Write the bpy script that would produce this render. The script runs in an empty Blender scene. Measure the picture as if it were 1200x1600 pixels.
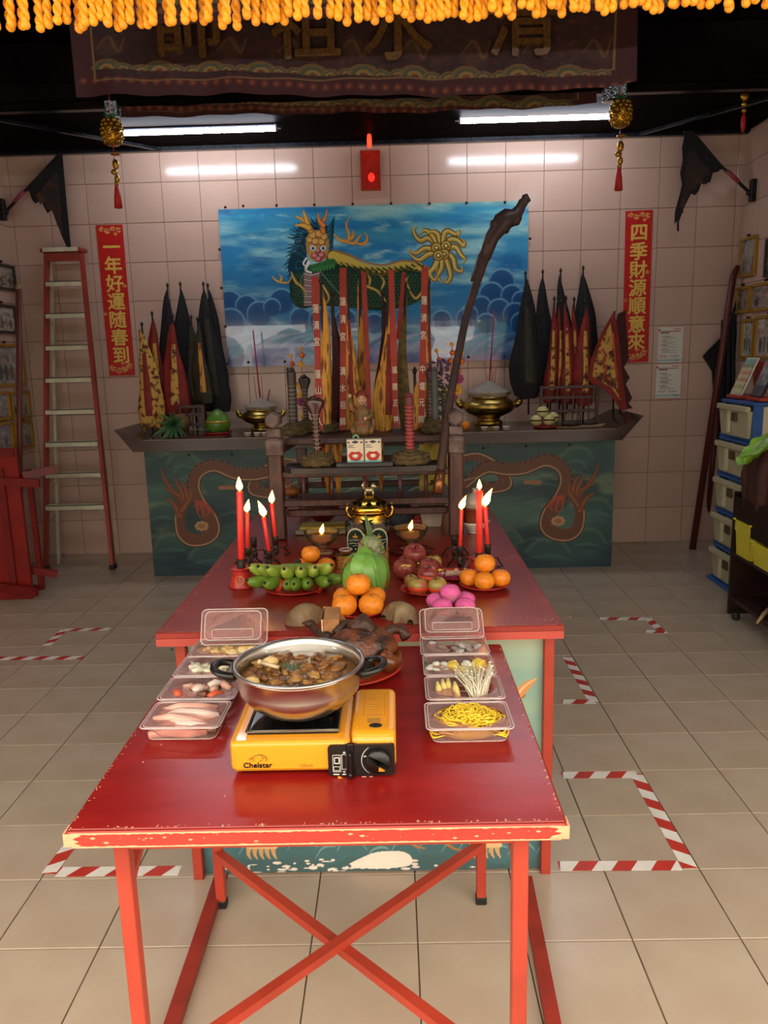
import bpy, math, random
import numpy as np
from math import sin, cos, pi, sqrt
from mathutils import Vector, Matrix
rnd = random.Random(7)
C = bpy.context.scene.collection
# ------------------------------------------------------------------ camera
FOC, PITCH, YAW, ROLL, CAMH = 1226.6, .1982, -.0155, -.0261, 1.6221
_cy, _sy, _cp, _sp = cos(YAW), sin(YAW), cos(PITCH), sin(PITCH)
Fv = Vector((_sy*_cp, _cy*_cp, -_sp)); R0 = Vector((_cy, -_sy, 0)); U0 = R0.cross(Fv)
Rv = R0*cos(ROLL) + U0*sin(ROLL); Uv = -R0*sin(ROLL) + U0*cos(ROLL)
cam = bpy.data.cameras.new('camera'); camo = bpy.data.objects.new('camera', cam); C.objects.link(camo)
camo.matrix_world = Matrix(((Rv.x, Uv.x, -Fv.x, 0), (Rv.y, Uv.y, -Fv.y, 0), (Rv.z, Uv.z, -Fv.z, CAMH), (0, 0, 0, 1)))
cam.sensor_fit = 'VERTICAL'; cam.sensor_height = 24; cam.lens = 24*FOC/1600; cam.clip_start = .05
sc = bpy.context.scene; sc.camera = camo
# ------------------------------------------------------------------ light
W = bpy.data.worlds.new('sky'); sc.world = W; W.use_nodes = True
wb = W.node_tree.nodes['Background']; wb.inputs[0].default_value = (1.0, .90, .755, 1); wb.inputs[1].default_value = 3.8
vs = sc.view_settings; vs.view_transform = 'Standard'; vs.look = 'None'; vs.exposure = 0.34; vs.gamma = 1; vs.use_curve_mapping = False
TUBE_STRENGTH = 52.0
FLAME_STRENGTH = 16.0
# ------------------------------------------------------------------ measured points: pixel of the photograph -> place in the room
def ray(px, py): return Fv + Rv*((px-600)/FOC) + Uv*((800-py)/FOC)
def atY(px, py, y):
    d = ray(px, py); t = y/d.y; return Vector((d.x*t, y, CAMH+d.z*t))
def atZ(px, py, z):
    d = ray(px, py); t = (z-CAMH)/d.z; return Vector((d.x*t, d.y*t, z))
def atX(px, py, x):
    d = ray(px, py); t = x/d.x; return Vector((x, d.y*t, CAMH+d.z*t))
def pxsize(p):                                   # metres per pixel at a place
    return (Vector(p)-Vector((0, 0, CAMH))).dot(Fv)/FOC
def projn(X, Y, Z):
    dx, dy, dz = X, Y, Z-CAMH
    w = dx*Fv.x+dy*Fv.y+dz*Fv.z
    return 600+FOC*(dx*Rv.x+dy*Rv.y+dz*Rv.z)/w, 800-FOC*(dx*Uv.x+dy*Uv.y+dz*Uv.z)/w
# ------------------------------------------------------------------ materials
def lin(c):
    if isinstance(c, str): c = [int(c[i:i+2], 16)/255 for i in (0, 2, 4)]
    return tuple(((v/12.92) if v <= .04045 else ((v+.055)/1.055)**2.4) for v in c[:3])
_mats = {}
def mat(name, col, rough=.5, metal=0, var=.12, scale=20, bump=0, bscale=None, col2=None, coat=0, trans=0, emit=0, objvar=0, spec=.5, ior=1.45, stretch=None, fac=(.35, .65), alpha=1):
    if name in _mats: return _mats[name]
    m = bpy.data.materials.new(name); m.use_nodes = True; nt = m.node_tree; N = nt.nodes; L = nt.links
    b = N['Principled BSDF']
    c = lin(col); c2 = lin(col2) if col2 else tuple(max(0, v*(1-var*2)) for v in c)
    b.inputs['Roughness'].default_value = rough; b.inputs['Metallic'].default_value = metal
    b.inputs['IOR'].default_value = ior; b.inputs['Specular IOR Level'].default_value = spec
    tc = N.new('ShaderNodeTexCoord'); src = tc.outputs['Object']
    if stretch:
        mp = N.new('ShaderNodeMapping'); mp.inputs['Scale'].default_value = stretch; L.new(src, mp.inputs[0]); src = mp.outputs[0]
    no = N.new('ShaderNodeTexNoise'); no.inputs['Scale'].default_value = scale; no.inputs['Detail'].default_value = 5; L.new(src, no.inputs['Vector'])
    mr = N.new('ShaderNodeMapRange'); mr.inputs[1].default_value = fac[0]; mr.inputs[2].default_value = fac[1]; L.new(no.outputs[0], mr.inputs[0])
    mx = N.new('ShaderNodeMix'); mx.data_type = 'RGBA'; mx.inputs[6].default_value = (*c, 1); mx.inputs[7].default_value = (*c2, 1)
    L.new(mr.outputs[0], mx.inputs[0]); out = mx.outputs[2]
    if objvar:
        oi = N.new('ShaderNodeObjectInfo'); m2 = N.new('ShaderNodeMapRange'); m2.inputs[3].default_value = 1-objvar; m2.inputs[4].default_value = 1+objvar
        L.new(oi.outputs['Random'], m2.inputs[0]); hs = N.new('ShaderNodeHueSaturation'); L.new(m2.outputs[0], hs.inputs['Value']); L.new(out, hs.inputs['Color']); out = hs.outputs[0]
    L.new(out, b.inputs['Base Color'])
    if coat: b.inputs['Coat Weight'].default_value = coat; b.inputs['Coat Roughness'].default_value = .06
    if trans: b.inputs['Transmission Weight'].default_value = trans
    if emit: L.new(out, b.inputs['Emission Color']); b.inputs['Emission Strength'].default_value = emit
    if alpha < 1: b.inputs['Alpha'].default_value = alpha
    if bump:
        n2 = N.new('ShaderNodeTexNoise'); n2.inputs['Scale'].default_value = bscale or scale*2; n2.inputs['Detail'].default_value = 4; L.new(src, n2.inputs['Vector'])
        bp = N.new('ShaderNodeBump'); bp.inputs['Strength'].default_value = bump; bp.inputs['Distance'].default_value = .01
        L.new(n2.outputs[0], bp.inputs['Height']); L.new(bp.outputs[0], b.inputs['Normal'])
    _mats[name] = m; return m
def clear_mat(name, tint, gloss=.12, rough=.08, tr=.9):
    if name in _mats: return _mats[name]
    m = bpy.data.materials.new(name); m.use_nodes = True; nt = m.node_tree; N = nt.nodes; L = nt.links
    N.remove(N['Principled BSDF']); o = [n for n in N if n.type == 'OUTPUT_MATERIAL'][0]
    t = N.new('ShaderNodeBsdfTransparent'); t.inputs[0].default_value = (*lin(tint), 1)
    g = N.new('ShaderNodeBsdfGlossy'); g.inputs['Roughness'].default_value = rough
    d = N.new('ShaderNodeBsdfDiffuse'); d.inputs[0].default_value = (*lin(tint), 1)
    no = N.new('ShaderNodeTexNoise'); no.inputs['Scale'].default_value = 30
    bp = N.new('ShaderNodeBump'); bp.inputs['Strength'].default_value = .15; bp.inputs['Distance'].default_value = .004
    L.new(no.outputs[0], bp.inputs['Height']); L.new(bp.outputs[0], g.inputs['Normal'])
    f = N.new('ShaderNodeLayerWeight'); f.inputs[0].default_value = gloss
    m1 = N.new('ShaderNodeMixShader'); m1.inputs[0].default_value = 1-tr; L.new(t.outputs[0], m1.inputs[1]); L.new(d.outputs[0], m1.inputs[2])
    m2 = N.new('ShaderNodeMixShader'); L.new(f.outputs['Fresnel'], m2.inputs[0]); L.new(m1.outputs[0], m2.inputs[1]); L.new(g.outputs[0], m2.inputs[2])
    L.new(m2.outputs[0], o.inputs[0]); _mats[name] = m; return m
def glow(name, col, s):
    if name in _mats: return _mats[name]
    m = bpy.data.materials.new(name); m.use_nodes = True; b = m.node_tree.nodes['Principled BSDF']
    b.inputs['Base Color'].default_value = (*lin(col), 1); b.inputs['Emission Color'].default_value = (*lin(col), 1); b.inputs['Emission Strength'].default_value = s
    _mats[name] = m; return m
def paint_mat(name, rough=.3, coat=0, bump=0, spec=.5, bscale=3):
    if name in _mats: return _mats[name]
    m = bpy.data.materials.new(name); m.use_nodes = True; nt = m.node_tree; N = nt.nodes; b = N['Principled BSDF']
    a = N.new('ShaderNodeAttribute'); a.attribute_name = 'paint'; nt.links.new(a.outputs[0], b.inputs['Base Color'])
    b.inputs['Roughness'].default_value = rough; b.inputs['Coat Weight'].default_value = coat; b.inputs['Coat Roughness'].default_value = .02
    b.inputs['Specular IOR Level'].default_value = spec
    if bump:
        tc = N.new('ShaderNodeTexCoord'); no = N.new('ShaderNodeTexNoise'); no.inputs['Scale'].default_value = bscale; nt.links.new(tc.outputs['Object'], no.inputs['Vector'])
        bp = N.new('ShaderNodeBump'); bp.inputs['Strength'].default_value = bump; bp.inputs['Distance'].default_value = .02
        nt.links.new(no.outputs[0], bp.inputs['Height']); nt.links.new(bp.outputs[0], b.inputs['Coat Normal']); nt.links.new(bp.outputs[0], b.inputs['Normal'])
    _mats[name] = m; return m
# ------------------------------------------------------------------ mesh builder
class MB:
    def __init__(s): s.v = []; s.f = []; s.sm = []; s.mi = []; s.cur = 0
    def add(s, vs, fs, smooth=False, M=None):
        o = len(s.v)
        s.v += [tuple(M @ Vector(p)) if M else tuple(p) for p in vs]
        s.f += [tuple(i+o for i in f) for f in fs]; s.sm += [smooth]*len(fs); s.mi += [s.cur]*len(fs)
        return s
    def box(s, c, d, M=None, ch=0, rz=0):
        x, y, z = d[0]/2, d[1]/2, d[2]/2
        T = Matrix.Translation(Vector(c)) @ Matrix.Rotation(rz, 4, 'Z')
        if M: T = M @ T
        if not ch:
            vs = [(a*x, b*y, e*z) for e in (-1, 1) for b in (-1, 1) for a in (-1, 1)]
            return s.add(vs, [(0, 2, 3, 1), (4, 5, 7, 6), (0, 1, 5, 4), (2, 6, 7, 3), (0, 4, 6, 2), (1, 3, 7, 5)], False, T)
        def ring(z0, k): 
            r = ch*k; a, b = x-ch+r, y-ch+r; q = ch
            X, Y = x-(ch-r), y-(ch-r)
            return [(-X+q, -Y, z0), (X-q, -Y, z0), (X, -Y+q, z0), (X, Y-q, z0), (X-q, Y, z0), (-X+q, Y, z0), (-X, Y-q, z0), (-X, -Y+q, z0)]
        vs = ring(-z, 0)+ring(-z+ch, 1)+ring(z-ch, 1)+ring(z, 0)
        fs = [tuple(range(7, -1, -1)), tuple(range(24, 32))]
        for k in range(3):
            for i in range(8):
                j = (i+1) % 8; fs.append((k*8+i, k*8+j, k*8+8+j, k*8+8+i))
        return s.add(vs, fs, False, T)
    def tube(s, pts, r, n=8, cap=True, smooth=True, flat=1.0, up=None):
        pts = [Vector(p) for p in pts]; k = len(pts)
        rs = r if isinstance(r, (list, tuple)) else [r]*k
        t0 = (pts[1]-pts[0]).normalized()
        u = up and Vector(up) or (Vector((0, 0, 1)) if abs(t0.z) < .9 else Vector((0, 1, 0)))
        vs = []
        for i, p in enumerate(pts):
            t = (pts[min(i+1, k-1)]-pts[max(i-1, 0)])
            if t.length < 1e-9: t = t0
            t.normalize(); a = u.cross(t)
            if a.length < 1e-5: a = Vector((1, 0, 0)).cross(t)
            a.normalize(); b = t.cross(a); u = b
            for j in range(n):
                q = 2*pi*j/n+pi/n; vs.append(p+a*cos(q)*rs[i]+b*sin(q)*rs[i]*flat)
        fs = [(i*n+j, i*n+(j+1) % n, (i+1)*n+(j+1) % n, (i+1)*n+j) for i in range(k-1) for j in range(n)]
        if cap: fs += [tuple(range(n-1, -1, -1)), tuple((k-1)*n+j for j in range(n))]
        return s.add(vs, fs, smooth)
    def bar(s, a, b, w, d=None, up=(0, 0, 1)):
        a, b = Vector(a), Vector(b); d = d or w; t = (b-a).normalized(); u = Vector(up)
        if abs(t.dot(u)) > .95: u = Vector((0, 1, 0))
        x = t.cross(u).normalized(); y = x.cross(t).normalized()
        vs = [p+x*sx*w/2+y*sy*d/2 for p in (a, b) for sx, sy in ((-1, -1), (1, -1), (1, 1), (-1, 1))]
        return s.add(vs, [(0, 1, 2, 3), (7, 6, 5, 4), (0, 4, 5, 1), (1, 5, 6, 2), (2, 6, 7, 3), (3, 7, 4, 0)])
    def lathe(s, prof, n=24, c=(0, 0, 0), smooth=True, M=None, sx=1, sy=1, rf=None, cap=True):
        vs = []; fs = []
        for i, (r, z) in enumerate(prof):
            for j in range(n):
                a = 2*pi*j/n; q = r*(rf(a, i) if rf else 1); vs.append((c[0]+cos(a)*q*sx, c[1]+sin(a)*q*sy, c[2]+z))
        k = len(prof)
        for i in range(k-1):
            for j in range(n): fs.append((i*n+j, i*n+(j+1) % n, (i+1)*n+(j+1) % n, (i+1)*n+j))
        ra, rb = prof[0][0], prof[-1][0]; rm = max(r for r, z in prof)
        if min(ra, rb) > .5*rm and abs(prof[0][1]-prof[-1][1]) < .45*rm: cap = False   # a ring stays open
        if cap and prof[0][0] > 1e-5: fs.append(tuple(range(n-1, -1, -1)))
        if cap and prof[-1][0] > 1e-5: fs.append(tuple((k-1)*n+j for j in range(n)))
        return s.add(vs, fs, smooth, M)
    def ball(s, c, r, n=12, m=8, sc=(1, 1, 1), M=None, jit=0, rr=None):
        pr = [(max(1e-6, sin(pi*i/m))*r, -cos(pi*i/m)*r) for i in range(m+1)]
        o = len(s.v); s.lathe(pr, n, (0, 0, 0), True)
        T = Matrix.Translation(Vector(c))
        if M: T = T @ M
        for i in range(o, len(s.v)):
            v = Vector(s.v[i]); 
            if jit: v *= 1+jit*(sin(v.x*9/r+v.z*5/r)+cos(v.y*8/r-v.x*4/r)+sin(v.z*7/r))/3
            v = Vector((v.x*sc[0], v.y*sc[1], v.z*sc[2])); s.v[i] = tuple(T @ v)
        return s
    def prism(s, poly, z0, z1, M=None, smooth=False):
        n = len(poly)
        vs = [(p[0], p[1], z0) for p in poly]+[(p[0], p[1], z1) for p in poly]
        fs = [tuple(range(n-1, -1, -1)), tuple(range(n, 2*n))]+[(i, (i+1) % n, n+(i+1) % n, n+i) for i in range(n)]
        return s.add(vs, fs, smooth, M)
    def slab(s, pts, nrm, th):                      # polygon of 3-D points given a thickness along nrm
        n = len(pts); q = Vector(nrm)*th
        vs = [Vector(p) for p in pts]+[Vector(p)+q for p in pts]
        return s.add(vs, [tuple(range(n-1, -1, -1)), tuple(range(n, 2*n))]+[(i, (i+1) % n, n+(i+1) % n, n+i) for i in range(n)])
    def sheet(s, rows, smooth=True, closed=False):   # grid of points
        k, n = len(rows), len(rows[0]); vs = [p for r in rows for p in r]
        return s.add(vs, [(i*n+j, i*n+(j+1) % n, (i+1)*n+(j+1) % n, (i+1)*n+j) for i in range(k-1) for j in range(n if closed else n-1)], smooth)
def obj(name, mb, m, parent=None, loc=(0, 0, 0), rot=(0, 0, 0)):
    me = bpy.data.meshes.new(name); me.from_pydata(mb.v, [], mb.f)
    me.polygons.foreach_set('use_smooth', mb.sm)
    for k in (m if isinstance(m, (list, tuple)) else [m]): me.materials.append(k)
    if any(mb.mi): me.polygons.foreach_set('material_index', mb.mi)
    me.update()
    o = bpy.data.objects.new(name, me); C.objects.link(o); o.location = loc; o.rotation_euler = rot
    if parent: o.parent = parent
    return o
def tag(o, label, cat, group=None, kind=None):
    if label: o['label'] = label
    if cat: o['category'] = cat
    if group: o['group'] = group
    if kind: o['kind'] = kind
    return o
def thing(name, label, cat, loc=(0, 0, 0), rz=0, group=None, rot=None):
    o = bpy.data.objects.new(name, None); C.objects.link(o); o.empty_display_size = .05
    o.location = loc; o.rotation_euler = rot or (0, 0, rz); return tag(o, label, cat, group)
def struct(name, mb, m, parent=None):
    o = obj(name, mb, m, parent)
    if not parent: o['kind'] = 'structure'
    return o
def stuff(o): o['kind'] = 'stuff'; return o
def lab(o, l): o['label'] = l; return o
def copy_tree(o, parent=None):
    c = o.copy(); C.objects.link(c); c.parent = parent
    for ch in list(o.children): copy_tree(ch, c)
    return c
def put(proto, first, label, loc, rz=0, s=None):
    o = proto if first else copy_tree(proto)
    o.location = loc; o.rotation_euler = (0, 0, rz)
    if s: o.scale = (s, s, s)
    o['label'] = label; return o
# flat print: a grid whose vertices carry colours of their own
def smooth_pts(pts, n=6):
    P = [np.array(p, float) for p in pts]; out = []
    if len(P) < 3: 
        return [tuple(P[0]+(P[-1]-P[0])*t) for t in np.linspace(0, 1, n+1)]
    Q = [2*P[0]-P[1]]+P+[2*P[-1]-P[-2]]
    for i in range(1, len(Q)-2):
        a, b, c, d = Q[i-1:i+3]
        for t in np.arange(n)/n: out.append(tuple(.5*((2*b)+(c-a)*t+(2*a-5*b+4*c-d)*t*t+(3*b-a-3*c+d)*t**3)))
    out.append(tuple(P[-1])); return out
_rng = np.random.RandomState(3)
_tab = _rng.rand(64, 64)
def vnoise(x, y, oct=4):
    r = 0; a = .5; tot = 0
    for k in range(oct):
        xi = np.floor(x).astype(int); yi = np.floor(y).astype(int); fx = x-xi; fy = y-yi; fx = fx*fx*(3-2*fx); fy = fy*fy*(3-2*fy)
        g = lambda i, j: _tab[(xi+i) % 64, (yi+j) % 64]
        r = r+a*((g(0, 0)*(1-fx)+g(1, 0)*fx)*(1-fy)+(g(0, 1)*(1-fx)+g(1, 1)*fx)*fy); tot += a; a *= .5; x = x*2.03+7.1; y = y*2.01+3.3
    return r/tot
def hexc(c): return np.array([int(c[i:i+2], 16)/255 for i in (0, 2, 4)])
class Print:
    def __init__(s, corner, ux, uy, nx, ny, base):
        """corner + u*ux + v*uy, u,v in 0..1; drawn in the photograph's pixel frame so that shapes sit where they were measured"""
        s.nx, s.ny = nx, ny; u, v = np.meshgrid(np.linspace(0, 1, nx+1), np.linspace(0, 1, ny+1))
        c, ux, uy = map(Vector, (corner, ux, uy)); s.W = [c[k]+u*ux[k]+v*uy[k] for k in range(3)]
        s.X, s.Y = projn(*s.W); s.u, s.v = u, v; s.A = np.zeros(u.shape+(3,))+hexc(base)
    def _mix(s, al, col, sl=None):
        col = hexc(col) if isinstance(col, str) else col
        T = s.A if sl is None else s.A[sl]
        T += (col-T)*al[..., None]
    def _bb(s, xs, ys, m):
        k = (s.X > min(xs)-m) & (s.X < max(xs)+m) & (s.Y > min(ys)-m) & (s.Y < max(ys)+m)
        r = np.where(k.any(1))[0]; c = np.where(k.any(0))[0]
        if len(r) == 0: return None
        return (slice(r[0], r[-1]+1), slice(c[0], c[-1]+1))
    def poly(s, pts, col, al=1, curve=0):
        if curve: pts = smooth_pts(list(pts)+[pts[0]], curve)
        xs = [p[0] for p in pts]; ys = [p[1] for p in pts]; sl = s._bb(xs, ys, 1)
        if sl is None: return s
        X, Y = s.X[sl], s.Y[sl]; ins = np.zeros(X.shape, bool)
        for i in range(len(pts)):
            x1, y1 = pts[i][:2]; x2, y2 = pts[i-1][:2]
            if y1 == y2: continue
            k = ((y1 > Y) != (y2 > Y)) & (X < (x2-x1)*(Y-y1)/(y2-y1)+x1); ins ^= k
        s._mix(ins*float(al), col, sl); return s
    def line(s, pts, w, col, al=1, soft=.8, curve=6):
        w = list(w) if isinstance(w, (list, tuple)) else [w, w]
        if curve and len(pts) > 2: pts = smooth_pts(pts, curve)
        n = len(pts); ws = np.interp(np.linspace(0, 1, n), np.linspace(0, 1, len(w)), w)
        xs = [p[0] for p in pts]; ys = [p[1] for p in pts]; sl = s._bb(xs, ys, max(w)/2+2)
        if sl is None: return s
        X, Y = s.X[sl], s.Y[sl]; best = np.full(X.shape, -9.)
        for i in range(n-1):
            ax, ay = pts[i][:2]; bx, by = pts[i+1][:2]; dx, dy = bx-ax, by-ay; L2 = dx*dx+dy*dy+1e-9
            t = np.clip(((X-ax)*dx+(Y-ay)*dy)/L2, 0, 1)
            best = np.maximum(best, (ws[i]+(ws[i+1]-ws[i])*t)/2-np.hypot(X-ax-t*dx, Y-ay-t*dy))
        s._mix(np.clip(best/soft+.5, 0, 1)*al, col, sl); return s
    def blob(s, x, y, rx, ry, col, al=1, ang=0, soft=.15):
        m = max(rx, ry)*1.3+1; sl = s._bb([x-m, x+m], [y-m, y+m], 0)
        if sl is None: return s
        dx, dy = s.X[sl]-x, s.Y[sl]-y; a, b = dx*cos(ang)+dy*sin(ang), -dx*sin(ang)+dy*cos(ang)
        d = np.sqrt((a/rx)**2+(b/ry)**2); s._mix(np.clip((1-d)/soft+.5, 0, 1)*al, col, sl); return s
    def noise(s, fx, fy, col, lo=.45, hi=.7, al=1, off=0):
        n = vnoise(s.X*fx+off, s.Y*fy+off*1.7); s._mix(np.clip((n-lo)/(hi-lo), 0, 1)*al, col); return s
    def build(s, name, m, parent=None, back=None):
        nx, ny = s.nx, s.ny; vs = np.stack(s.W, -1).reshape(-1, 3)
        loc = parent.matrix_world.inverted() if False else None
        i = np.arange((nx+1)*(ny+1)).reshape(ny+1, nx+1)
        F = np.stack([i[:-1, :-1], i[:-1, 1:], i[1:, 1:], i[1:, :-1]], -1).reshape(-1, 4)
        me = bpy.data.meshes.new(name); me.vertices.add(len(vs)); me.vertices.foreach_set('co', vs.astype(np.float32).ravel())
        me.loops.add(F.size); me.loops.foreach_set('vertex_index', F.ravel().astype(np.int32))
        me.polygons.add(len(F)); me.polygons.foreach_set('loop_start', np.arange(0, F.size, 4, dtype=np.int32)); me.update(calc_edges=True)
        a = me.color_attributes.new('paint', 'BYTE_COLOR', 'POINT')
        col = np.concatenate([np.clip(s.A, 0, 1), np.ones(s.A.shape[:2]+(1,))], -1).reshape(-1, 4).astype(np.float32)
        a.data.foreach_set('color_srgb', col.ravel()); me.materials.append(m)
        o = bpy.data.objects.new(name, me); C.objects.link(o)
        if parent:
            o.parent = parent; o.matrix_parent_inverse = (Matrix.Translation(parent.location) @ parent.rotation_euler.to_matrix().to_4x4()).inverted()
        return o
def text_mb(s, size, bold=0, depth=.0004, align='CENTER'):
    cu = bpy.data.curves.new('t', 'FONT'); cu.body = s; cu.size = size; cu.offset = bold*size; cu.extrude = depth; cu.align_x = align; cu.align_y = 'CENTER'; cu.resolution_u = 3
    o = bpy.data.objects.new('t', cu); C.objects.link(o); dg = bpy.context.evaluated_depsgraph_get(); e = o.evaluated_get(dg); me = e.to_mesh()
    mb = MB(); mb.add([v.co[:] for v in me.vertices], [tuple(p.vertices) for p in me.polygons])
    e.to_mesh_clear(); bpy.data.objects.remove(o); bpy.data.curves.remove(cu)
    if mb.v and align == 'CENTER':
        ys = [v[1] for v in mb.v]; xs = [v[0] for v in mb.v]; cx, cy = (min(xs)+max(xs))/2, (min(ys)+max(ys))/2
        mb.v = [(x-cx, y-cy, z) for x, y, z in mb.v]
    return mb
def frame_M(o, ex, ey):                          # matrix taking (x, y, 0) to o + x*ex + y*ey
    ex, ey = Vector(ex).normalized(), Vector(ey).normalized(); ez = ex.cross(ey)
    return Matrix(((ex.x, ey.x, ez.x, o[0]), (ex.y, ey.y, ez.y, o[1]), (ex.z, ey.z, ez.z, o[2]), (0, 0, 0, 1)))
def writing(lines, M, bold=.0, depth=.0004):       # lines: (text, x, y, size[, sx]); bold strokes by overlapping copies
    out = MB()
    for t in lines:
        g = text_mb(t[0], t[3], 0, depth); sx = t[4] if len(t) > 4 else 1; d = bold*t[3]
        for k, (ox, oy) in enumerate([(-d, 0), (d, 0), (0, d), (0, -d)] if bold else [(0, 0)]):
            out.add([(v[0]*sx+t[1]+ox, v[1]+t[2]+oy, v[2]+k*.0003) for v in g.v], g.f, False, M)
    return out
XZ = lambda o: frame_M(o, (1, 0, 0), (0, 0, 1))    # a board facing the camera (-y)
# ================================================================== THE SETTING
WY, LX, RX, CZ, Y0 = 6.522, -3.02, 2.765, 3.23, .75
m_wall = mat('wall_tile_glaze', 'c6a796', .16, var=.03, scale=1.5, objvar=.02, bump=.02, bscale=6)
m_grout = mat('tile_grout', '8a6f60', .8)
m_floor = mat('floor_tile_glaze', 'b4a491', .24, var=.05, scale=3, objvar=.025, bump=.03, bscale=9, col2='aa9884')
m_fgrout = mat('floor_grout', '6b5c4c', .9)
m_black = mat('soot_black_board', '17110d', .6, scale=3, col2='0b0807', bump=.05, bscale=4, ior=1.04)
def tile_mesh(w, d, h=.004, g=.002):
    b = MB(); x, y = w/2-g, d/2-g
    def r(k, z): return [(-x+k, -y+k, z), (x-k, -y+k, z), (x-k, y-k, z), (-x+k, y-k, z)]
    vs = r(0, 0)+r(0, h-.0015)+r(.0015, h); fs = [(8, 9, 10, 11)]
    for k in (0, 4):
        for i in range(4): j = (i+1) % 4; fs.append((k+i, k+j, k+4+j, k+4+i))
    return b.add(vs, fs)
def tiles(parent, proto, pts, rot, far, m):
    """pts: centres of single tiles; far: centres of tiles joined into one part"""
    first = True
    for p in pts:
        o = proto if first else proto.copy()
        if not first: C.objects.link(o)
        o.parent = parent; o.location = p; o.rotation_euler = rot; first = False
    if far:
        b = MB(); R = Matrix.Identity(4) if rot == (0, 0, 0) else __import__('mathutils').Euler(rot).to_matrix().to_4x4()
        for p in far: b.add([v.co[:] for v in proto.data.vertices], [tuple(f.vertices) for f in proto.data.polygons], False, Matrix.Translation(p) @ R)
        stuff(obj('tile_field', b, m, parent))
def seen(p, m=60):
    x, y = projn(p[0], p[1], p[2]); return p[1] > .2 and -m < x < 1200+m and -m < y < 1600+m
fl = MB(); fl.box(((LX+RX)/2, (WY-6)/2, -.05), (RX-LX+.2, WY+6+.2, .094)); floor = struct('floor', fl, m_fgrout)
near, far = [], []
for i in range(-12, 15):
    for j in range(-14, 17):
        x = .3*i-.8665+.15; y = 1.9202+.3*j+.15
        if x < LX-.14 or x > RX+.14 or y > WY+.14: continue
        (near if seen((x, y, 0), 110) else far).append((x, y, -.003))
near.sort(key=lambda p: p[1]); far += near[295:]; near = near[:295]
tiles(floor, obj('tile', tile_mesh(.3, .3), m_floor), near, (0, 0, 0), far, m_floor)
bw = MB(); bw.box(((LX+RX)/2, WY+.06, 1.8), (RX-LX+.5, .11, 3.8)); wall_back = struct('wall_back', bw, m_grout)
pts = []
TW, TH = .2993, .2988
for k in range(-4, 19):
    for r in range(11):
        x = -2.3784+TW*(k+.5)
        if LX-.13 < x < RX+.13 : pts.append((x, WY+.004, TH*(r+.5)))
near = [p for p in pts if True]
tiles(wall_back, obj('tile', tile_mesh(TW, TH), m_wall), near, (pi/2, 0, 0), [], m_wall)
for nm, x, rot in (('wall_left', LX, (pi/2, 0, pi/2)), ('wall_right', RX, (pi/2, 0, -pi/2))):
    s = -1 if x < 0 else 1
    b = MB(); b.box((x+s*.06, (WY+Y0)/2, 1.8), (.11, WY-Y0, 3.8)); w = struct(nm, b, m_grout)
    near, far = [], []
    for k in range(19):
        for r in range(12):
            p = (x+s*.004, WY-.15-TW*k, TH*(r+.5)); (near if seen(p, 30) else far).append(p)
    tiles(w, obj('tile', tile_mesh(TW, TH), m_wall), near, rot, far, m_wall)
b = MB(); b.box((-.13, (WY+5.4)/2, CZ+.05), (RX-LX+.4, WY-5.4+.2, .1)); ceiling = struct('ceiling', b, m_black)
b = MB(); b.box((-.13, (5.4+Y0)/2, 3.62), (RX-LX+.4, 5.4-Y0+.1, .1)); b.box((-.13, 5.36, 3.45), (RX-LX+.2, .06, .5)); struct('trim_1', b, m_black)
m_bead = mat('dark_blue_black_moulding', '1b2129', .25, col2='10141a')
b = MB(); b.box((-.13, WY-.025, CZ-.005), (RX-LX, .05, .04)); b.box((-.13, WY-.05, CZ-.008), (RX-LX, .04, .02))
b.box((-.13, 5.42, CZ-.012), (RX-LX, .07, .03)); struct('trim_2', b, m_bead)
b = MB(); a = atY(0, 165, 5.5); b.bar((-2.75, 5.45, CZ-.01), (-1.75, 6.5, CZ-.01), .03, .02); b.bar((2.7, 5.45, CZ-.01), (1.9, 6.5, CZ-.01), .03, .02); struct('trim_3', b, m_bead)
b = MB(); b.box(((LX+RX)/2, .83, 2.87), (RX-LX+.4, .14, 1.5)); struct('trim_4', b, m_black)
# ------------------------------------------------------------------ floor tape
m_tr = mat('tape_red', 'c0392c', .35, var=.08); m_tw = mat('tape_white', 'e6e2da', .35, var=.05)
def tape(name, label, a, b, w=.048, lean=1, z=.0022, st=.062):
    a, b = Vector(a), Vector(b); a.z = b.z = 0; L = (b-a).length; t = (b-a)/L; n = Vector((-t.y, t.x, 0)); mb = MB(); k = -1; i = 0
    o = a.copy()
    def clip(u, v):
        sh = lean*v*.7; return min(max(u+sh, 0), L)
    u = -.07
    while u < L:
        mb.cur = i % 2; q = [(clip(u, -w/2), -w/2), (clip(u+st, -w/2), -w/2), (clip(u+st, w/2), w/2), (clip(u, w/2), w/2)]
        if q[1][0]-q[0][0] > 1e-4 or q[2][0]-q[3][0] > 1e-4:
            mb.add([t*p[0]+n*p[1]+Vector((0, 0, z)) for p in q]+[t*p[0]+n*p[1]+Vector((0, 0, z-.0008)) for p in q], [(0, 1, 2, 3), (0, 4, 5, 1), (3, 2, 6, 7), (0, 3, 7, 4), (1, 5, 6, 2)])
        u += st; i += 1
    o = obj(name, mb, [m_tr, m_tw], None, a); tag(o, label, 'tape', 'red and white floor marking tape'); return o
Zf = lambda x, y: atZ(x, y, 0)
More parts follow.
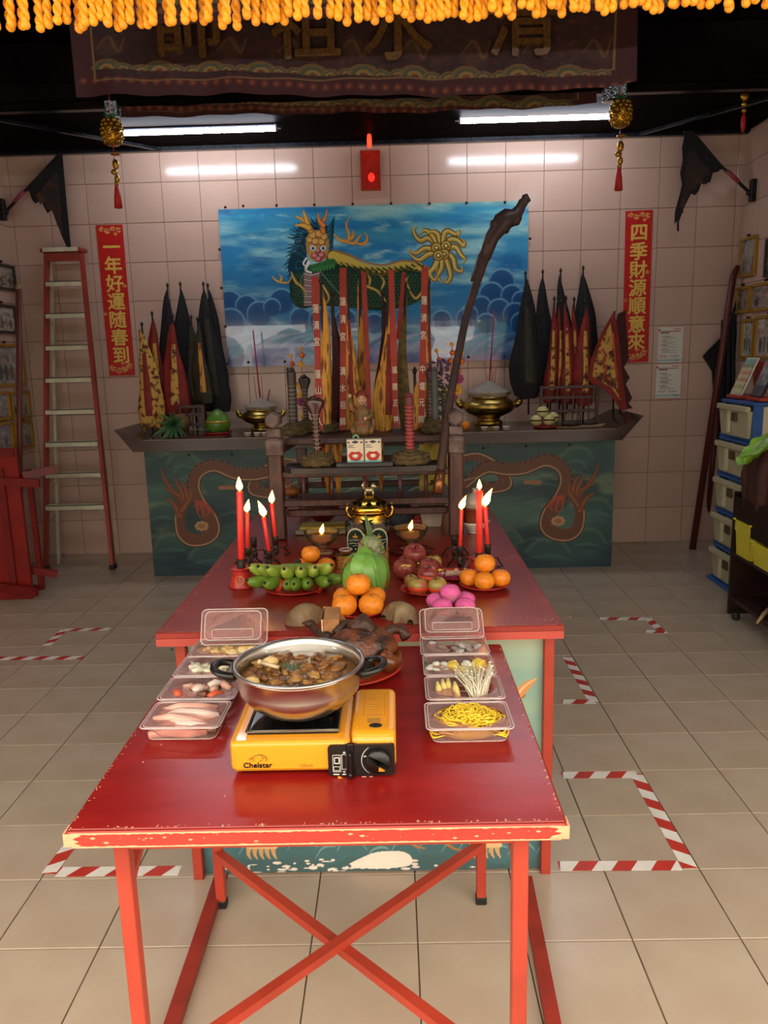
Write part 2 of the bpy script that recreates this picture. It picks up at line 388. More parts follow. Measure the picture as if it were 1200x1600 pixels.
TP = [((936, 967), (1014, 967), 'red-and-white floor tape strip nearest the altar, right of the big table', 1), ((1012, 966), (1032, 986), 'short red-and-white tape running towards camera by the dark shelf', -1),
 ((1008, 987), (1042, 988), 'small curled end of red-and-white tape on the right of the floor', 1), ((886, 1027), (928, 1098), 'red-and-white tape running along the right side of the big table', 1),
 ((878, 1097), (930, 1097), 'short red-and-white tape touching the big table leg, middle right', 1), ((878, 1212), (996, 1211), 'red-and-white tape crosswise on the right, behind the front table corner', 1),
 ((994, 1210), (1078, 1357), 'long slanting red-and-white tape on the right of the front table', 1), ((873, 1354), (1062, 1353), 'red-and-white tape crosswise at bottom right beside the painted panel', 1),
 ((-60, 1030), (131, 1028), 'red-and-white tape crosswise at the left edge of the photo', 1), ((72, 1010), (101, 984), 'short slanting red-and-white tape on the left floor', -1), ((98, 985), (172, 983), 'red-and-white tape crosswise on the left, its end folded over', 1),
 ((76, 1366), (118, 1310), 'slanting red-and-white tape by the front left table corner', -1), ((90, 1363), (281, 1361), 'red-and-white tape crosswise behind the front left table leg', 1)]
for i, (a, b, l, le) in enumerate(TP): tape('floor_tape', l, Zf(*a), Zf(*b), lean=le, z=.0022+.0003*(i % 3))

# ------------------------------------------------------------------ outside the doorway (seen in reflections)
m_car = mat('white_car_paint', 'd9d9d6', .2, coat=.5); m_win = mat('dark_car_glass', '20282c', .08)
for i, (x, y, c, l) in enumerate(((-1.9, -8.5, m_car, 'white parked van outside the doorway, behind the camera'), (3.2, -9.0, mat('red_car_paint', 'a8322a', .25, coat=.5), 'red parked car outside the doorway, behind the camera'))):
    t = thing('parked_car', l, 'car', (x, y, 0)); h = 1.95 if i == 0 else 1.5
    b = MB(); b.add([(px_, py_, pz_) for py_ in (-.85, .85) for px_, pz_ in ((-2.2, .35), (2.2, .35), (2.2, .85), (1.5, 1.0), (1.0, h), (-1.8, h), (-2.15, 1.0))], [(0, 1, 2, 3, 4, 5, 6), (13, 12, 11, 10, 9, 8, 7)]+[(k, (k+1) % 7 , 7+(k+1) % 7, 7+k) for k in range(7)]); obj('car_body', b, c, t)
    b = MB()
    for xa, xb_ in ((-1.7, -.7), (-.6, .3), (.4, 1.0)): b.prism([(xa, 1.05), (xb_+.15*(xb_ > .9), 1.05), (xb_-.05, h-.12), (xa, h-.12)], 0, .01, frame_M((0, .85, 0), (1, 0, 0), (0, 0, 1)) @ Matrix.Translation((0, 0, -.015)))
    obj('window', b, m_win, t); stuff(t.children[-1])
    for wx in (-1.4, 1.4):
        b = MB(); b.tube([(wx, .65, .33), (wx, .9, .33)], .33, 20); obj('wheel', b, mat('tyre_black', '161616', .7), t)
gm = mat('asphalt', '6a6a68', .9, scale=30); b = MB(); b.box((0, -21.2, -.06), (70, 30, .1)); struct('ground', b, gm)
b = MB(); r = random.Random(2)
for k in range(60): b.ball((r.uniform(-18, 18), r.uniform(-19, -16), r.uniform(.3, 2.2)), r.uniform(.7, 1.3), 8, 6, jit=.2)
tag(obj('hedge', b, mat('green_hedge', '4f7a35', .8, scale=6, var=.3)), 'green hedge across the road, behind the camera', 'hedge', kind='stuff')
m_rubber = mat("black_rubber", "1d1a18", .6)
def wobj(name, mb, m, parent):                   # mesh given in room coordinates, hung under its thing
    o = obj(name, mb, m, parent)
    o.matrix_parent_inverse = (Matrix.Translation(parent.location) @ parent.rotation_euler.to_matrix().to_4x4()).inverted(); return o
def wsub(name, mb, m, parent, root):              # the same for a sub-part (its part carries the inverse already)
    return obj(name, mb, m, parent)
# ================================================================== TABLES
m_redtop = mat('red_lacquer_tabletop', '921d19', .26, var=.1, scale=4, col2='801512', bump=.05, bscale=14, spec=.5, stretch=(1, 2.5, 1))
m_redtop2 = mat('worn_red_tabletop', '8f2a20', .28, var=.1, scale=5, col2='7a2018', bump=.06, bscale=12)
m_rededge = mat('bright_red_edge', 'cf352b', .4, var=.06, scale=8)
m_redapron = mat('dull_red_apron', 'b5483d', .4, var=.08, scale=9)
m_redmetal = mat('red_painted_metal', 'a83a28', .38, var=.1, scale=7, bump=.03)
m_reddark = mat('dark_red_floor_rail', '8f2d20', .5, var=.15, scale=10)
m_chip = mat('bare_chipped_wood', 'cfa27a', .6, var=.12, scale=25)

def chips(b, pts, rs, rz, z=.0006, seed=1):
    r = random.Random(seed)
    for (x, y) in pts:
        n = 7; a0 = r.random()*6; l = rs*r.uniform(.4, 1.6); w = l*r.uniform(.15, .5)
        b.prism([(x+cos(a0)*cos(2*pi*k/n)*l*r.uniform(.6, 1)-sin(a0)*sin(2*pi*k/n)*w, y+sin(a0)*cos(2*pi*k/n)*l+cos(a0)*sin(2*pi*k/n)*w) for k in range(n)], rz, rz+z)
    return b
# small front table: x -.615 .. .298, y 1.262 .. 2.13
sx0, sx1, sy0, sy1, sz = -.606, .292, 1.263, 2.135, .80
t = thing('folding_table', 'small red table in front with gas stove, hotpot and plastic food boxes on top', 'table', ((sx0+sx1)/2, (sy0+sy1)/2, 0))
b = MB(); b.box(((sx0+sx1)/2, (sy0+sy1)/2, sz-.0155), (sx1-sx0, sy1-sy0, .031), ch=.003); wobj('tabletop', b, m_redtop, t)
b = MB(); b.box(((sx0+sx1)/2, sy0-.004, sz-.0155), (sx1-sx0-.004, .01, .031), ch=.003); wobj('front_edging', b, m_rededge, t)
b = MB(); r2 = random.Random(5)
def ragged(x0, x1, zc, n, amp, sgn):
    up = [(x0+(x1-x0)*i/n, zc+sgn*(.0008+amp*max(0, r2.gauss(.3, .5)))) for i in range(n+1)]
    b.slab([(x, sy0-.0095, z) for x, z in up]+[(x1, sy0-.0095, zc-sgn*.0012), (x0, sy0-.0095, zc-sgn*.002)], (0, -1, 0), .0008)
ragged(sx0+.012, sx1-.012, sz-.003, 160, .0014, -1); ragged(sx0+.012, sx1-.012, sz-.0285, 160, .0011, 1)
for xc, sg in ((sx0, 1), (sx1, -1)):
    q = [(xc-sg*.001, sz-.002)]+[(xc+sg*(.028+r2.uniform(-.006, .01)-.012*sin(pi*k/9)), sz-.003-.023*k/9) for k in range(10)]+[(xc-sg*.001, sz-.028)]
    b.slab([(x, sy0-.0098, z) for x, z in q], (0, -1, 0), .0009)
    b.box((xc-sg*.0005, sy0+.006, sz-.0155), (.004, .03, .026))
for i in range(26): 
    x = r2.uniform(sx0+.03, sx1-.03); z = sz-.015+r2.uniform(-.008, .008); w = r2.uniform(.001, .006)
    b.slab([(x-w, sy0-.0095, z), (x, sy0-.0095, z-w*.5), (x+w, sy0-.0095, z), (x, sy0-.0095, z+w*.4)], (0, -1, 0), .0005)
wobj('chipped_paint', b, m_chip, t)
b = MB()
pp = [(sx0+.004+abs(r2.gauss(0, .004)), r2.uniform(sy0, sy1)) for _ in range(60)]+[(sx1-.004-abs(r2.gauss(0, .004)), r2.uniform(sy0, sy1)) for _ in range(60)]+[(r2.uniform(sx0+.02, sx1-.02), sy0+.004+abs(r2.gauss(0, .003))) for _ in range(70)]
chips(b, pp, .0026, sz-.0008, .0010, 3); chips(b, [(r2.uniform(sx0, sx1), r2.uniform(sy0, sy1)) for _ in range(22)], .003, sz-.0008, .001, 4)
stuff(wobj('worn_spots', b, m_chip, t))
def leg(name, x, y, top, w=.028, foot=True, lean=0):
    b = MB(); b.box((x, y, top/2+.012), (w, w, top-.024), ch=.002); o = wobj(name, b, m_redmetal, t)
    b = MB(); b.box((x, y, .013), (w+.004, w+.004, .026), ch=.003); wsub('foot_cap', b, m_rubber, o, t)
    return o
fy = sy0+.045; by = 2.085
lxf, rxf = atY(206, 1330, fy).x, atY(812, 1330, fy).x
bl, br = atZ(346, 1392, .0).x, atZ(749, 1388, .0).x
leg('leg', -.523+.0, fy, sz-.03); leg('leg', rxf, fy, sz-.03, .029); leg('leg', -.552, by, sz-.03); leg('leg', br-.002, by, sz-.03)
lxf = -.523
b = MB(); b.bar((-.548, by-.02, sz-.075), (br-.002, by-.02, sz-.075), .02, .02); wobj('back_rail', b, m_redmetal, t)
b = MB(); b.bar((lxf, fy, sz-.055), (rxf, fy, sz-.055), .02, .02); wobj('front_rail', b, m_redmetal, t)
for x0, x1 in ((lxf, -.548), (rxf, br)):
    b = MB(); b.bar((x0, fy, sz-.05), (x1, by, sz-.05), .02, .02); wobj('side_rail', b, m_redmetal, t)
    b = MB(); b.bar((x0, fy, sz-.05-.10), (x0+(x1-x0)*.3, fy+.26, sz-.045), .02, .02); wobj('corner_brace', b, m_redmetal, t)
# the X between the back legs' heads and the front legs' feet
b = MB(); b.bar((-.547, by-.015, .185), (rxf, fy+.015, .185), .026, .022); wobj('cross_brace', b, m_redmetal, t)
b = MB(); b.bar((br, by-.015, .207), (lxf, fy+.015, .207), .026, .022); wobj('cross_brace', b, m_redmetal, t)
# flat floor rails of that table
for pa, pb in (((345, 1372), (270, 1600)), ((822, 1375), (864, 1600))):
    a, c = atZ(*pa, .02), atZ(*pb, .02); d = c-a; c2 = c+d*.35
    b = MB(); b.bar(a, c2, .036, .03); wobj('floor_rail', b, m_reddark, t)
# big table: x -.705 .. .472, y 2.135 .. 4.25, top .85
bx0, bx1, by0, by1, bz = -.703, .474, 2.142, 4.25, .85
T2 = thing('altar_table', 'long worn red table carrying candles, fruit and offerings, painted panels below', 'table', ((bx0+bx1)/2, (by0+by1)/2, 0))
b = MB(); b.box(((bx0+bx1)/2, (by0+by1)/2, bz-.009), (bx1-bx0, by1-by0, .018), ch=.002); wobj('tabletop', b, m_redtop2, T2)
b = MB(); az = bz-.018-.0115; h = .023
b.box(((bx0+bx1)/2, by0+.012, az), (bx1-bx0-.002, .022, h)); b.box(((bx0+bx1)/2, by1-.012, az), (bx1-bx0-.002, .022, h))
for x in (bx0+.012, bx1-.012): b.box((x, (by0+by1)/2, az), (.022, by1-by0-.05, h))
wobj('apron', b, m_redapron, T2)
b = MB(); r2 = random.Random(9)
chips(b, [(r2.uniform(bx0+.02, bx1-.02), by0+.004+abs(r2.gauss(0, .008))) for _ in range(90)]+[(bx1-.01-abs(r2.gauss(0, .01)), r2.uniform(by0, by1)) for _ in range(60)]+[(bx0+.01+abs(r2.gauss(0, .01)), r2.uniform(by0, by1)) for _ in range(60)]+[(bx1-.1+r2.gauss(0, .05), by0+.06+r2.gauss(0, .02)) for _ in range(30)], .005, bz-.0008, .0011, 6)
stuff(wobj('worn_spots', b, mat('pale_scuffs', 'b87a66', .6), T2))
pf = 2.232
for x, y in ((bx0+.05, pf-.01), (bx1-.028, pf-.01), (bx0+.05, by1-.08), (bx1-.028, by1-.08)):
    b = MB(); b.box((x, y, .395), (.03, .03, .79), ch=.002); wobj('leg', b, m_redmetal, T2)
# painted panels
def sea(P, dark='2f4a52', mid='47706e', light='8fae96'):
    P.noise(.012, .03, dark, .35, .75, .8); P.noise(.02, .05, mid, .45, .8, .8, 5); P.noise(.03, .07, light, .6, .9, .5, 9); return P
p0x, p1x = bx0+.066, bx1-.042
P = Print((p0x, pf, .006), (p1x-p0x, 0, 0), (0, 0, .782), 560, 380, '86a593')
P.noise(.015, .03, '7c9f93', .3, .8, 1); P.noise(.01, .05, '9fae92', .5, .9, .7, 3)
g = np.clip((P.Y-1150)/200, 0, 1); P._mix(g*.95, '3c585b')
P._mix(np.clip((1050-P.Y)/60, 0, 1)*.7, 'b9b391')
for i in range(16):                               # wave curls low on the panel
    x = 290+i*38+rnd.uniform(-8, 8); y = 1332+rnd.uniform(-12, 6)
    P.blob(x, y, 26, 15, '41666a'); P.line([(x-24, y+6), (x-12, y-10), (x+8, y-12), (x+24, y+4)], [1, 4, 1], '7fa196', .8)
for (x, y) in ((410, 1330), (760, 1328)):
    for k in range(5): P.line([(x-20+k*9, y-8), (x-22+k*10, y+4), (x-18+k*10, y+12)], [9, 2], 'c89a62'); 
    P.line([(x-22, y-8), (x+20, y-8)], 9, 'd8b27e')
for (x, y) in ((700, 1326), (640, 1322)): P.line([(x, y-6), (x+10, y), (x+24, y+4)], [5, 2], 'b0703c')
P.poly([(545, 1350), (570, 1338), (592, 1331), (625, 1330), (642, 1338), (640, 1352), (600, 1357), (560, 1356)], 'f0ddcc', .97, 5)
for i in range(60):
    x = rnd.gauss(520, 90); y = 1352+rnd.gauss(0, 7); P.blob(x, y, rnd.uniform(2, 8), rnd.uniform(.8, 2.4), 'f0ddcc', .9)
# a painted dragon body and the claw on the right
P.line([(300, 1060), (380, 1160), (520, 1200), (660, 1140), (760, 1080), (815, 1085)], [26, 46, 50, 40, 24, 12], '9c5a32'); P.line([(300, 1060), (380, 1165), (520, 1206), (660, 1146), (760, 1084)], [4, 12, 12, 4], 'd8a878')
P.poly([(795, 1100), (808, 1075), (822, 1064), (841, 1059), (832, 1070), (815, 1090), (806, 1108)], 'c98b50', 1); P.line([(800, 1098), (818, 1074), (838, 1060)], [5, 1], 'e6b98a')
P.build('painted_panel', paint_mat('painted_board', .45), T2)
def sidep(x, nm):
    P = Print((x, pf+.0, .006), (0, by1-.1-pf, 0), (0, 0, .782), 60, 40, '5f8480'); P.v
    n = vnoise(P.u*6, P.v*5); P._mix(np.clip((n-.4)*3, 0, 1), 'a8b292'); P.build(nm, paint_mat('painted_board'), T2)
sidep(p0x-.002, 'side_panel'); sidep(p1x+.002, 'side_panel')
b = MB(); b.box(((p0x+p1x)/2, pf+.012, .395), (p1x-p0x, .018, .775)); wobj('backing_board', b, mat('plain_board', '8d7a62', .7), T2)
b = MB()
for px, py in ((860, 1003), (860, 1009), (859, 1126), (269, 1015)): q = atY(px, py, pf-.002); b.ball(q, .0045, 8, 5, (1, .4, 1))
wobj('screws', b, m_rubber, T2)['kind'] = 'stuff'

# ================================================================== THE ALTAR
AZ, AYF = 1.05, 5.72
m_altw = mat('dark_brown_varnished_wood', '3d2922', .22, var=.15, scale=3, col2='35241e', stretch=(1, 6, 6))
TA = thing('altar', 'long altar with upturned dark wooden ends and blue-green dragon painting, against back wall', 'altar', (-.12, 6.1, 0))
ax0, ax1 = atY(224, 708, 5.76).x, atY(962, 690, 5.76).x
P = Print((ax0, 5.775, .0), (ax1-ax0, 0, 0), (0, 0, AZ-.085), 740, 210, '35504c')
P.noise(.006, .02, '1c3238', .35, .7, .9); P.noise(.01, .03, '557064', .45, .75, .85, 4); P.noise(.02, .05, '8b9370', .62, .85, .6, 8)
P._mix(np.clip((P.Y-845)/40, 0, 1)*.7, '1f3640')
def both(fn):
    fn(lambda x, y: (x, y)); fn(lambda x, y: (1187-x, y-(8 if x < 600 else 0)))
def clouds(m):
    for (x, y, r) in ((270, 850, 30), (330, 868, 36), (400, 850, 30), (255, 800, 26), (300, 735, 30), (285, 720, 26), (430, 870, 30)):
        X, Yy = m(x, y); P.blob(X, Yy, r, r*.45, '35544f', .8); P.line([m(x-r, y+6), m(x-r*.5, y-r*.42), m(x+r*.4, y-r*.45), m(x+r, y+2)], [2, 7, 2], '66755a', .6, soft=6)
        P.line([m(x-r, y+15), m(x, y+8), m(x+r, y+14)], [1, 5, 1], '6f8c84', .3, soft=4)
    for k in range(9):
        x = rnd.uniform(330, 430); y = rnd.uniform(740, 860); P.line([m(x-30, y), m(x, y-5), m(x+30, y+3)], [1, 5, 1], '6c827a', .4, soft=4)
both(clouds)
def dragon(m):
    body = [(447, 752), (425, 738), (405, 745), (385, 760)]
    main = [(465, 770), (430, 740), (395, 742), (368, 740), (335, 728), (310, 738), (303, 760), (312, 785), (330, 810), (334, 830), (322, 842), (300, 845), (285, 835), (280, 815), (281, 795)]
    def bd(pts, w):
        for i, (dx, dy) in enumerate(((0, 0),)):
            q = [m(*p) for p in pts]; P.line(q, w, '3f2418'); P.line(q, [v*.82 for v in w], '6a4432'); 
        s2 = smooth_pts(pts, 7)
        for i in range(2, len(s2)-2, 1):
            (xa, ya), (xb, yb) = s2[i-1], s2[i+1]; L = math.hypot(xb-xa, yb-ya)+1e-6; nx, ny = -(yb-ya)/L, (xb-xa)/L; ww = np.interp(i/len(s2), np.linspace(0, 1, len(w)), w)
            P.line([m(s2[i][0]-nx*ww*.3, s2[i][1]-ny*ww*.3), m(s2[i][0]+nx*ww*.25, s2[i][1]+ny*ww*.25)], .9, '5d3422', .8, curve=0)
            if i % 2: P.line([m(s2[i][0]+nx*ww*.42, s2[i][1]+ny*ww*.42), m(s2[i][0]+nx*ww*.62+(xb-xa)*.3, s2[i][1]+ny*ww*.62+(yb-ya)*.3)], [2, .5], '8a5034', curve=0)
        off = []
        for i in range(1, len(s2)-1):
            (xa, ya), (xb, yb) = s2[i-1], s2[i+1]; L = math.hypot(xb-xa, yb-ya)+1e-6; ww = np.interp(i/len(s2), np.linspace(0, 1, len(w)), w)
            off.append(m(s2[i][0]+(yb-ya)/L*ww*.36, s2[i][1]-(xb-xa)/L*ww*.36))
        P.line(off, 2.0, 'b8936c', curve=0)
    bd([(470, 800), (440, 775), (395, 765), (412, 738), (440, 722), (470, 725)], [20, 20, 18, 17, 14, 8])
    bd(main, [12, 20, 21, 21, 21, 21, 21, 22, 22, 22, 21, 20, 18, 16, 13])
    # flaming tail
    for q in ([(284, 800), (280, 780), (268, 765), (257, 748), (251, 732)], [(284, 800), (282, 778), (272, 770), (256, 762)], [(284, 800), (286, 775), (278, 758), (274, 748)], [(284, 800), (292, 778), (288, 760), (282, 752)], [(282, 806), (270, 786), (258, 778)], [(284, 798), (298, 776), (296, 764)]):
        P.line([m(*p) for p in q], [12, 9, 6, 1.5], '6a3c26'); P.line([m(*p) for p in q], [5, 3, 1], '8c5634')
    for q in ([(312, 785), (318, 800), (316, 812)], [(318, 785), (326, 798), (324, 806)], [(308, 784), (308, 798), (313, 810)], [(322, 790), (332, 800), (336, 802)]):
        P.line([m(*p) for p in q], [6, 3, 1], 'a04a34')
    for k in range(8): P.blob(*m(315+7*cos(k*.8), 822+5*sin(k*.8)), 4, 3, 'b48a62'); 
    P.blob(*m(315, 822), 6, 4, '9a6a48'); 
    for k in range(5): P.blob(*m(345+k*5, 762), 4, 3.4, '9c6c4a')
both(dragon)
for k in range(26):                               # manes that meet in the middle
    x = 470+rnd.uniform(0, 240); y = 700+rnd.uniform(0, 60); P.line([(x-40, y+20), (x-10, y+4), (x+20, y), (x+50, y-8)], [1, 4, 1], 'a99a88', .55)
P.build('painted_panel', paint_mat('altar_painting', .42, bump=.06, spec=.3), TA)
b = MB(); b.box(((ax0+ax1)/2, (5.79+WY)/2, .483), (ax1-ax0-.004, WY-5.80, .962)); wobj('cabinet_body', b, mat('blue_green_board', '4a6660', .5), TA)
L0, L1 = atY(208, 705, AYF).x, atY(178, 672, AYF).x; Q0, Q1 = atY(972, 688, AYF).x, atY(1006, 651, AYF).x
iL, iR = atY(223, 687, AYF).x, atY(962, 665, AYF).x
za = AZ-.085; zw = atY(178, 672, AYF).z; tl = .022
prof = [(L1, zw), (L0, za), (Q0, za), (Q1, zw+.01), (Q1-.05, zw+.008), (iR, AZ), (iL, AZ), (L1+.05, zw-.002)]
b = MB(); yb = WY-.005
b.slab([(x, AYF, z) for x, z in [(L1, zw), (L0, za), (Q0, za), (Q1, zw+.01), (iR, AZ), (iL, AZ)]], (0, 1, 0), yb-AYF); wobj('top_slab', b, m_altw, TA)
b = MB()
b.slab([(iL, AYF-.003, AZ+.001), (iR, AYF-.003, AZ+.001), (iR, AYF-.003, AZ-.004), (iL, AYF-.003, AZ-.004)], (0, 1, 0), .006); wobj('worn_front_edge', b, mat('worn_wood_edge', '8a7a6c', .35), TA)
b = MB()
for px, py in ((295, 711), (362, 710), (755, 700), (822, 697), (890, 695)): b.ball(atY(px, py, 5.77), .009, 8, 5, (1, .4, 1))
stuff(wobj('screws', b, m_rubber, TA))

# ================================================================== RACK ON THE TABLE (shrine stand)
m_rack = mat('worn_purple_brown_wood', '4f2c24', .45, var=.2, scale=14, col2='301a16', bump=.1, stretch=(3, 3, 1))
m_rackf = mat('faded_post_wood', '665550', .55, scale=18, col2='4b3530', bump=.15, fac=(.4, .6))
RK = thing('shrine_rack', 'dark wooden stand with two faceted posts and rails holding snake-headed whips and flags', 'stand', (-.13, 3.6, bz))
PXL, PXR, PY = -.505, .257, 3.30
def post(x, y, top, w=.062, name='post'):
    b = MB(); b.box((x, y, bz+.001+(top-.11-bz)/2), (w, w, top-.112-bz), ch=.006); o = wobj(name, b, m_rack, RK)
    b = MB(); b.box((x, y-.002, top-.155), (w+.012, w+.012, .075), ch=.008)
    for z0, z1, k in ((top-.118, top-.075, .8),): b.box((x, y, (z0+z1)/2), (w*k+.01, w*k, z1-z0), ch=.004)
    b.add(*(lambda r: ([(x+cos(a)*r, y-w/2-.004, top-.04+sin(a)*r) for a in [pi/6+pi/3*k for k in range(6)]]+[(x+cos(a)*r, y+w/2+.004, top-.04+sin(a)*r) for a in [pi/6+pi/3*k for k in range(6)]]+[(x+cos(a)*r*.8, y-w/2-.012, top-.04+sin(a)*r*.8) for a in [pi/6+pi/3*k for k in range(6)]],
        [(12, 13, 14, 15, 16, 17), (11, 10, 9, 8, 7, 6)]+[(k, (k+1) % 6, 6+(k+1) % 6, 6+k) for k in range(6)]+[(12+k, k, (k+1) % 6, 12+(k+1) % 6) for k in range(6)]))(.036))
    wsub('carved_finial', b, m_rackf, o, RK)
post(PXL, PY, 1.405); post(PXR, PY, 1.398)
for x in (-.47, .225):
    b = MB(); b.box((x, 3.95, (bz+1.172)/2), (.05, .05, 1.168-bz), ch=.004); wobj('rear_post', b, m_rack, RK)
def rail(z, y, h, d=.03, x0=PXL+.03, x1=PXR-.03, name='rail'):
    b = MB(); b.box(((x0+x1)/2, y, z), (x1-x0, d, h), ch=.004); return wobj(name, b, m_rack, RK)
zr = lambda px, y: atY(570, px, y).z
rail(zr(687, 3.42), 3.42, .030, .03); rail(zr(738, PY), PY-.01, .027, .03); rail(zr(783, PY), PY-.01, .030, .03); rail(zr(799, 3.36), 3.36, .030)
rail(zr(687, 3.42)-.15, 3.94, .03); rail(.98, 3.94, .03)
b = MB(); b.box(((PXL+PXR)/2, 3.62, zr(687, 3.42)-.002), (PXR-PXL-.06, .40, .022)); wobj('upper_shelf', b, m_rack, RK)
ztray = zr(727, PY)-.004
b = MB(); ys = PY-.005
b.slab([(PXL+.04+(PXR-PXL-.08)*k/20, ys-.06-.035*sin(pi*k/20)**.5 if k not in (0, 20) else ys-.03, ztray-.014) for k in range(21)]+[(PXR-.04, ys+.1, ztray-.014), (PXL+.04, ys+.1, ztray-.014)], (0, 0, 1), .022)
wobj('bowed_front_tray', b, mat('blackened_tray_wood', '2e2623', .4, scale=9, col2='1c1715'), RK)
for x in (-.39, -.27, -.13, .02, .13):
    b = MB(); b.tube([(x, PY-.01, zr(783, PY)), (x, PY-.01, zr(738, PY))], .009, 8); wobj('spindle', b, m_rack, RK)
b = MB()
b.box(((PXL+PXR)/2, 3.41, zr(783, PY)-.004), (PXR-PXL-.06, .20, .014)); wobj('lower_shelf', b, m_rack, RK)
for x in (PXL, PXR):
    for z in (zr(783, PY), zr(687, 3.42)): 
        b = MB(); b.bar((x, PY, z-.03), (x*.9-.01, 3.95, z-.03), .03, .035); wobj('side_rail', b, m_rack, RK)
m_tube = glow("fluorescent_tube_light", "eef2ff", TUBE_STRENGTH)
# ================================================================== ON THE BACK WALL
m_gold = mat('brass', 'c9a24a', .28, metal=1, scale=12, var=.15, bump=.04)
m_goldprint = mat('gold_print', 'e8c25a', .35, var=.06, metal=.0)
# big painting of a horned beast over sea and cloud
g0, g1 = -1.341, 1.090
zt0, zb0 = 2.770, 1.552
PT = thing('dragon_painting', 'wide glossy painting of a horned scaly beast over blue sea and clouds', 'painting', (-.13, WY-.01, 1.54))
P = Print((g0, WY-.024, zb0), (g1-g0, 0, 0), (0, 0, zt0-zb0), 660, 330, '2f7fb0')
gy = np.clip((P.Y-320)/250, 0, 1)
P._mix(np.clip(1-gy*2.6, 0, 1), '58b0c0'); P._mix(np.clip((gy-.35)*3, 0, 1)*.85, '3c739c'); P._mix(np.clip((gy-.7)*4, 0, 1)*.8, '6a6a94')
P.noise(.008, .045, '2f7fb0', .45, .7, .9, 2); P.noise(.012, .05, 'a6d2cc', .5, .78, .8, 6); P.noise(.03, .09, 'cfe0d4', .66, .85, .6, 31); P.noise(.02, .08, '205a90', .6, .8, .5, 11)
P._mix(np.clip((325-P.Y)/6, 0, 1)*.4, 'a8c7a8')
def cloudring(x, y, r, c='28588a', rim='7fb6cc'):
    P.blob(x, y, r, r, c, .95, soft=.12); P.line([(x+cos(a)*r*.94, y-sin(a)*r*.94) for a in [pi*k/8 for k in range(-1, 10)]], [1, 3, 3, 1], rim, .8, soft=2); P.blob(x, y+r*.25, r*.7, r*.7, '1f4a7c', .5, soft=.6)
for x, y, r in ((358, 475, 22), (385, 478, 18), (405, 490, 20), (440, 470, 20), (360, 505, 24), (425, 480, 14), (470, 498, 18), (500, 500, 18), (540, 500, 18), (585, 505, 16), (690, 500, 16), (730, 498, 18), (784, 440, 21), (768, 460, 20), (800, 462, 18), (815, 470, 16), (752, 478, 16), (780, 485, 19), (805, 492, 20), (735, 490, 12), (815, 505, 18), (760, 505, 16)): cloudring(x, y, r)
P.noise(.02, .03, '8a86b0', .5, .8, .6, 21) if False else None
sl = np.clip((P.Y-500)/30, 0, 1); n = vnoise(P.X*.012, P.Y*.03+4); P._mix(sl*np.clip((n-.4)*3, 0, 1)*.8, 'a89ab8'); n = vnoise(P.X*.02+9, P.Y*.05); P._mix(sl*np.clip((n-.55)*4, 0, 1)*.8, '3f4f86')
for k in range(14): 
    x = 360+k*34; P.line([(x-40, 566), (x-20, 540), (x+10, 525), (x+45, 520)], [1, 5, 1], ['8f9cc4', '44558e', 'b6a6bd'][k % 3], .7, soft=3)
# the beast: mane
P.poly([(470, 352), (462, 372), (456, 395), (454, 418), (462, 432), (478, 436), (490, 430), (482, 410), (474, 390), (476, 368)], '143a4a', 1, 4)
for row in range(3):
    for k in range(26):
        t_ = k/25; a = 1.25+t_*2.55; c0 = (489+row*1.5, 388+t_*18); r0 = 17+6*row; r1 = (52 if t_ > .25 else 44)-row*9+rnd.uniform(-4, 4)
        f = lambda rr, da: (c0[0]+cos(a+da)*rr*.86, c0[1]-sin(a+da)*rr*1.12+(.10*rr if t_ > .5 else 0))
        P.line([f(r0, 0), f((r0+r1)*.5, .07), f(r1, .20)], [9, 6, .8], ['0f2f3f', '174a5c', '113644'][(k+row) % 3]); P.line([f(r0+3, .04), f((r0+r1)*.52, .10), f(r1-3, .20)], [1.4, 1.6, .4], '5fa0a8', .75)
for k in range(10):
    t_ = k/9; P.line([(510, 356+t_*38), (517, 352+t_*40), (523-3*t_, 338+t_*46)], [7, 5, .8], '174a5c' if k % 2 else '10323f'); P.line([(512, 353+t_*39), (519, 344+t_*43)], [1.4, .5], '5fa0a8', .8)
P.line([(459, 400), (456, 420), (465, 432)], [10, 12, 8], '133543'); 
# body with dark green scales, belly, back ridge
P.poly([(452, 440), (470, 424), (520, 412), (600, 425), (650, 420), (662, 440), (655, 470), (600, 485), (540, 480), (500, 478), (470, 482), (455, 468)], '1f3b2d', 1, 5)
for r in range(12):
    for c in range(34):
        x = 460+c*6+(r % 2)*3; y = 428+r*4.8
        if y < 420+abs(x-560)*.05 or y > 478-abs(x-560)*.06: continue
        P.line([(x-3, y), (x-1.5, y+2.6), (x+1.5, y+2.6), (x+3, y)], .9, '4b6b45', .8, curve=0)
for k in range(12): P.line([(476, 428+k*4.4), (486, 430+k*4.2), (498, 427+k*4.4)], 3.2, 'a87d86' if k % 2 else 'c79ea0', .95)
P.line([(520, 402), (545, 408), (572, 420), (600, 424), (630, 416), (656, 420), (674, 424), (688, 418)], [22, 15, 13, 13, 13, 10, 6, 4], '6d5a24'); P.line([(520, 400), (545, 406), (572, 417), (600, 421), (630, 413), (656, 418), (674, 423), (688, 417), (694, 405)], [15, 10, 9, 9, 9, 6, 4, 3], 'c9b04e')
P.line([(522, 391), (548, 399), (574, 410), (600, 414), (630, 407), (656, 412), (672, 419)], [2.5, 2], 'a86a2e')
for k in range(15): 
    x = 528+k*9; y = 408+9*sin((x-520)/45); P.line([(x, y+2), (x+7, y+8), (x+3, y+13)], [5, 3, .8], '2d3a22'); P.line([(x, y), (x+6, y+5)], [3, 1], 'c9b04e')
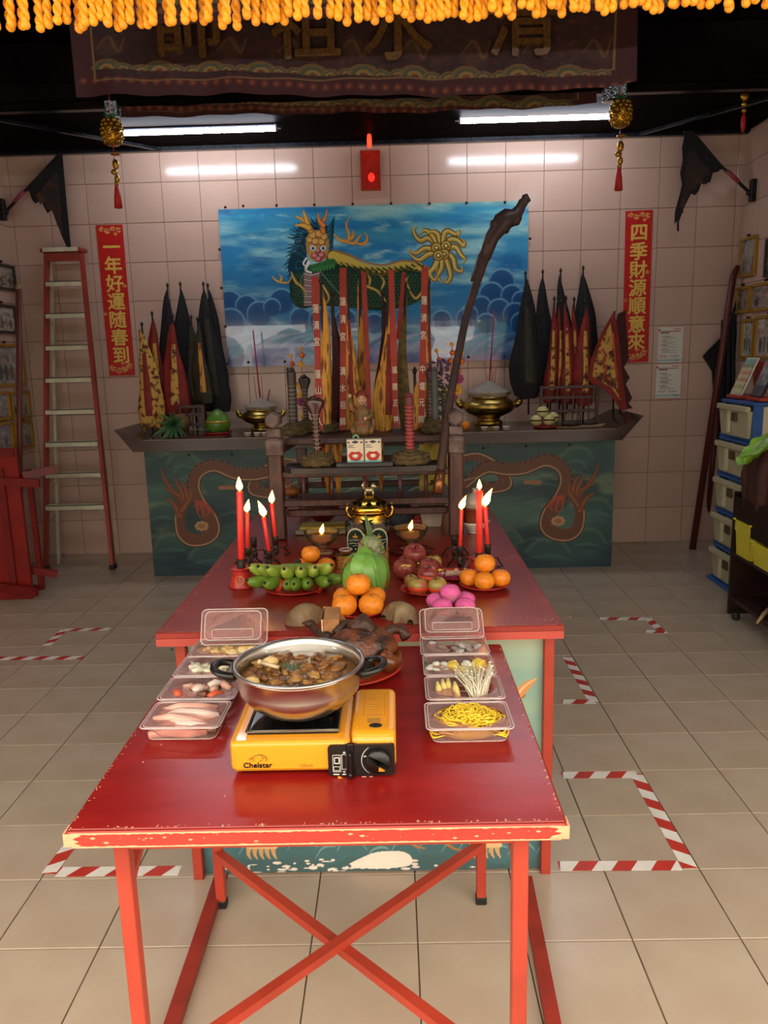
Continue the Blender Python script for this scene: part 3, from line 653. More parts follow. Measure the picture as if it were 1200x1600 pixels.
# head
P.poly([(478, 372), (486, 361), (498, 360), (510, 364), (514, 380), (512, 396), (504, 408), (490, 408), (480, 396)], 'b5853e', 1, 5)
for x, y, r in ((489, 368, 7), (499, 366, 7), (507, 371, 6), (484, 376, 5), (493, 378, 6), (503, 379, 6), (488, 387, 5), (506, 388, 5)): P.blob(x, y, r, r*.9, '7f5526', 1); P.blob(x-.5, y-1, r*.78, r*.7, 'd6a85c', 1, soft=.5)
for x in (489, 505): P.blob(x, 388, 4.6, 4, 'd7dfe0'); P.blob(x, 388, 2.6, 2.6, '3f6d86'); P.blob(x, 388, 1.2, 1.2, '101418')
for x, y, r in ((497, 392, 5), (492, 400, 6), (503, 399, 6), (498, 405, 6)): P.blob(x, y, r, r*.8, '8e3f3c'); P.blob(x-1, y-1, r*.6, r*.5, 'd08a84', 1, soft=.6)
P.poly([(484, 414), (500, 410), (520, 404), (526, 412), (516, 420), (498, 424), (486, 424)], '2f6b3a', 1, 4)
for k in range(7): P.line([(490+k*5, 420-k), (492+k*5, 426-k)], [3, 1], '4a8a48')
P.line([(478, 404), (474, 412), (480, 418)], [3, 2], 'e6dfd2'); P.line([(482, 410), (478, 422), (486, 426)], [5, 3], 'e9e3da')
for pts in ([(485, 360), (478, 350), (474, 344), (463, 338)], [(481, 352), (478, 342), (474, 330)], [(483, 356), (473, 352), (462, 352)]): P.line(pts, [10, 8, 3], '8d5a24'); P.line(pts, [7, 5, 2], 'dca84c')
for pts in ([(505, 362), (503, 350), (508, 340), (511, 328)], [(505, 352), (499, 345), (497, 334)]): P.line(pts, [9, 7, 2], '8d4a24'); P.line(pts, [6, 4, 1.5], 'd98a4c')
P.line([(480, 418), (470, 440), (478, 470)], [1, 1], '6f8f76'); P.line([(500, 424), (540, 470)], [1.6, 1], '86a58c', .7)
# flames
def flame(pts, w=5, c='c06a26', c2='e0b04e'): P.line(pts, [w*.4, w, w*.7, .8], c); P.line(pts, [w*.2, w*.5, w*.3, .4], c2)
for q in ([(522, 366), (530, 374), (543, 377), (545, 366), (541, 352), (546, 338)], [(545, 376), (552, 368), (551, 360)], [(540, 378), (553, 380), (560, 372), (565, 366)], [(556, 380), (568, 381), (574, 372), (570, 363)]): flame(q, 6)
for q in ([(425, 432), (435, 440), (450, 441), (456, 430)], [(437, 441), (440, 434), (436, 428)], [(455, 425), (462, 440), (475, 452), (480, 466)], [(640, 455), (650, 466), (662, 452), (668, 440)], [(560, 440), (575, 448), (590, 455), (602, 470), (596, 458)], [(577, 446), (578, 436), (574, 428)], [(596, 452), (600, 440), (594, 430)], [(640, 452), (634, 440), (638, 432)], [(500, 440), (508, 452), (514, 466), (506, 478)]): flame(q, 5, '9a6a2c', 'd9b765')
# curled tail plume
cx, cy_ = 690, 390
for pts in ([(686, 388), (670, 372), (658, 376), (650, 370), (646, 358), (652, 356)], [(685, 384), (674, 366), (664, 360), (656, 366)], [(688, 380), (684, 366), (676, 362), (668, 365)], [(692, 380), (694, 366), (700, 361), (712, 366), (718, 362), (717, 369)],
            [(696, 384), (704, 374), (716, 376), (724, 384), (726, 378), (722, 374)], [(698, 388), (712, 386), (720, 398), (726, 404), (724, 412)], [(698, 394), (708, 404), (712, 420), (722, 424), (722, 416)], [(694, 398), (700, 414), (704, 432), (698, 442), (694, 434)],
            [(690, 400), (690, 418), (684, 432), (690, 442)], [(686, 398), (680, 414), (672, 428), (680, 438), (684, 430)], [(682, 394), (668, 398), (656, 406), (646, 402), (640, 394)], [(682, 390), (664, 388), (650, 396), (638, 390)]):
    P.line(pts, [10, 10, 7, 2], '6e5218'); P.line(pts, [6, 6, 4, 1], 'b99a46'); P.line([(p[0]-1, p[1]-1) for p in pts], [2, 2, 1], 'e2cf88', .8)
P.line([(650, 418), (666, 424), (680, 418), (686, 404)], [3, 3], 'd3bb66')
for x, y in ((682, 387), (697, 384), (694, 397), (685, 399)):
    P.blob(x, y, 8.6, 8.6, '5a4414'); P.blob(x, y, 7, 7, 'c9ab58'); P.line([(x+5*cos(a)*(1-a/14), y+5*sin(a)*(1-a/14)) for a in np.linspace(0, 9, 16)], 1.5, '5a4414', curve=0); P.blob(x, y, 1.8, 1.8, 'e7d9a2')
P.build('painted_board', paint_mat('glossy_painting', .16, 1, .03, bscale=1.6), PT)
b = MB(); b.box(((g0+g1)/2, WY-.012, (zt0+zb0)/2), (g1-g0-.004, .020, zt0-zb0-.004)); wobj('backing_board', b, mat('aged_backing', '5e6b5c', .5), PT)
b = MB()
for px, py in ((352, 324), (380, 322), (432, 321), (491, 320), (551, 319), (611, 318), (671, 318), (729, 317), (789, 316), (343, 390), (346, 450), (352, 510), (356, 568), (388, 566), (445, 565), (828, 373), (824, 440), (788, 557), (732, 558), (822, 320)):
    q = atY(px, py, WY-.03); b.lathe([(.011, 0), (.010, .006), (.001, .010)], 10, (0, 0, 0), True, Matrix.Translation(q) @ Matrix.Rotation(pi/2, 4, 'X'))
stuff(wobj('screws', b, mat('rusty_screw', '3a2a20', .5, metal=.6), PT))
# couplets
m_red = mat('festive_red_paper', 'c2140f', .45, var=.05, scale=30)
m_flow = mat('gold_pink_flower_print', 'd8a24e', .45, scale=60, col2='c25a4a', fac=(.45, .6))
def couplet(tl, tr, bl_, chars, label):
    a, c, e = atY(*tl, WY-.006), atY(*tr, WY-.006), atY(*bl_, WY-.006); w = .21; H = a.z-e.z
    ex = (c-a).normalized(); ey = (a-e).normalized(); M = frame_M(e, ex, ey)
    o = MB(); o.prism([(0, 0), (w, 0), (w, H), (0, H)], -.0, .002, M); t = tag(obj('couplet_scroll', o, m_red), label, 'scroll')
    n = len(chars); m = writing([(ch, w*.52, H-.165-i*(H-.33)/(n-1), .142, 1.02) for i, ch in enumerate(chars)], M @ Matrix.Translation((0, 0, .0025)), .024)
    obj('gold_lettering', m, m_goldprint, t)
    f = MB(); r = random.Random(4)
    for (cx, cy, rr) in ((.04, H-.03, .022), (.085, H-.045, .026), (.13, H-.03, .022), (.175, H-.04, .024), (.15, H-.07, .015), (.03, .06, .03), (.08, .04, .03), (.13, .05, .03), (.17, .075, .03), (.12, .10, .018), (.185, H*.60, .018), (.012, H*.42, .016)):
        for k in range(5):
            aa = 2*pi*k/5+r.random(); q = rr*.55
            x, y = cx+cos(aa)*q, cy+sin(aa)*q
            pol = [(min(max(x+cos(bq)*rr*.5, .002), w-.002), min(max(y+sin(bq)*rr*.35, .002), H-.002)) for bq in [2*pi*j/8 for j in range(8)]]
            f.prism(pol, .0022, .0028+.0002*k, M)
    stuff(obj('flower_print', f, m_flow, t))
couplet((150, 352), (188, 351), (171.5, 587), '一年好運随春到', 'long red scroll with gold characters hanging left of the painting')
couplet((977.5, 330), (1018, 328), (972, 567), '四季財源順意來', 'long red scroll with gold characters hanging right of the painting')
# paper notices
m_paper = mat('white_notice_paper', 'dcd6c8', .6, var=.03); m_ink = mat('grey_ink', '5a5650', .7); m_rink = mat('red_ink', 'b5433c', .6); m_bink = mat('pale_blue_band', '9fc2c8', .6)
def notice(px, py, label, w=.205, H=.28, head='hdr'):
    e = atY(px, py, WY-.006); M = XZ(e); t = tag(obj('paper_notice', MB().prism([(0, 0), (w, 0), (w, H), (0, H)], 0, .0015, M), m_paper), label, 'notice')
    b = MB(); r = random.Random(int(px)+int(py)); b.cur = 0
    def bar_(x, y, l, h=.004, c=0): b.cur = c; b.prism([(x, y), (x+l, y), (x+l, y+h), (x, y+h)], .0016, .002, M)
    bar_(.0, H-.032, .012, .02, 1); bar_(.016, H-.035, .16, .006, 1); bar_(.12, H-.018, .06, .006, 1); bar_(.018, H-.048, .07, .009, 0)
    y = H-.075
    for k in range(4):
        b.cur = 0; bar_(.02, y, .007, .007); bar_(.034, y, r.uniform(.04, .07), .005)
        for j in range(2+k % 2): bar_(.034, y-.009-.008*j, r.uniform(.07, .12), .002)
        y -= .034
    for x in (.02, .11): bar_(x, .048, .012, .008, 1); bar_(x+.016, .050, .045, .004); bar_(x, .036, .05, .002)
    bar_(.0, .012, w, .014, 2); bar_(.14, .016, .035, .005, 0)
    stuff(obj('printed_lines', b, [m_ink, m_rink, m_bink], t))
notice(1027, 567, 'white printed notice with red heading, upper of two on the right wall tiles', .20); notice(1024, 622, 'white printed notice with red heading, lower of two beside the leaning pole', .20, .27)
# red amulet box and red bulb
m_redbox = mat('dark_red_lantern_box', '8f1d14', .3, emit=.25)
c = atY(579, 267, 6.46); t = thing('amulet_plaque', 'small red framed paper amulet with a glowing spot hanging above the painting', 'plaque', (c.x, 6.46, c.z))
b = MB(); b.box((0, 0, 0), (.155, .03, .29), ch=.004); obj('plaque_board', b, m_redbox, t)
b = MB()
for x in (-.073, .073): b.box((x, -.017, 0), (.008, .008, .29))
for z in (-.141, .141): b.box((0, -.017, z), (.14, .008, .008))
for z in (.09, .04): b.ring = None; b.tube([(cos(k*pi/8)*.02, -.018, z+sin(k*pi/8)*.02) for k in range(17)], .003, 5, False)
obj('raised_border', b, mat('dull_orange_trim', 'a8401e', .4), t)
g = MB(); g.ball((.005, -.014, -.05), .026, 12, 8, (1, .3, 1.3)); obj('red_glow_lamp', g, glow('red_lamp_glow', 'ff1c10', 2.2), t)
c = atY(577, 219, 6.25); t = thing('red_bulb', 'small glowing red candle-shaped bulb on a curled wire under the ceiling', 'bulb', c)
b = MB(); b.lathe([(.001, -.055), (.016, -.045), (.018, 0), (.014, .035), (.008, .045)], 12); obj('bulb_glass', b, glow('red_bulb_glow', 'ff2a14', 4.0), t)
b = MB(); b.lathe([(.012, .04), (.014, .075), (.006, .085)], 10); obj('socket', b, mat('brass_socket', '8a6a3a', .4, metal=1), t)
b = MB(); b.tube([(0, 0, .08), (.0, 0, .14), (-.06, 0, .155), (-.10, 0, .12), (-.11, 0, .09), (-.07, 0, .05), (-.04, 0, .07)], .004, 6); b.ball((-.07, 0, .06), .014); obj('curled_wire', b, mat('copper_wire', '7a4a2a', .4, metal=.8), t)
# fluorescent tubes
def tube_lamp(a, c, ceil, l):
    zz = a.z; t = thing('fluorescent_lamp', l, 'lamp', (a+c)/2); h = (c.x-a.x)/2
    b = MB(); b.tube([(-h, 0, 0), (h, 0, 0)], .017, 12); obj('tube', b, m_tube, t)
    b = MB(); b.box((0, .0, .032), (2*h+.04, .03, .02), ch=.003); obj('batten', b, mat('lamp_batten', '1c1e22', .6, ior=1.04), t)
    for s in (-1, 1):
        b = MB(); b.box((s*(h+.006), 0, .008), (.014, .03, .05), ch=.003); b.tube([(s*h, 0, 0), (s*(h+.04), 0, 0)], .006, 8); obj('end_holder', b, mat('white_plastic_holder', 'c9c6bd', .4), t)
    b = MB(); b.box((0, 0, .042+(ceil-zz-.042)/2), (.03, .03, max(.004, ceil-zz-.042))); obj('hanger', b, m_black, t)
for (pa, pb, l) in (((188, 208), (430, 201), 'lit fluorescent tube on the left under the black ceiling'), ((720, 188.5), (962, 182), 'lit fluorescent tube on the right under the black ceiling')):
    a, c = atY(pa[0], pa[1], 5.93), atY(pb[0], pb[1], 5.93); a.z = c.z = (a.z+c.z)/2; tube_lamp(a, c, CZ, l)
for x, l in ((-1.5, 'fluorescent tube near the doorway, left, above the camera view'), (1.25, 'fluorescent tube near the doorway, right, above the camera view')): tube_lamp(Vector((x-.6, 2.6, 3.5)), Vector((x+.6, 2.6, 3.5)), 3.57, l)
# embroidered cloth
m_cloth = paint_mat('embroidered_cloth', .75)
def cloth(name, label, y, pl, pr, pb, pt, wavy, seedo, chars=False):
    x0, x1 = atY(pl, pb, y).x, atY(pr, pb, y).x; z0, z1 = atY((pl+pr)/2, pb, y).z, atY((pl+pr)/2, pt, y).z
    t = thing(name, label, 'cloth', ((x0+x1)/2, y, z1))
    P = Print((x0, y, z0), (x1-x0, 0, 0), (0, 0, z1-z0), 520, 110, '2c0f0c')
    P.noise(.06, .09, '3f1810', .5, .75, .9, seedo); P.noise(.12, .16, '5a3418', .62, .8, .5, seedo+3); P.noise(.09, .12, '2a2a1c', .62, .8, .5, seedo+8)
    H = pb-pt
    Y0_ = lambda x: pb-(8+.012*(x-pl))*1+0
    ed = P.u*0
    zz_ = z1-z0; P._mix(((P.v < .19) | (P.u < .035) | (P.u > .965)).astype(float)*.85, '3a0f0c')
    for k in range(46):
        x = pl+12+(pr-pl-24)*k/45; wy = pb-.1*H; P.blob(x, wy, 7, 6, '5a2216', .8); P.blob(x, wy, 3, 3, '80481e', .8)
    P._mix((abs(P.v-.195) < .008)*1.0*((P.u > .035) & (P.u < .965)), '70522a'); P._mix(((abs(P.u-.037) < .0015) | (abs(P.u-.963) < .0015))*1.0*(P.v > .19), '70522a')
    for k in range(30):
        x = pl+50+(pr-pl-100)*k/29; wy = pb-.23*H; r = 15 if k % 3 == 0 else 9
        for j, c_ in ((1, '6a5226'), (.75, '3b4634'), (.5, '8a6a30'), (.25, '5a2a18')):
            P.poly([(x+cos(a)*r*1.7*j, wy-abs(sin(a))*r*1.15*j) for a in np.linspace(0, pi, 14)]+[(x-r*1.7*j, wy)], c_, .85)
    if chars:
        for k in range(9):
            x = 170+k*95; P.blob(x, 75+rnd.uniform(-12, 8), 18, 14, '4a3a1c', .5, soft=.8); P.line([(x-20, 80), (x, 60), (x+16, 84), (x+25, 60)], [2, 6, 3], '6b4a20', .6)
    z = z1-z0; 
    for gy_ in range(P.W[1].shape[0]): pass
    P.W[1] = P.W[1]+.02*np.sin(P.u*26+seedo)*(1-P.v)+.015*np.sin(P.u*61)*(1-P.v)
    P.W[2] = P.W[2]+wavy*(.02*np.sin(P.u*5.5+.6))*(1-P.v)-wavy*.02*np.sin(P.u*pi)*(1-P.v)
    P.build('cloth_sheet', m_cloth, t)
    if chars:
        zc = atY(478, 50, y).z
        L = [(ch, atY(px, py, y).x, atY(px, py, y).z, .36, 1.05) for ch, px, py in (('師', 297, 38), ('祖', 478, 40), ('水', 622, 42), ('清', 815, 36))]
        m = writing(L, XZ((0, y-.03, 0)), .014, .006); stuff(wobj('gold_characters', m, mat('gold_embroidery', '6e4a1c', .5, scale=60, var=.3), t))
    b = MB(); b.box(((x0+x1)/2, y+.02, z1+.0), (x1-x0+.1, .03, .04)); wobj('hanging_rail', b, m_black, t)
cloth('embroidered_banner', 'wide dark red embroidered cloth with large gold characters hanging under the ceiling', 4.55, 118, 992, 142, 12, 1, 3, True)
cloth('valance_cloth', 'lower dark red embroidered valance hanging behind the cloth with gold characters', 5.36, 190, 930, 174, 130, .4, 17)
cloth('valance_cloth', 'dark red top valance hanging nearer the camera, just behind the yellow fringe', 4.2, 160, 1080, 24, -60, 0, 29)
# yellow fringe
m_fr = mat('golden_yellow_cord', 'f2a016', .5, var=.12, scale=60, objvar=.06); fz = 2.004
t = thing('fringed_valance', 'row of bright yellow twisted cord tassels across the top of the doorway', 'fringe', (0, 1.0, fz+.09))
b = MB(); b.box((-.12, 1.0, fz+.115), (5.7, .012, .06)); obj('valance_band', b, m_fr, t, (0, 0, -fz-.09)) ; t.children[0].location = (0, -1.0, -(fz+.09))
def strand():
    b = MB(); n = 26
    for ph in (0, pi):
        b.tube([(cos(ph+i*.85)*.0024, sin(ph+i*.85)*.0024, .09-.088*i/n) for i in range(n+1)], .0032, 6)
    b.ball((0, 0, .001), .0055, 8, 6); return b
sm = strand(); proto = obj('cord_tassel', sm, m_fr, t); r3 = random.Random(11); k = 0; x = -1.28
while x < 1.28 and k < 296:
    o = proto if k == 0 else proto.copy()
    if k: C.objects.link(o); o.parent = t
    o.location = (x, r3.uniform(-.012, .012), -.09+r3.uniform(-.003, .006)); o.rotation_euler = (r3.uniform(-.06, .06), r3.uniform(-.08, .08), r3.uniform(0, 3)); o.scale = (1.0, 1.0, 1.0)
    x += r3.choice((.0072, .0078, .0085, .009, .0095, .014)) ; k += 1
# lucky pineapples hanging from the ceiling
m_gl = mat('gold_foil', 'b9892a', .3, metal=.8, scale=30, bump=.1); m_tas = mat('red_silk', 'c01a14', .5, stretch=(40, 40, 1), bump=.1); m_leafg = mat('green_foil', '2f6a34', .4)
def lucky(px, py, y, s, label):
    c = atY(px, py, y); t = thing('pineapple_ornament', label, 'ornament', (c.x, y, c.z))
    b = MB(); n = 14
    b.lathe([(.001, -.085), (.035, -.08), (.058, -.05), (.064, 0), (.058, .045), (.035, .07), (.005, .078)], 28, rf=lambda a, i: 1+.07*cos(a*9+i*1.6)); 
    for i in range(6):
        for j in range(10):
            zz = -.06+i*.024; r_ = .062*sqrt(max(.1, 1-(zz/.095)**2)); a = 2*pi*(j+.5*(i % 2))/10; b.ball((cos(a)*r_, sin(a)*r_, zz), .013, 6, 4)
    obj('pineapple_body', b, m_gl, t)
    b = MB()
    for k in range(9): a = 2*pi*k/9; b.tube([(0, 0, .065), (cos(a)*.02, sin(a)*.02, .09), (cos(a)*.045, sin(a)*.045, .10)], [.008, .007, .001], 5)
    obj('leaf_crown', b, m_leafg, t)
    b = MB(); b.tube([(0, 0, .08), (0, 0, CZ-c.z if y > 5.4 else .32)], .002, 5); b.tube([(0, 0, -.085), (0, 0, -.42)], .002, 5); obj('cord', b, m_tas, t)
    b = MB(); b.lathe([(.006, 0), (.03, .005), (.03, .012), (.006, .017)], 14, (0.01, 0, -.14), True); b.ball((.005, 0, -.19), .022, 8, 6, (1, .7, 1.5)); b.ball((-.008, 0, -.235), .018, 8, 6, (1.2, .7, 1)); b.ball((.006, 0, -.275), .018, 8, 6, (1, .7, 1.4)); b.lathe([(.012, -.315), (.014, -.30), (.006, -.288)], 8); obj('gold_coins_and_ingots', b, m_gl, t)
    b = MB(); b.lathe([(.024, -.45), (.02, -.38), (.011, -.32), (.006, -.31)], 14, rf=lambda a, i: 1+.08*cos(a*7)); obj('red_tassel', b, m_tas, t)
    return t
lucky(175, 206, 5.25, 1, 'gold pineapple ornament with red tassel hanging at the left tube lamp'); lucky(970, 177, 5.25, 1, 'gold pineapple ornament with red tassel hanging at the right tube lamp')
c = atY(1163, 165, 5.6); t = thing('knot_ornament', 'small red and gold hanging charm near the right wall corner', 'ornament', (c.x, 5.6, c.z))
b = MB(); b.tube([(0, 0, .0), (0, 0, CZ-c.z)], .002, 5); b.lathe([(.001, .0), (.014, -.03), (.016, -.08), (.008, -.12)], 10, (0, 0, -.04)); obj('cord', b, m_tas, t)
b = MB(); b.ball((0, 0, .06), .028, 10, 8, (1, .6, 1.2)); b.ball((0, 0, .01), .02, 8, 6, (1, .7, 1)); b.ball((0, 0, -.03), .016, 8, 6); b.tube([(-.03, 0, .09), (0, 0, .05), (.03, 0, .09)], .005, 5); obj('gold_charm', b, m_gl, t)
for px, py, w, h, l in ((180, 175, 20, 24, 'small grey glossy box fixed to the dark beam above left pineapple'), (956, 146, 36, 34, 'shiny rectangular metal plate fixed to the beam above right pineapple')):
    c = atY(px, py, 5.36); s = pxsize(c); b = MB(); b.box((0, 0, 0), (w*s, .04, h*s), ch=.004); c.y = 5.30
    tag(obj('beam_plate', b, mat('shiny_plate', 'b9bcb8', .12, metal=.9, scale=40, bump=.3), None, c), l, 'plate')
# wall pennants of black cloth on short poles
m_bc = mat('black_flag_cloth', '1c1a1c', .8, scale=30, var=.3, bump=.15); m_bp = mat('faded_black_print', '2a211c', .7, scale=9, col2='4a2a1a', fac=(.5, .62)); m_pole = mat('pink_pole', '9a3a50', .5); m_iron = mat('black_iron', '1f1b19', .45, metal=.5, bump=.1)
def pennant(y, tip, base, low, bite, wall, label, inner):
    a, c, d = atY(*tip, y), atY(*base, y), atY(*low, y); t = thing('wall_flag', label, 'flag', (c.x, y, c.z))
    b = MB(); pts = [a]+[atY(*p, y) for p in bite]+[d]
    pts2 = [a]+[atY(*p, y) for p in inner]
    b.slab([p for p in pts2], (0, 1, 0), .006); wobj('flag_cloth', b, m_bc, t)
    cc = sum(pts2, Vector())/len(pts2); b = MB(); b.slab([cc+(p-cc)*.62+Vector((0, -.002, 0)) for p in pts2], (0, 1, 0), .001); wobj('faded_print', b, m_bp, t)
    w = Vector((wall, y, atY(*base, y).z-.05)); e = c+(c-a)*.5; e.x = wall-(.06 if wall > 0 else -.06); k_ = (e.x-a.x)/(c.x-a.x); e = a+(c-a)*k_
    b = MB(); b.tube([a+Vector((0, .01, 0)), c+Vector((0, .01, 0))], .010, 8); b.tube([c+Vector((0, .01, 0)), e+Vector((0, .01, 0))], .012, 8); o = wobj('flagpole', b, mat('dark_pole', '2a1d1c', .5), t)
    b = MB(); b.tube([c+(e-c)*.1+Vector((0, .0, 0)), c+(e-c)*.6+Vector((0, .0, 0))], .015, 8); wsub('pink_wrap', b, m_pole, o, t)
    b = MB(); s = 1 if wall > 0 else -1; b.box((wall-s*.02, y+.01, e.z), (.04, .05, .16), ch=.005); b.tube([e+Vector((0, .01, -.02)), (wall-s*.01, y+.01, e.z)], .02, 8); wobj('wall_bracket', b, m_iron, t)
pennant(6.4, (93, 239), (40, 296), (111, 392), [], LX, 'black scalloped pennant on a pole high at the left wall corner', [(97, 240), (104, 320), (111, 390), (107, 392), (96, 368), (84, 335), (80, 328), (76, 331), (74, 333), (68, 322), (64, 312), (55, 318), (50, 312), (46, 300), (41, 297)])
pennant(6.3, (1069, 204), (1133, 264), (1060, 362), [], RX, 'black jagged pennant on a pole high at the right wall corner', [(1083, 204), (1132, 262), (1122, 268), (1114, 270), (1110, 284), (1101, 288), (1096, 286), (1092, 298), (1086, 305), (1080, 302), (1070, 322), (1061, 346), (1061, 362), (1058, 360), (1058, 345), (1054, 350), (1055, 330), (1062, 305), (1066, 288), (1063, 270), (1067, 250), (1066, 230), (1069, 215), (1070, 204)])
# ================================================================== LEFT SIDE
m_alu = mat('worn_aluminium', 'd8d5b8', .4, metal=.2, scale=10, bump=.05, var=.1); m_ladred = mat('red_fibreglass', '9c3a2e', .45, var=.12, scale=5)
f0, f1 = atZ(60, 893, 0), atZ(178, 888, 0); yT = 6.38
tA, tB = atY(73, 395, yT), atY(127, 393, yT)
t = thing('step_ladder', 'tall red folding step ladder with pale metal treads leaning at the left wall corner', 'ladder', (f0+f1)/2)
f0, f1 = Vector((-2.80, 6.02, 0)), Vector((-2.262, 6.02, 0)); tA.z = tB.z = (tA.z+tB.z)/2
for a, c in ((f0, tA), (f1, tB)):
    b = MB(); d = (c-a); b.bar(a, c, .028, .075, up=(1, 0, 0)) if False else b.bar(a, c, .026, .05, up=(0, 1, 0)); o = wobj('side_rail', b, m_ladred, t)
    b = MB(); b.box((a.x, a.y, .02), (.04, .085, .04), ch=.005); wsub('rubber_foot', b, m_rubber, o, t)
ys_ = [443, 493, 543, 593.5, 643.5, 694, 742.5, 793]; H = tA.z
for i, py in enumerate(ys_):
    lo, hi = 0, 1
    for _ in range(30):
        k = (lo+hi)/2; p = f0.lerp(tA, k)
        if projn(p.x, p.y-.035, p.z)[1] > py: lo = k
        else: hi = k
    a, c = f0.lerp(tA, k), f1.lerp(tB, k)
    b = MB(); b.box(((a.x+c.x)/2, a.y, a.z+.012), (c.x-a.x-.02, .085, .006)); b.box(((a.x+c.x)/2, a.y-.04, a.z-.004), (c.x-a.x-.02, .005, .038)); b.box(((a.x+c.x)/2, a.y+.04, a.z-.0), (c.x-a.x-.02, .004, .03))
    o = wobj('tread', b, m_alu, t)
    if i > 4:
        b = MB()
        for q, s in ((a, 1), (c, -1)): b.bar((q.x+s*.015, q.y+.02, q.z-.09), (q.x+s*.09, q.y+.02, q.z-.005), .012, .004)
        wsub('tread_strut', b, m_alu, o, t)
b = MB(); b.box(((tA.x+tB.x)/2, yT, tA.z+.01), (tB.x-tA.x+.05, .14, .03), ch=.005); b.box(((tA.x+tB.x)/2, yT-.03, tA.z-.04), (tB.x-tA.x-.02, .02, .06)); wobj('top_cap', b, m_ladred, t)
b = MB(); b.box(((tA.x+tB.x)/2, yT-.072, tA.z+.012), (tB.x-tA.x, .006, .03)); wobj('top_trim', b, m_alu, t)
for a, c in ((f0+Vector((.02, .20, 0)), tA+Vector((.01, .05, 0))), (f1+Vector((-.05, .18, 0)), tB+Vector((-.01, .05, 0)))):
    b = MB(); b.bar(a, c, .02, .03, up=(0, 1, 0)); wobj('rear_rail', b, m_alu, t)
# red folding table standing on its edge against the left wall
m_r1 = mat('dark_red_table_paint', '8f1a12', .4, var=.15, scale=4, bump=.05); m_r2 = mat('deep_red_table_frame', '7a140e', .45, var=.15, scale=8)
yt = 5.28
x1 = atY(38, 800, yt).x; zt = atY(20, 700, yt).z
t = thing('upended_table', 'red folding table standing on its edge at the far left, legs sticking out', 'table', (x1-.3, yt, 0))
b = MB(); b.box((x1-.20, yt-.006, zt/2+.0), (.40, .03, zt), ch=.004); wobj('tabletop', b, m_r1, t)
b = MB(); zc = atY(0, 722, yt-.03).z
b.box((x1-.2, yt-.03, zt-.03), (.38, .02, .05)); b.box((x1-.12, yt-.03, zt*.45), (.05, .02, zt*.85)); b.box((x1-.30, yt-.03, zt*.45), (.05, .02, zt*.85)); wobj('battens', b, m_r2, t)
def legbar(pa, pb, ya, yb_, w=.055, nm='leg'):
    b = MB(); b.bar(atY(*pa, ya), atY(*pb, yb_), w, .03, up=(0, 0, 1) if False else (0, 1, 0)); wobj(nm, b, m_r2, t)
legbar((-2, 752), (62, 755), yt-.05, yt-.05); legbar((36, 744), (90, 732), yt+.02, yt+.12); legbar((-2, 917), (58, 925), yt-.05, yt-.12, .06); legbar((38, 889), (90, 897), yt+.03, yt+.1, .05)
b = MB(); b.box((x1+.02, yt+.09, zt*.45), (.035, .03, zt*.8)); wobj('leg', b, m_r2, t)
b = MB(); b.bar((x1-.38, yt+.10, zt*.8), (x1+.03, yt+.10, zt*.8), .04, .03); b.bar((x1-.38, yt+.10, .05), (x1+.03, yt+.10, .05), .04, .03); wobj('stretcher', b, m_r2, t)
# pole at the left wall
a, c = atY(29, 452, 5.85), atY(30, 885, 5.75); c.z = .0
t = thing('leaning_stick', 'thin dark red wooden stick leaning at the left wall between ladder and pictures', 'stick', c)
b = MB(); b.tube([c, a], .02, 8); wobj('stick_shaft', b, mat('red_brown_stick', '6a3228', .45, stretch=(6, 6, .5)), t)
b = MB(); b.tube([a, a+Vector((.0, 0, .03))], [.022, .02], 8); wobj('stick_end', b, mat('cut_wood_end', 'a5835a', .6), t)
# framed pictures: left wall and right wall
def framed(x, quad, label, fc, pc, seed, group=None, gold=True):
    """quad: pixel corners near-top, far-top, far-bottom, near-bottom"""
    p = [atX(*q, x) for q in quad]; s = 1 if x < 0 else -1
    ya = sum(q.y for q in (p[0], p[3]))/2; yb2 = sum(q.y for q in (p[1], p[2]))/2; za_ = (p[0].z+p[1].z)/2; zb = (p[2].z+p[3].z)/2
    yb2 = min(yb2, WY-.02); y0, y1 = min(ya, yb2), max(ya, yb2); t = thing('picture_frame', label, 'picture', (x+s*.012, (y0+y1)/2, zb), 0, group)
    h = za_-zb; w = y1-y0; fw = .022
    b = MB()
    for zz in (zb+fw/2, za_-fw/2): b.box((x+s*.014, (y0+y1)/2, zz), (.024, w, fw), ch=.003)
    for yy in (y0+fw/2, y1-fw/2): b.box((x+s*.014, yy, (zb+za_)/2), (.024, fw, h-2*fw), ch=.003)
    wobj('frame', b, fc, t)
    P = Print((x+s*.012, y0+fw, zb+fw), (0, w-2*fw, 0), (0, 0, h-2*fw), 44, 44, pc); r = random.Random(seed)
    k = vnoise(P.u*5+seed, P.v*6); P._mix(np.clip((k-.5)*3, 0, 1)*.8, '4a403a'); 
    k = vnoise(P.u*9+seed*2, P.v*9); P._mix(np.clip((k-.55)*4, 0, 1)*.8, 'd0c4b0')
    for j in range(5): 
        q = ((P.u-.15-.17*j)**2/.004+(P.v-.3)**2/.05) < 1; P._mix(q*.7, ['5a4238', '8a7a6a', '33363c'][r.randrange(3)]); q = ((P.u-.15-.17*j)**2/.0015+(P.v-.62)**2/.005) < 1; P._mix(q*.8, 'b48a70')
    o = P.build('photograph', paint_mat('framed_photo', .15, .4), t)
    b = MB(); b.tube([(x+s*.01, (y0+y1)/2, za_+.012), (x+s*.03, (y0+y1)/2, za_+.012)], .009, 8); wobj('hanging_nail', b, m_iron, t)
m_fg = mat('gilt_frame', 'b8892c', .35, metal=.3, scale=15); m_fb = mat('dark_frame', '3a322c', .4)
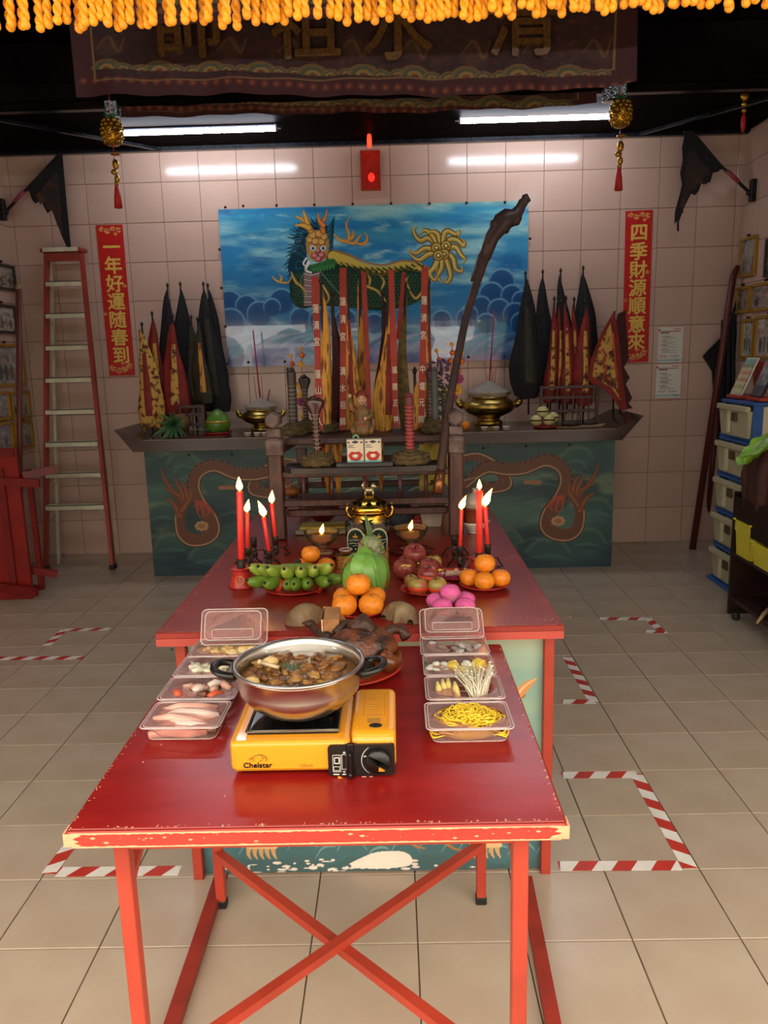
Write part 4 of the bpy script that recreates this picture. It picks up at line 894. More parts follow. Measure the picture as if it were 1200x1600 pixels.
framed(LX, [(-22, 405), (21, 418), (20, 455), (-22, 450)], 'dark framed photograph, topmost picture on the left wall', m_fb, '9a968c', 1)
framed(LX, [(-22, 470), (22, 480), (22, 522), (-22, 520)], 'dark framed greyish photograph, second from the top on the left wall', m_fb, 'b5b2a0', 2)
framed(LX, [(-22, 533), (34, 541), (33, 602), (-22, 606)], 'gilt framed group photograph, third row on the left wall', m_fg, '8f8a84', 3)
framed(LX, [(-40, 614), (9, 612), (15, 657), (-40, 661)], 'gilt framed photograph, fourth row on left wall, nearer the camera', m_fg, '8a8a8e', 4)
framed(LX, [(13, 612), (43, 610), (47, 652), (17, 657)], 'gilt framed photograph, fourth row on left wall, nearer the ladder', m_fg, '94918c', 5)
framed(LX, [(-40, 664), (14, 660), (20, 706), (-40, 712)], 'gilt framed photograph, bottom row on left wall, above the upended table', m_fg, '7a7c84', 6)
framed(LX, [(18, 659), (47, 656), (50, 699), (22, 706)], 'gilt framed photograph, bottom row on left wall, partly behind the stick', m_fg, '8d8a80', 7)
framed(RX, [(1186, 364), (1160, 376), (1158, 434), (1183, 430)], 'narrow gilt framed picture of a pagoda, topmost on the right wall', m_fg, '8f908e', 8)
framed(RX, [(1176, 444), (1152, 452), (1150, 490), (1174, 488)], 'small gilt framed photograph beside the leaning pole top, right wall', m_fg, '7d7068', 9)
framed(RX, [(1225, 436), (1177, 444), (1175, 488), (1225, 482)], 'gilt framed group photograph at the right edge, second row', m_fg, '948c84', 10)
framed(RX, [(1182, 497), (1163, 500), (1160, 561), (1180, 560)], 'gilt framed white certificate on the right wall above the drawers', m_fg, 'c4c3ba', 11)
framed(RX, [(1225, 488), (1184, 496), (1182, 562), (1225, 560)], 'gilt framed sheet of small portraits at right edge above the drawers', m_fg, 'b5a79a', 12)
framed(RX, [(1228, 362), (1199, 376), (1198, 436), (1228, 425)], 'dark framed picture cut by the right edge, high on the wall', m_fb, '4a453e', 13)
# ================================================================== RIGHT SIDE
m_po = mat('red_brown_lacquered_pole', '5c2218', .35, var=.15, scale=5, stretch=(5, 5, .4))
def pole(pa, pb, ya, r, label, tip=None):
    c = atZ(*pb, 0); a = atY(*pa, ya); t = thing('leaning_pole', label, 'pole', c); b = MB(); pts = [c, a] 
    if tip: pts.append(atY(*tip, ya+.02))
    b.tube(pts, [r, r]+([r*.7] if tip else []), 10); wobj('pole_shaft', b, m_po, t); b = MB(); d = (a-c).normalized(); b.tube([c, c+d*.02], r*1.08, 10); wobj('pole_end', b, m_rubber, t)
pole((1146, 430), (1082, 858), 6.42, .026, 'long red-brown pole leaning against the back wall beside the black flag', (1153, 416))
pole((1121, 640), (1102, 842), 6.40, .022, 'second red-brown pole, mostly hidden behind the drawer stack')
t = thing('black_banner', 'large black cloth flag hanging on the leaning pole in the right corner', 'flag', atY(1140, 640, 6.36))
b = MB(); q = [(1150, 470), (1152, 560), (1150, 640), (1146, 688), (1118, 690), (1116, 640), (1113, 580), (1098, 557), (1106, 548), (1130, 524), (1140, 500)]
b.slab([atY(x, y, 6.485+.015*sin(x*.3)) for x, y in q], (0, 1, 0), .008); wobj('flag_cloth', b, m_bc, t)
b = MB()
for x0, x1_ in ((1138, 1134), (1128, 1124), (1145, 1142)): b.tube([atY(x0, 500, 6.475), atY((x0+x1_)/2+2, 590, 6.47), atY(x1_, 685, 6.475)], [.006, .02, .014], 7)
wobj('cloth_folds', b, m_bc, t)
# stacked drawers
m_cr = mat('cream_plastic', 'cfc6a4', .35, var=.04, scale=5); m_cr2 = mat('cream_plastic_dim', 'b9b08c', .4, var=.05); m_bl = mat('blue_plastic', '2c5c9c', .35, var=.06); m_brn = mat('brown_handle_patch', '5a4a32', .5)
DX, DY0, DY1 = 2.235, 4.93, 5.40
zs = [atX(1125, py, DX).z for py in (621, 679, 737, 794, 850, 907)]
zs = [1.30, 1.05, .79, .53, .27, .03] if False else zs
def drawer(i, z0, z1, label):
    t = thing('storage_drawer', label, 'drawer unit', ((DX+RX-.05)/2+.0, (DY0+DY1)/2, z0), 0, 'stacked storage drawers'); h = z1-z0; o_ = .012*(4-i)
    Dx = DX+.004; xb = RX-.06
    b = MB(); b.box(((Dx+xb)/2, (DY0+DY1)/2, z0+.008), (xb-Dx+.02, DY1-DY0+.02, .016), ch=.004); b.box(((Dx+xb)/2, (DY0+DY1)/2, z1-.014), (xb-Dx+.02, DY1-DY0+.02, .022), ch=.004)
    for x in (Dx+.03, xb-.03):
        for y in (DY0+.012, DY1-.012): b.box((x, y, (z0+z1)/2), (.06, .024, h-.04))
    wobj('frame', b, m_bl, t)
    b = MB()
    for y in (DY0+.006, DY1-.006): b.box(((Dx+xb)/2, y, (z0+z1)/2), (xb-Dx-.12, .008, h-.06))
    b.box((xb-.003, (DY0+DY1)/2, (z0+z1)/2), (.006, DY1-DY0-.05, h-.06)); wobj('side_panel', b, m_cr, t)
    b = MB(); c = (DY0+DY1)/2; w = DY1-DY0-.03
    fr = [(Dx-.015, c-w/2+.02, z0+.017), (Dx-.015, c+w/2-.02, z0+.017), (Dx-.03, c+w/2, z1-.06), (Dx-.03, c-w/2, z1-.06)]
    b.slab(fr, (1, 0, 0), .03); b.box((Dx-.03, c, z1-.048), (.035, w+.01, .036), ch=.005); o = wobj('drawer_front', b, m_cr2, t)
    b = MB(); b.box((Dx-.03, c+.055, (z0+z1)/2-.01), (.02, .03, h-.09), ch=.003); wsub('raised_rib', b, m_cr, o, t)
    b = MB(); b.box((Dx-.031, c-.03, z1-.105), (.02, .07, .055), ch=.003); wsub('handle_recess', b, m_brn, o, t)
nm = ['top', 'second from top', 'middle', 'fourth from top', 'bottom']
for i in range(5): drawer(i, zs[i+1], zs[i]-.002, 'cream and blue plastic drawer unit, %s of the stack of five' % nm[i])
b = MB(); b.box(((DX+RX-.06)/2, (DY0+DY1)/2, zs[5]/2), (RX-.06-DX+.06, DY1-DY0+.06, zs[5]-.001), ch=.004); tag(obj('drawer_plinth', b, m_bl), 'blue plastic foot frame under the drawer stack', 'base')
# two framed cards standing on the drawers
ztop = zs[0]
for pa, pb, pc, l, col in (((1138, 616), (1156, 614), (1172, 566), 'colourful printed card leaning in a red stand on the drawers', 'c9c39a'), ((1165, 616), (1183, 614), (1198, 572), 'dark framed photograph leaning beside the printed card on the drawers', '6a6a6c')):
    c = atX(*pa, DX+.03); y1 = 5.32 if 'card' in l[:24] else 5.02; t = thing('standing_card', l, 'card', (DX+.06, y1, ztop))
    x0 = DX+.05; w = .17; hh = .24; lean = .10
    b = MB(); b.box((x0+.05, y1, ztop+.012), (.14, w+.02, .022), ch=.003); b.slab([(x0+.02+lean+.012, y1-w/2, ztop+hh), (x0+.02+lean+.012, y1+w/2, ztop+hh), (x0+.16, y1+w/2, ztop+.024), (x0+.16, y1-w/2, ztop+.024)], (1, 0, -.2), .01); wobj('red_stand', b, mat('orange_red_plastic', 'b5402a', .4), t)
    b = MB(); b.slab([(x0, y1-w/2, ztop+.024), (x0, y1+w/2, ztop+.024), (x0+lean, y1+w/2, ztop+.024+hh), (x0+lean, y1-w/2, ztop+.024+hh)], (1, 0, -.3), .008); wobj('card_board', b, m_fb if 'dark' in l else m_paper, t)
    P = Print((x0-.002, y1+w/2-.008, ztop+.032), (0, -(w-.016), 0), (lean*.93, 0, hh-.016), 40, 50, col)
    if 'dark' in l: k = vnoise(P.u*4, P.v*6); P._mix(np.clip((k-.45)*4, 0, 1), '9a9a98'); P._mix((P.v < .3)*.6, '33343a')
    else:
        P._mix((P.v > .75)*.7, '6aa0a8')
        for j in range(4): P._mix(((abs(P.v-.2-.2*j) < .05) & (np.sin(P.u*40+j) > -.2))*.9, ['7a8a3a', 'b5432c', 'c2502c', '8a7a30'][j])
    P.build('printed_face', paint_mat('printed_card', .35), t)
# dark brown open cart with tiers
m_cart = mat('dark_brown_laminate', '2e1a14', .35, var=.2, scale=6, col2='1f110d'); m_cartin = mat('brown_shelf', '3a2118', .45, var=.15)
cx0, cy1 = 2.0, 4.58; cy0 = 3.55; cx1 = 2.52
t = thing('shelf_cart', 'dark brown open shelf unit at the right edge holding yellow baskets', 'shelf unit', ((cx0+cx1)/2, (cy0+cy1)/2, 0))
zt_ = atX(1150, 778, cx0).z; zm = atX(1147, 868, cx0).z; zb_ = atX(1146, 940, cx0).z; zh = atX(1152, 712, cx0).z
b = MB(); b.box(((cx0+cx1)/2, cy1, (zt_+.02+.04)/2), (cx1-cx0, .02, zt_-.03+.04)); wobj('end_panel', b, m_cart, t)
b = MB(); b.box(((cx0+cx1)/2, cy0, (zt_+.06)/2), (cx1-cx0, .02, zt_-.02)); wobj('end_panel', b, m_cart, t)
b = MB(); b.box((cx1, (cy0+cy1)/2, (zt_+.06)/2), (.02, cy1-cy0, zt_-.02)); wobj('back_panel', b, m_cart, t)
b = MB(); b.box((cx0+.01, (cy0+cy1)/2, zt_-.09), (.018, cy1-cy0-.02, .20)); wobj('tray_front', b, m_cart, t)
for nm_, z in (('upper_tray', zt_-.17), ('shelf', zm), ('bottom_shelf', zb_)):
    b = MB(); b.box(((cx0+cx1)/2, (cy0+cy1)/2, z), (cx1-cx0-.025, cy1-cy0-.025, .02)); wobj(nm_, b, m_cartin, t)
for y in (cy0+.05, cy1-.05):
    b = MB(); b.lathe([(.001, .0), (.02, .004), (.026, .02), (.02, .045), (.008, .05)], 12, (cx0+.03, y, 0)); wobj('castor', b, m_rubber, t)
    b = MB(); b.lathe([(.001, .0), (.02, .004), (.026, .02), (.02, .045), (.008, .05)], 12, (cx1-.05, y, 0)); wobj('castor', b, m_rubber, t)
# yellow baskets on its shelf
m_yb = mat('yellow_plastic', 'd8c93c', .4, var=.06, scale=7)
def basket(x, y, z, w, d, h, label, rz=0):
    t = thing('yellow_basket', label, 'basket', (x, y, z), rz, 'yellow baskets on the shelf unit'); th = .005
    b = MB(); b.box((0, 0, th/2), (w-.03, d-.03, th)); obj('basket_floor', b, m_yb, t)
    for s in (-1, 1):
        b = MB(); b.slab([(-w/2+.012, s*(d/2-.012), 0), (w/2-.012, s*(d/2-.012), 0), (w/2, s*d/2, h), (-w/2, s*d/2, h)], (0, -s, 0), th); b.box((0, s*(d/2+.004), h), (w+.02, .016, .01), ch=.002); obj('basket_side', b, m_yb, t)
        b = MB(); b.slab([(s*(w/2-.012), -d/2+.012, 0), (s*(w/2-.012), d/2-.012, 0), (s*w/2, d/2, h), (s*w/2, d/2-.0, h*.7), (s*w/2, d/4, h*.62), (s*w/2, -d/4, h*.62), (s*w/2, -d/2, h*.7), (s*w/2, -d/2, h)], (-s, 0, 0), th); obj('basket_end', b, m_yb, t)
basket(2.20, 4.36, zm+.0101, .30, .20, .21, 'tall yellow plastic basket, farthest on the dark shelf unit'); basket(2.20, 4.12, zm+.0101, .30, .22, .13, 'low yellow plastic basket in the middle of the dark shelf unit'); basket(2.20, 3.86, zm+.0101, .30, .22, .15, 'nearest yellow plastic basket on the dark shelf unit')
# things in and on it
c = Vector((2.2, 4.32, zt_-.158)); t = thing('brown_cloth_bag', 'rumpled dark brown cloth bag standing in the upper tray of the shelf unit', 'bag', c)
m_br = mat('dark_brown_cloth', '4a261c', .8, scale=10, var=.2, bump=.3); b = MB(); hh = zh-c.z+.12
b.lathe([(.11, 0), (.14, .04), (.145, hh*.4), (.15, hh*.7), (.13, hh*.93), (.05, hh), (.001, hh*.98)], 28, (0, 0, 0), True, None, 1, 1.2, rf=lambda a, i: 1+.07*cos(a*5+i)+.03*cos(a*11+i*2)); obj('bag_body', b, m_br, t)
b = MB(); b.tube([(-.08, -.05, hh*.9), (-.12, -.1, hh*.7), (-.13, -.12, hh*.3), (-.12, -.1, .1)], [.02, .035, .03, .02], 8); b.tube([(-.11, .05, hh*.9), (-.14, .06, hh*.6), (-.13, .05, hh*.2)], [.02, .03, .02], 8); obj('cloth_folds', b, m_br, t)
t = thing('green_plastic_bag', 'bright green plastic sheet draped over the top of the brown bag', 'sheet', (2.13, 4.22, c.z+hh-.02)); m_gp = mat('lime_green_film', '8fc23a', .35, scale=16, var=.15, bump=.3)
rows = []
for i in range(10):
    v = i/9; rows.append([(-.17+.02*sin(j*1.7+i)-(.0 if v < .5 else 0)+(.28*(1-v)) , -.12+.24*j/11*(1-.75*max(0, v-.4))+.10*max(0, v-.4), (.05-.30*max(0, v-.35)*(1-.9*abs(j/11-.5)))+.012*sin(j*2.3+i*1.3)) for j in range(12)])
b = MB(); b.sheet(rows); obj('draped_sheet', b, m_gp, t)
t = thing('pink_tongs', 'pink plastic handle loop and scoop lying in the upper tray', 'scoop', (2.13, 4.12, zt_-.158)); m_pk = mat('pink_plastic', 'd98a86', .35)
b = MB(); L = [(-.06, .13, .27), (-.065, .17, .29), (-.06, .20, .27), (-.04, .16, .2), (-.01, .08, .13), (.0, .04, .12), (-.02, .05, .16), (-.045, .10, .22), (-.06, .13, .27)]; b.tube(L, .012, 8, False); obj('handle_loop', b, m_pk, t)
b = MB(); b.lathe([(.05, 0), (.075, .05), (.085, .12), (.07, .17), (.02, .19), (.001, .19)], 18, (.02, -.06, 0), True, None, 1, 1.3); obj('scoop_bowl', b, mat('dusty_pink_plastic', 'b98a88', .4), t)
t = thing('red_pouch', 'small red pouch under the pink handle in the upper tray', 'pouch', (2.20, 3.8, zt_-.158)); b = MB(); b.ball((0, 0, .07), .07, 12, 8, (1, 1.1, 1), jit=.12); obj('pouch_body', b, mat('red_plastic_bag', '9a2a20', .4), t); b = MB(); b.tube([(0, 0, .13), (0, .01, .17)], [.02, .03], 8); obj('pouch_neck', b, mat('red_plastic_bag', '9a2a20', .4), t)
t = thing('bamboo_stick', 'pale bamboo stick lying on the bottom shelf, poking out', 'stick', (2.06, 4.1, zb_+.02)); b = MB(); b.tube([(-.07, -.12, .0), (.02, .0, .006), (.16, .16, .02)], [.005, .012, .011], 8); obj('stick_shaft', b, mat('pale_bamboo', 'c9a878', .5), t); b = MB(); b.tube([(.16, .16, .02), (.2, .21, .026)], .009, 8); obj('stick_tip', b, mat('blue_bag', '2a4a7a', .4), t)
t = thing('green_string', 'bundle of green and red string on the bottom shelf of the cart', 'string', (2.32, 4.2, zb_+.0101)); b = MB()
r = random.Random(8)
for q in range(6): b.cur = q % 2; b.tube([(r.uniform(-.08, .12), r.uniform(-.1, .1), r.uniform(.01, .05)) for _ in range(6)], .006, 6)
obj('string_bundle', b, [mat('green_string_fibre', '2f5a34', .6), mat('dark_red_string', '7a2018', .6)], t)

for o_ in list(C.objects):
    if o_.parent is None and o_.name.split('.')[0] in ('yellow_basket', 'brown_cloth_bag', 'green_plastic_bag', 'red_pouch', 'bamboo_stick', 'green_string'): o_.location += Vector((-.05, .09, 0))
    if o_.name == 'pink_tongs': o_.location = (2.09, 4.27, zt_-.158)
# ================================================================== ON THE ALTAR
m_brass = mat('polished_brass', 'c4a556', .3, metal=1, scale=8, var=.2, bump=.03); m_ash = mat('incense_ash', 'a49a8c', .9, scale=30, bump=.4); m_inc = mat('pink_incense', 'a82a4a', .6)
def burner(px, py, s, label, sticks):
    c = atZ(px, py, AZ); c.y = min(c.y, 6.3); c.x = atY(px, py, c.y).x; q = pxsize(c)*s; t = thing('incense_burner', label, 'incense burner', c)
    pr = [(22, 0), (23, 2), (23, 5), (19, 7), (17, 9), (20, 13), (34, 18), (42, 25), (43, 31), (38, 37), (31, 41), (29, 44), (34, 48), (35, 49.5), (33, 50), (29, 46)]
    b = MB(); b.lathe([(r*q*.95, z*q) for r, z in pr], 40); obj('bowl', b, m_brass, t)
    b = MB()
    for sg in (-1, 1):
        b.tube([(sg*40*q, 0, 30*q), (sg*47*q, 0, 33*q), (sg*50*q, 0, 39*q), (sg*46*q, 0, 43*q)], [6*q, 5*q, 4*q, 2.5*q], 8); b.ball((sg*47*q, 0, 36*q), 6*q, 8, 6)
    obj('lion_handle', b, m_brass, t); stuff(t.children[-1])
    b = MB(); b.lathe([(31*q, 44*q), (34*q, 50*q), (33*q, 52*q), (20*q, 58*q), (10*q, 63*q), (4*q, 67*q), (.001, 68*q)], 24, rf=lambda a, i: 1+.03*cos(a*5)); obj('ash_mound', b, m_ash, t)
    b = MB()
    for k in range(4): a = 2*pi*k/4+.7; b.box((cos(a)*20*q, sin(a)*20*q, 3*q), (7*q, 7*q, 6*q), rz=a)
    obj('foot', b, m_brass, t); stuff(t.children[-1])
    for dx, dy, ex, h, r_ in sticks:
        b = MB(); b.tube([(dx*q, dy*q, 58*q), (ex*q, dy*q, h*q)], r_*q, 6); obj('incense_stick', b, m_inc, t)
    return t
burner(764, 660, 1.0, 'large brass incense burner heaped with ash on the altar, right of the rack', [(0, 0, 8, 172, 1.1), (-2, 4, -6, 96, .5), (4, -3, 3, 92, .5), (8, 3, 12, 90, .5), (3, 5, 9, 84, .5)])
burner(409, 664, .74, 'smaller brass incense burner heaped with ash on the altar, left of the rack', [(0, 0, -7, 205, 1.5), (-8, 4, -12, 112, .6), (6, -3, 5, 114, .6), (14, 3, 20, 84, 1.4), (3, 5, -4, 108, .5)])
# tiny white cups before the burners
for i, (px, py, l) in enumerate(((387, 679, 'tiny white cup at the left end, before the smaller burner'), (402, 679, 'tiny white cup in the middle, before the smaller burner'), (414, 679, 'tiny white cup nearest the rack post, before the smaller burner'),
                                 (757, 667, 'tiny white cup at the left end, before the large burner'), (775, 667, 'tiny white cup in the middle, before the large burner'), (791, 666, 'tiny white cup at the right end, before the large burner'))):
    c = atZ(px, py, AZ); c.y = 5.80; c.x = atY(px, py, 5.8).x
    if i == 0:
        pc = thing('tea_cup', l, 'cup', c, 0, 'tiny cups on the altar'); b = MB(); b.lathe([(.012, 0), (.022, .004), (.027, .03), (.025, .03), (.019, .006), (.001, .006)], 16); obj('cup_body', b, mat('white_porcelain', 'c9bfae', .25), pc)
        b = MB(); b.lathe([(.0268, .018), (.0275, .018), (.0278, .023), (.027, .023)], 16); obj('red_ring', b, mat('red_glaze', '8a3a32', .4), pc)
    else: put(pc, False, l, c)
# coconut-like green mango (pomelo) with gold band, on red dish
def lathe_thing(name, label, cat, loc, parts, group=None):
    t = thing(name, label, cat, loc, 0, group)
    for nm, pr, m, n in parts: b = MB(); b.lathe(pr, n); obj(nm, b, m, t)
    return t
m_green = mat('green_fruit_skin', '5c8a2c', .35, scale=14, var=.12); m_goldb = mat('gold_paper_band', 'c9a040', .3, metal=.6); m_rdish = mat('red_plastic_dish', 'b02a1e', .3)
c = atZ(342, 682, AZ); c.y = 6.0; c.x = atY(342, 682, 6.0).x; q = pxsize(c)
lathe_thing('green_pomelo', 'green pear-shaped pomelo with a gold band on the left of the altar', 'fruit', c+Vector((0, 0, .0125)), [('fruit_body', [(.001, 0), (14*q, 2*q), (19*q, 9*q), (19.5*q, 16*q), (16*q, 25*q), (9*q, 33*q), (3*q, 37*q), (.001, 37.5*q)], m_green, 24), ('gold_band', [(19.6*q, 17*q), (20*q, 17*q), (19*q, 20*q), (18.6*q, 20*q)], m_goldb, 24)])
lathe_thing('red_dish', 'red dish under the gold-banded pomelo', 'dish', c, [('dish_body', [(15*q, 0), (21*q, 3*q), (22*q, 5*q), (20.5*q, 5*q), (15*q, 2*q), (.001, 2*q)], m_rdish, 24)])
# pineapple crown: rosette of long leaves
m_pin = mat('pineapple_leaf_green', '5f8a5e', .5, var=.2, scale=20, objvar=.15, col2='3d6640')
c = atZ(282, 682, AZ); c.y = 6.0; c = Vector((atY(270, 665, 5.88).x, 5.87, AZ)); q = pxsize(c)
t = thing('pineapple', 'pineapple lying on the altar, its spiky green crown facing the camera', 'fruit', c)
b = MB(); n_ = 16; b.lathe([(.001, -.02), (.05, -.01), (.07, .05), (.075, .12), (.06, .19), (.001, .2)], 18, (0, 0, 0), True, Matrix.Translation((0.02, .04, .08)) @ Matrix.Rotation(-pi/2*.93, 4, 'X'), rf=lambda a, i: 1+.05*cos(a*9+i*2)); obj('fruit_body', b, mat('pineapple_skin', '7a5a2a', .6, scale=40, bump=.5), t)
r = random.Random(21); k = 0
for ring, (n, el, L) in enumerate(((9, .15, .12), (10, .6, .155), (9, 1.0, .15), (6, 1.35, .13))):
    for j in range(n):
        a = 2*pi*(j+.4*ring)/n; d = Vector((cos(a)*cos(el), -sin(el), sin(a)*cos(el))) ; L2 = L*r.uniform(.85, 1.15); s0 = Vector((0, .03, .09)); side = d.cross(Vector((0, -1, .01))).normalized()
        rows = []
        for i in range(6):
            v = i/5; p = s0+d*L2*v+Vector((0, -.02*v, .012*v-.05*v*v*(1 if d.z < 0 else .5))); p.z = max(p.z, .004); w = .014*(1-v**1.8)+.0008; up = side.cross(d)
            rows.append([p-side*w, p+up*.004*(1-v), p+side*w])
        b = MB(); b.sheet(rows); obj('crown_leaf', b, m_pin, t)
c = Vector((atY(318, 677, 5.86).x, 5.86, AZ)); t = tag(obj('red_tray_paper', MB().box((0, 0, .004), (.34, .16, .006), ch=.002), mat('dark_red_paper', '5e1512', .3), None, c), 'dark red paper sheet between pineapple and pomelo on the altar', 'paper')
t = thing('long_leaf', 'long pointed green leaf lying between pineapple and pomelo', 'leaf', (atY(300, 672, 5.96).x, 5.94, AZ+.012)); b = MB(); b.sheet([[(x, -.006-.018*sin(pi*k/7), .02*sin(pi*k/7)+.03*(1-k/7)), (x, 0, .006+.02*sin(pi*k/7)+.03*(1-k/7)), (x, .006+.018*sin(pi*k/7), .02*sin(pi*k/7)+.03*(1-k/7))] for k, x in enumerate(np.linspace(0, .2, 8))]); obj('blade', b, m_pin, t); b = MB(); b.tube([(-.02, 0, .04), (0, 0, .036)], .003, 6); obj('stalk', b, m_pin, t)
# stack of pale longan-like peaches with brown bands
m_yp = mat('pale_yellow_fruit', 'cfc98a', .4, scale=20, var=.08); m_bb = mat('brown_paper_band', '5a2a1a', .5)
cy = 5.93
for i, (px, py, dy, l) in enumerate(((838, 657, 0, 'pale yellow fruit at the left of the banded pile on the altar'), (858, 656, -.015, 'pale yellow fruit in the middle front of the banded pile'), (864, 652, .05, 'pale yellow fruit at the right back of the banded pile'), (848, 643, .02, 'pale yellow fruit on top of the banded pile'))):
    c = atY(px, py, cy+dy); q = pxsize(c)
    if i == 0:
        pf_ = thing('pale_fruit', l, 'fruit', c, 0, 'pale banded fruit on the altar'); b = MB(); b.ball((0, 0, 0), 9.3*q, 18, 12, (1, 1, .92)); obj('fruit_body', b, m_yp, pf_)
        b = MB(); b.lathe([(9.35*q, -1.1*q), (9.55*q, -1*q), (9.5*q, 1*q), (9.3*q, 1.2*q)], 18, (0, 0, .4*q)); obj('paper_band', b, m_bb, pf_)
        zmin = c.z-9.3*q*.92
    else: put(pf_, False, l, c)
lathe_thing('red_dish', 'dark red dish under the pile of pale banded fruit', 'dish', (atY(852, 666, cy).x, cy+.0, AZ), [('dish_body', [(.05, 0), (.09, .006), (.098, .014), (.094, .016), (.05, .008), (.001, .008)], m_rdish, 28)])
c = atZ(900, 668, AZ); c = Vector((atY(905, 665, 5.9).x, 5.9, AZ)); t = thing('dried_leaf_tray', 'flat tan palm-leaf wrapper with dark bundle on the right of the altar', 'wrapper', c)
b = MB(); b.slab([(-.18, -.05, .003), (-.05, -.07, .003), (.15, -.04, .003), (.2, .0, .02), (.14, .06, .005), (-.08, .05, .003)], (0, 0, 1), .004); obj('leaf_sheet', b, mat('tan_leaf', '9a8058', .6, scale=12), t)
b = MB(); b.ball((-.06, 0, .03), .03, 12, 8, (2.6, 1, .7), jit=.1); b.ball((.09, .01, .03), .03, 12, 8, (1.9, 1, .8), jit=.1); obj('wrapped_bundle', b, mat('dark_bundle', '3a2a22', .6, scale=18, bump=.3), t)
c = Vector((atY(727, 668, 5.9).x, 5.88, AZ)); t = thing('small_mandarin', 'single small orange mandarin on the altar beside the right rack post', 'fruit', c); b = MB(); b.ball((0, 0, .035), .036, 16, 10, (1, 1, .95)); obj('fruit_body', b, mat('mandarin_skin', 'e8871a', .45, scale=60, bump=.15), t); b = MB(); b.tube([(0, 0, .068), (.006, 0, .082)], [.004, .006], 6); obj('stalk', b, m_green, t)
# ---- furled flags
m_gg = mat('gold_embroidered_flag', 'c89c46', .6, scale=26, col2='5a2416', fac=(.5, .6), bump=.3); m_rf = mat('dark_red_flag', '8c2218', .65, scale=14, var=.2, bump=.2); m_gy = mat('ochre_flag_cloth', 'cf9436', .6, scale=34, col2='6e3c18', fac=(.50, .62), bump=.4, stretch=(2, 2, .4)); m_olv = mat('dark_olive_flag', '35301f', .7, scale=14, var=.2, bump=.2)
def furled(label, y, top, bot, w, m, m2=None, stripe=None, group=None, pole=True, low=None, name='furled_flag', seed=0, split=None, zpole=None):
    """rolled triangular flag: top px, bottom px, full width px; folds run along it"""
    if m is m_bc: w *= 1.22
    a, c = atY(*top, y), atY(*bot, y); q = pxsize(c); t = thing(name, label, 'flag', (c.x, y, c.z), 0, group); r = random.Random(seed*7+int(top[0])); ph = r.random()*6
    ax = a-c; L = ax.length; n = 26; N = 16; rows = []
    for i in range(N+1):
        v = i/N; p = c.lerp(a, v); R = w*q/2*( (.75+.25*min(1, v/.12)) * (1-max(0, (v-.28)/.72))**.72 + .10*(1-v))*(1+.05*sin(v*14+ph)); p = p+Vector((.012*sin(v*5+ph), 0, 0))
        rows.append([p+Vector((cos(b_)*R*(1+.10*cos(3*b_+ph+v)+.07*cos(7*b_-ph)), sin(b_)*R*.55*(1+.15*cos(5*b_+ph)), -.04*(1-v)*w*q*2*cos(2*b_+ph) if i == 0 else 0)) for b_ in [2*pi*j/n for j in range(n)]])
    b = MB(); b.sheet(rows, True, True); b.add(rows[0]+[c], [(j, (j+1) % n, n) for j in range(n)]); wobj('flag_cloth', b, m, t)
    b = MB(); rr = .007; lo = Vector((c.x, c.y, zpole)) if zpole is not None else c; b.tube([lo, c+Vector((0, 0, .02)), a, a+Vector((0, 0, .03))], [rr, rr, rr, rr*.8], 7); b.tube([a+Vector((0, 0, .015)), a+Vector((0, 0, .03)), a+Vector((0, 0, .05))], [.006, .013, .003], 8)
    wobj('flagpole', b, mat('dark_pole', '2a1d1c', .5), t)
    if m2:
        b = MB(); s1 = []
        for i in range(2, N-3):
            v = i/N; p = c.lerp(a, v); R = w*q/2*( (.75+.25*min(1, v/.12)) * (1-max(0, (v-.28)/.72))**.72 + .10*(1-v)); k = (stripe or .3); s1.append([p+Vector((k*R-R*.34, -R*.58, 0)), p+Vector((k*R, -R*.70, 0)), p+Vector((k*R+R*.30, -R*.56, 0))])
        b.sheet(s1); wobj('folded_edge', b, m2, t)
    return t
# left group on the altar
FL = [((282, 450), (283, 640), 34, m_bc, None, 6.35, 'black furled flag with forked tip, leftmost black one of the left altar group'), ((262, 452), (268, 640), 30, m_bc, None, 6.38, 'black furled flag behind the red and gold ones, left altar group'), ((318, 450), (338, 640), 36, m_bc, m_olv, 6.36, 'tallest black furled flag at the right of the left altar group'), ((325, 452), (345, 638), 28, m_bc, None, 6.42, 'black furled flag touching the right edge of the left altar group'),
      ((299, 502), (305, 630), 30, m_olv, None, 6.25, 'dark olive furled flag in the middle of the left altar group'), ((309, 505), (320, 628), 26, m_olv, m_gy, 6.2, 'small olive and ochre furled flag in the left altar group'), ((238, 496), (252, 655), 34, m_rf, m_gg, 6.2, 'red furled flag with gold print at left of the left altar group'),
      ((270, 500), (276, 650), 36, m_rf, m_gg, 6.15, 'red furled flag with a bright gold strip, front of left altar group'), ((222, 513), (238, 668), 36, m_gg, m_rf, 6.08, 'gold embroidered furled flag with red edge, leftmost on the altar')]
for i, (a, c, w, m, m2, y, l) in enumerate(FL): furled(l, y, a, c, w, m, m2, .1, 'furled flags on the left of the altar', seed=i, zpole=AZ+.0)
t = thing('bamboo_pole', 'pale bamboo pole standing at the left end of the altar flags', 'pole', atY(226, 660, 6.05)); b = MB(); b.tube([Vector((t.location.x, 6.05, AZ)), atY(219, 515, 6.1)], .012, 8); wobj('pole_shaft', b, mat('old_bamboo', '8a7444', .6), t); b = MB(); b.tube([Vector((t.location.x, 6.05, AZ)), Vector((t.location.x, 6.05, AZ+.02))], .016, 8); wobj('pole_end', b, m_rack, t)
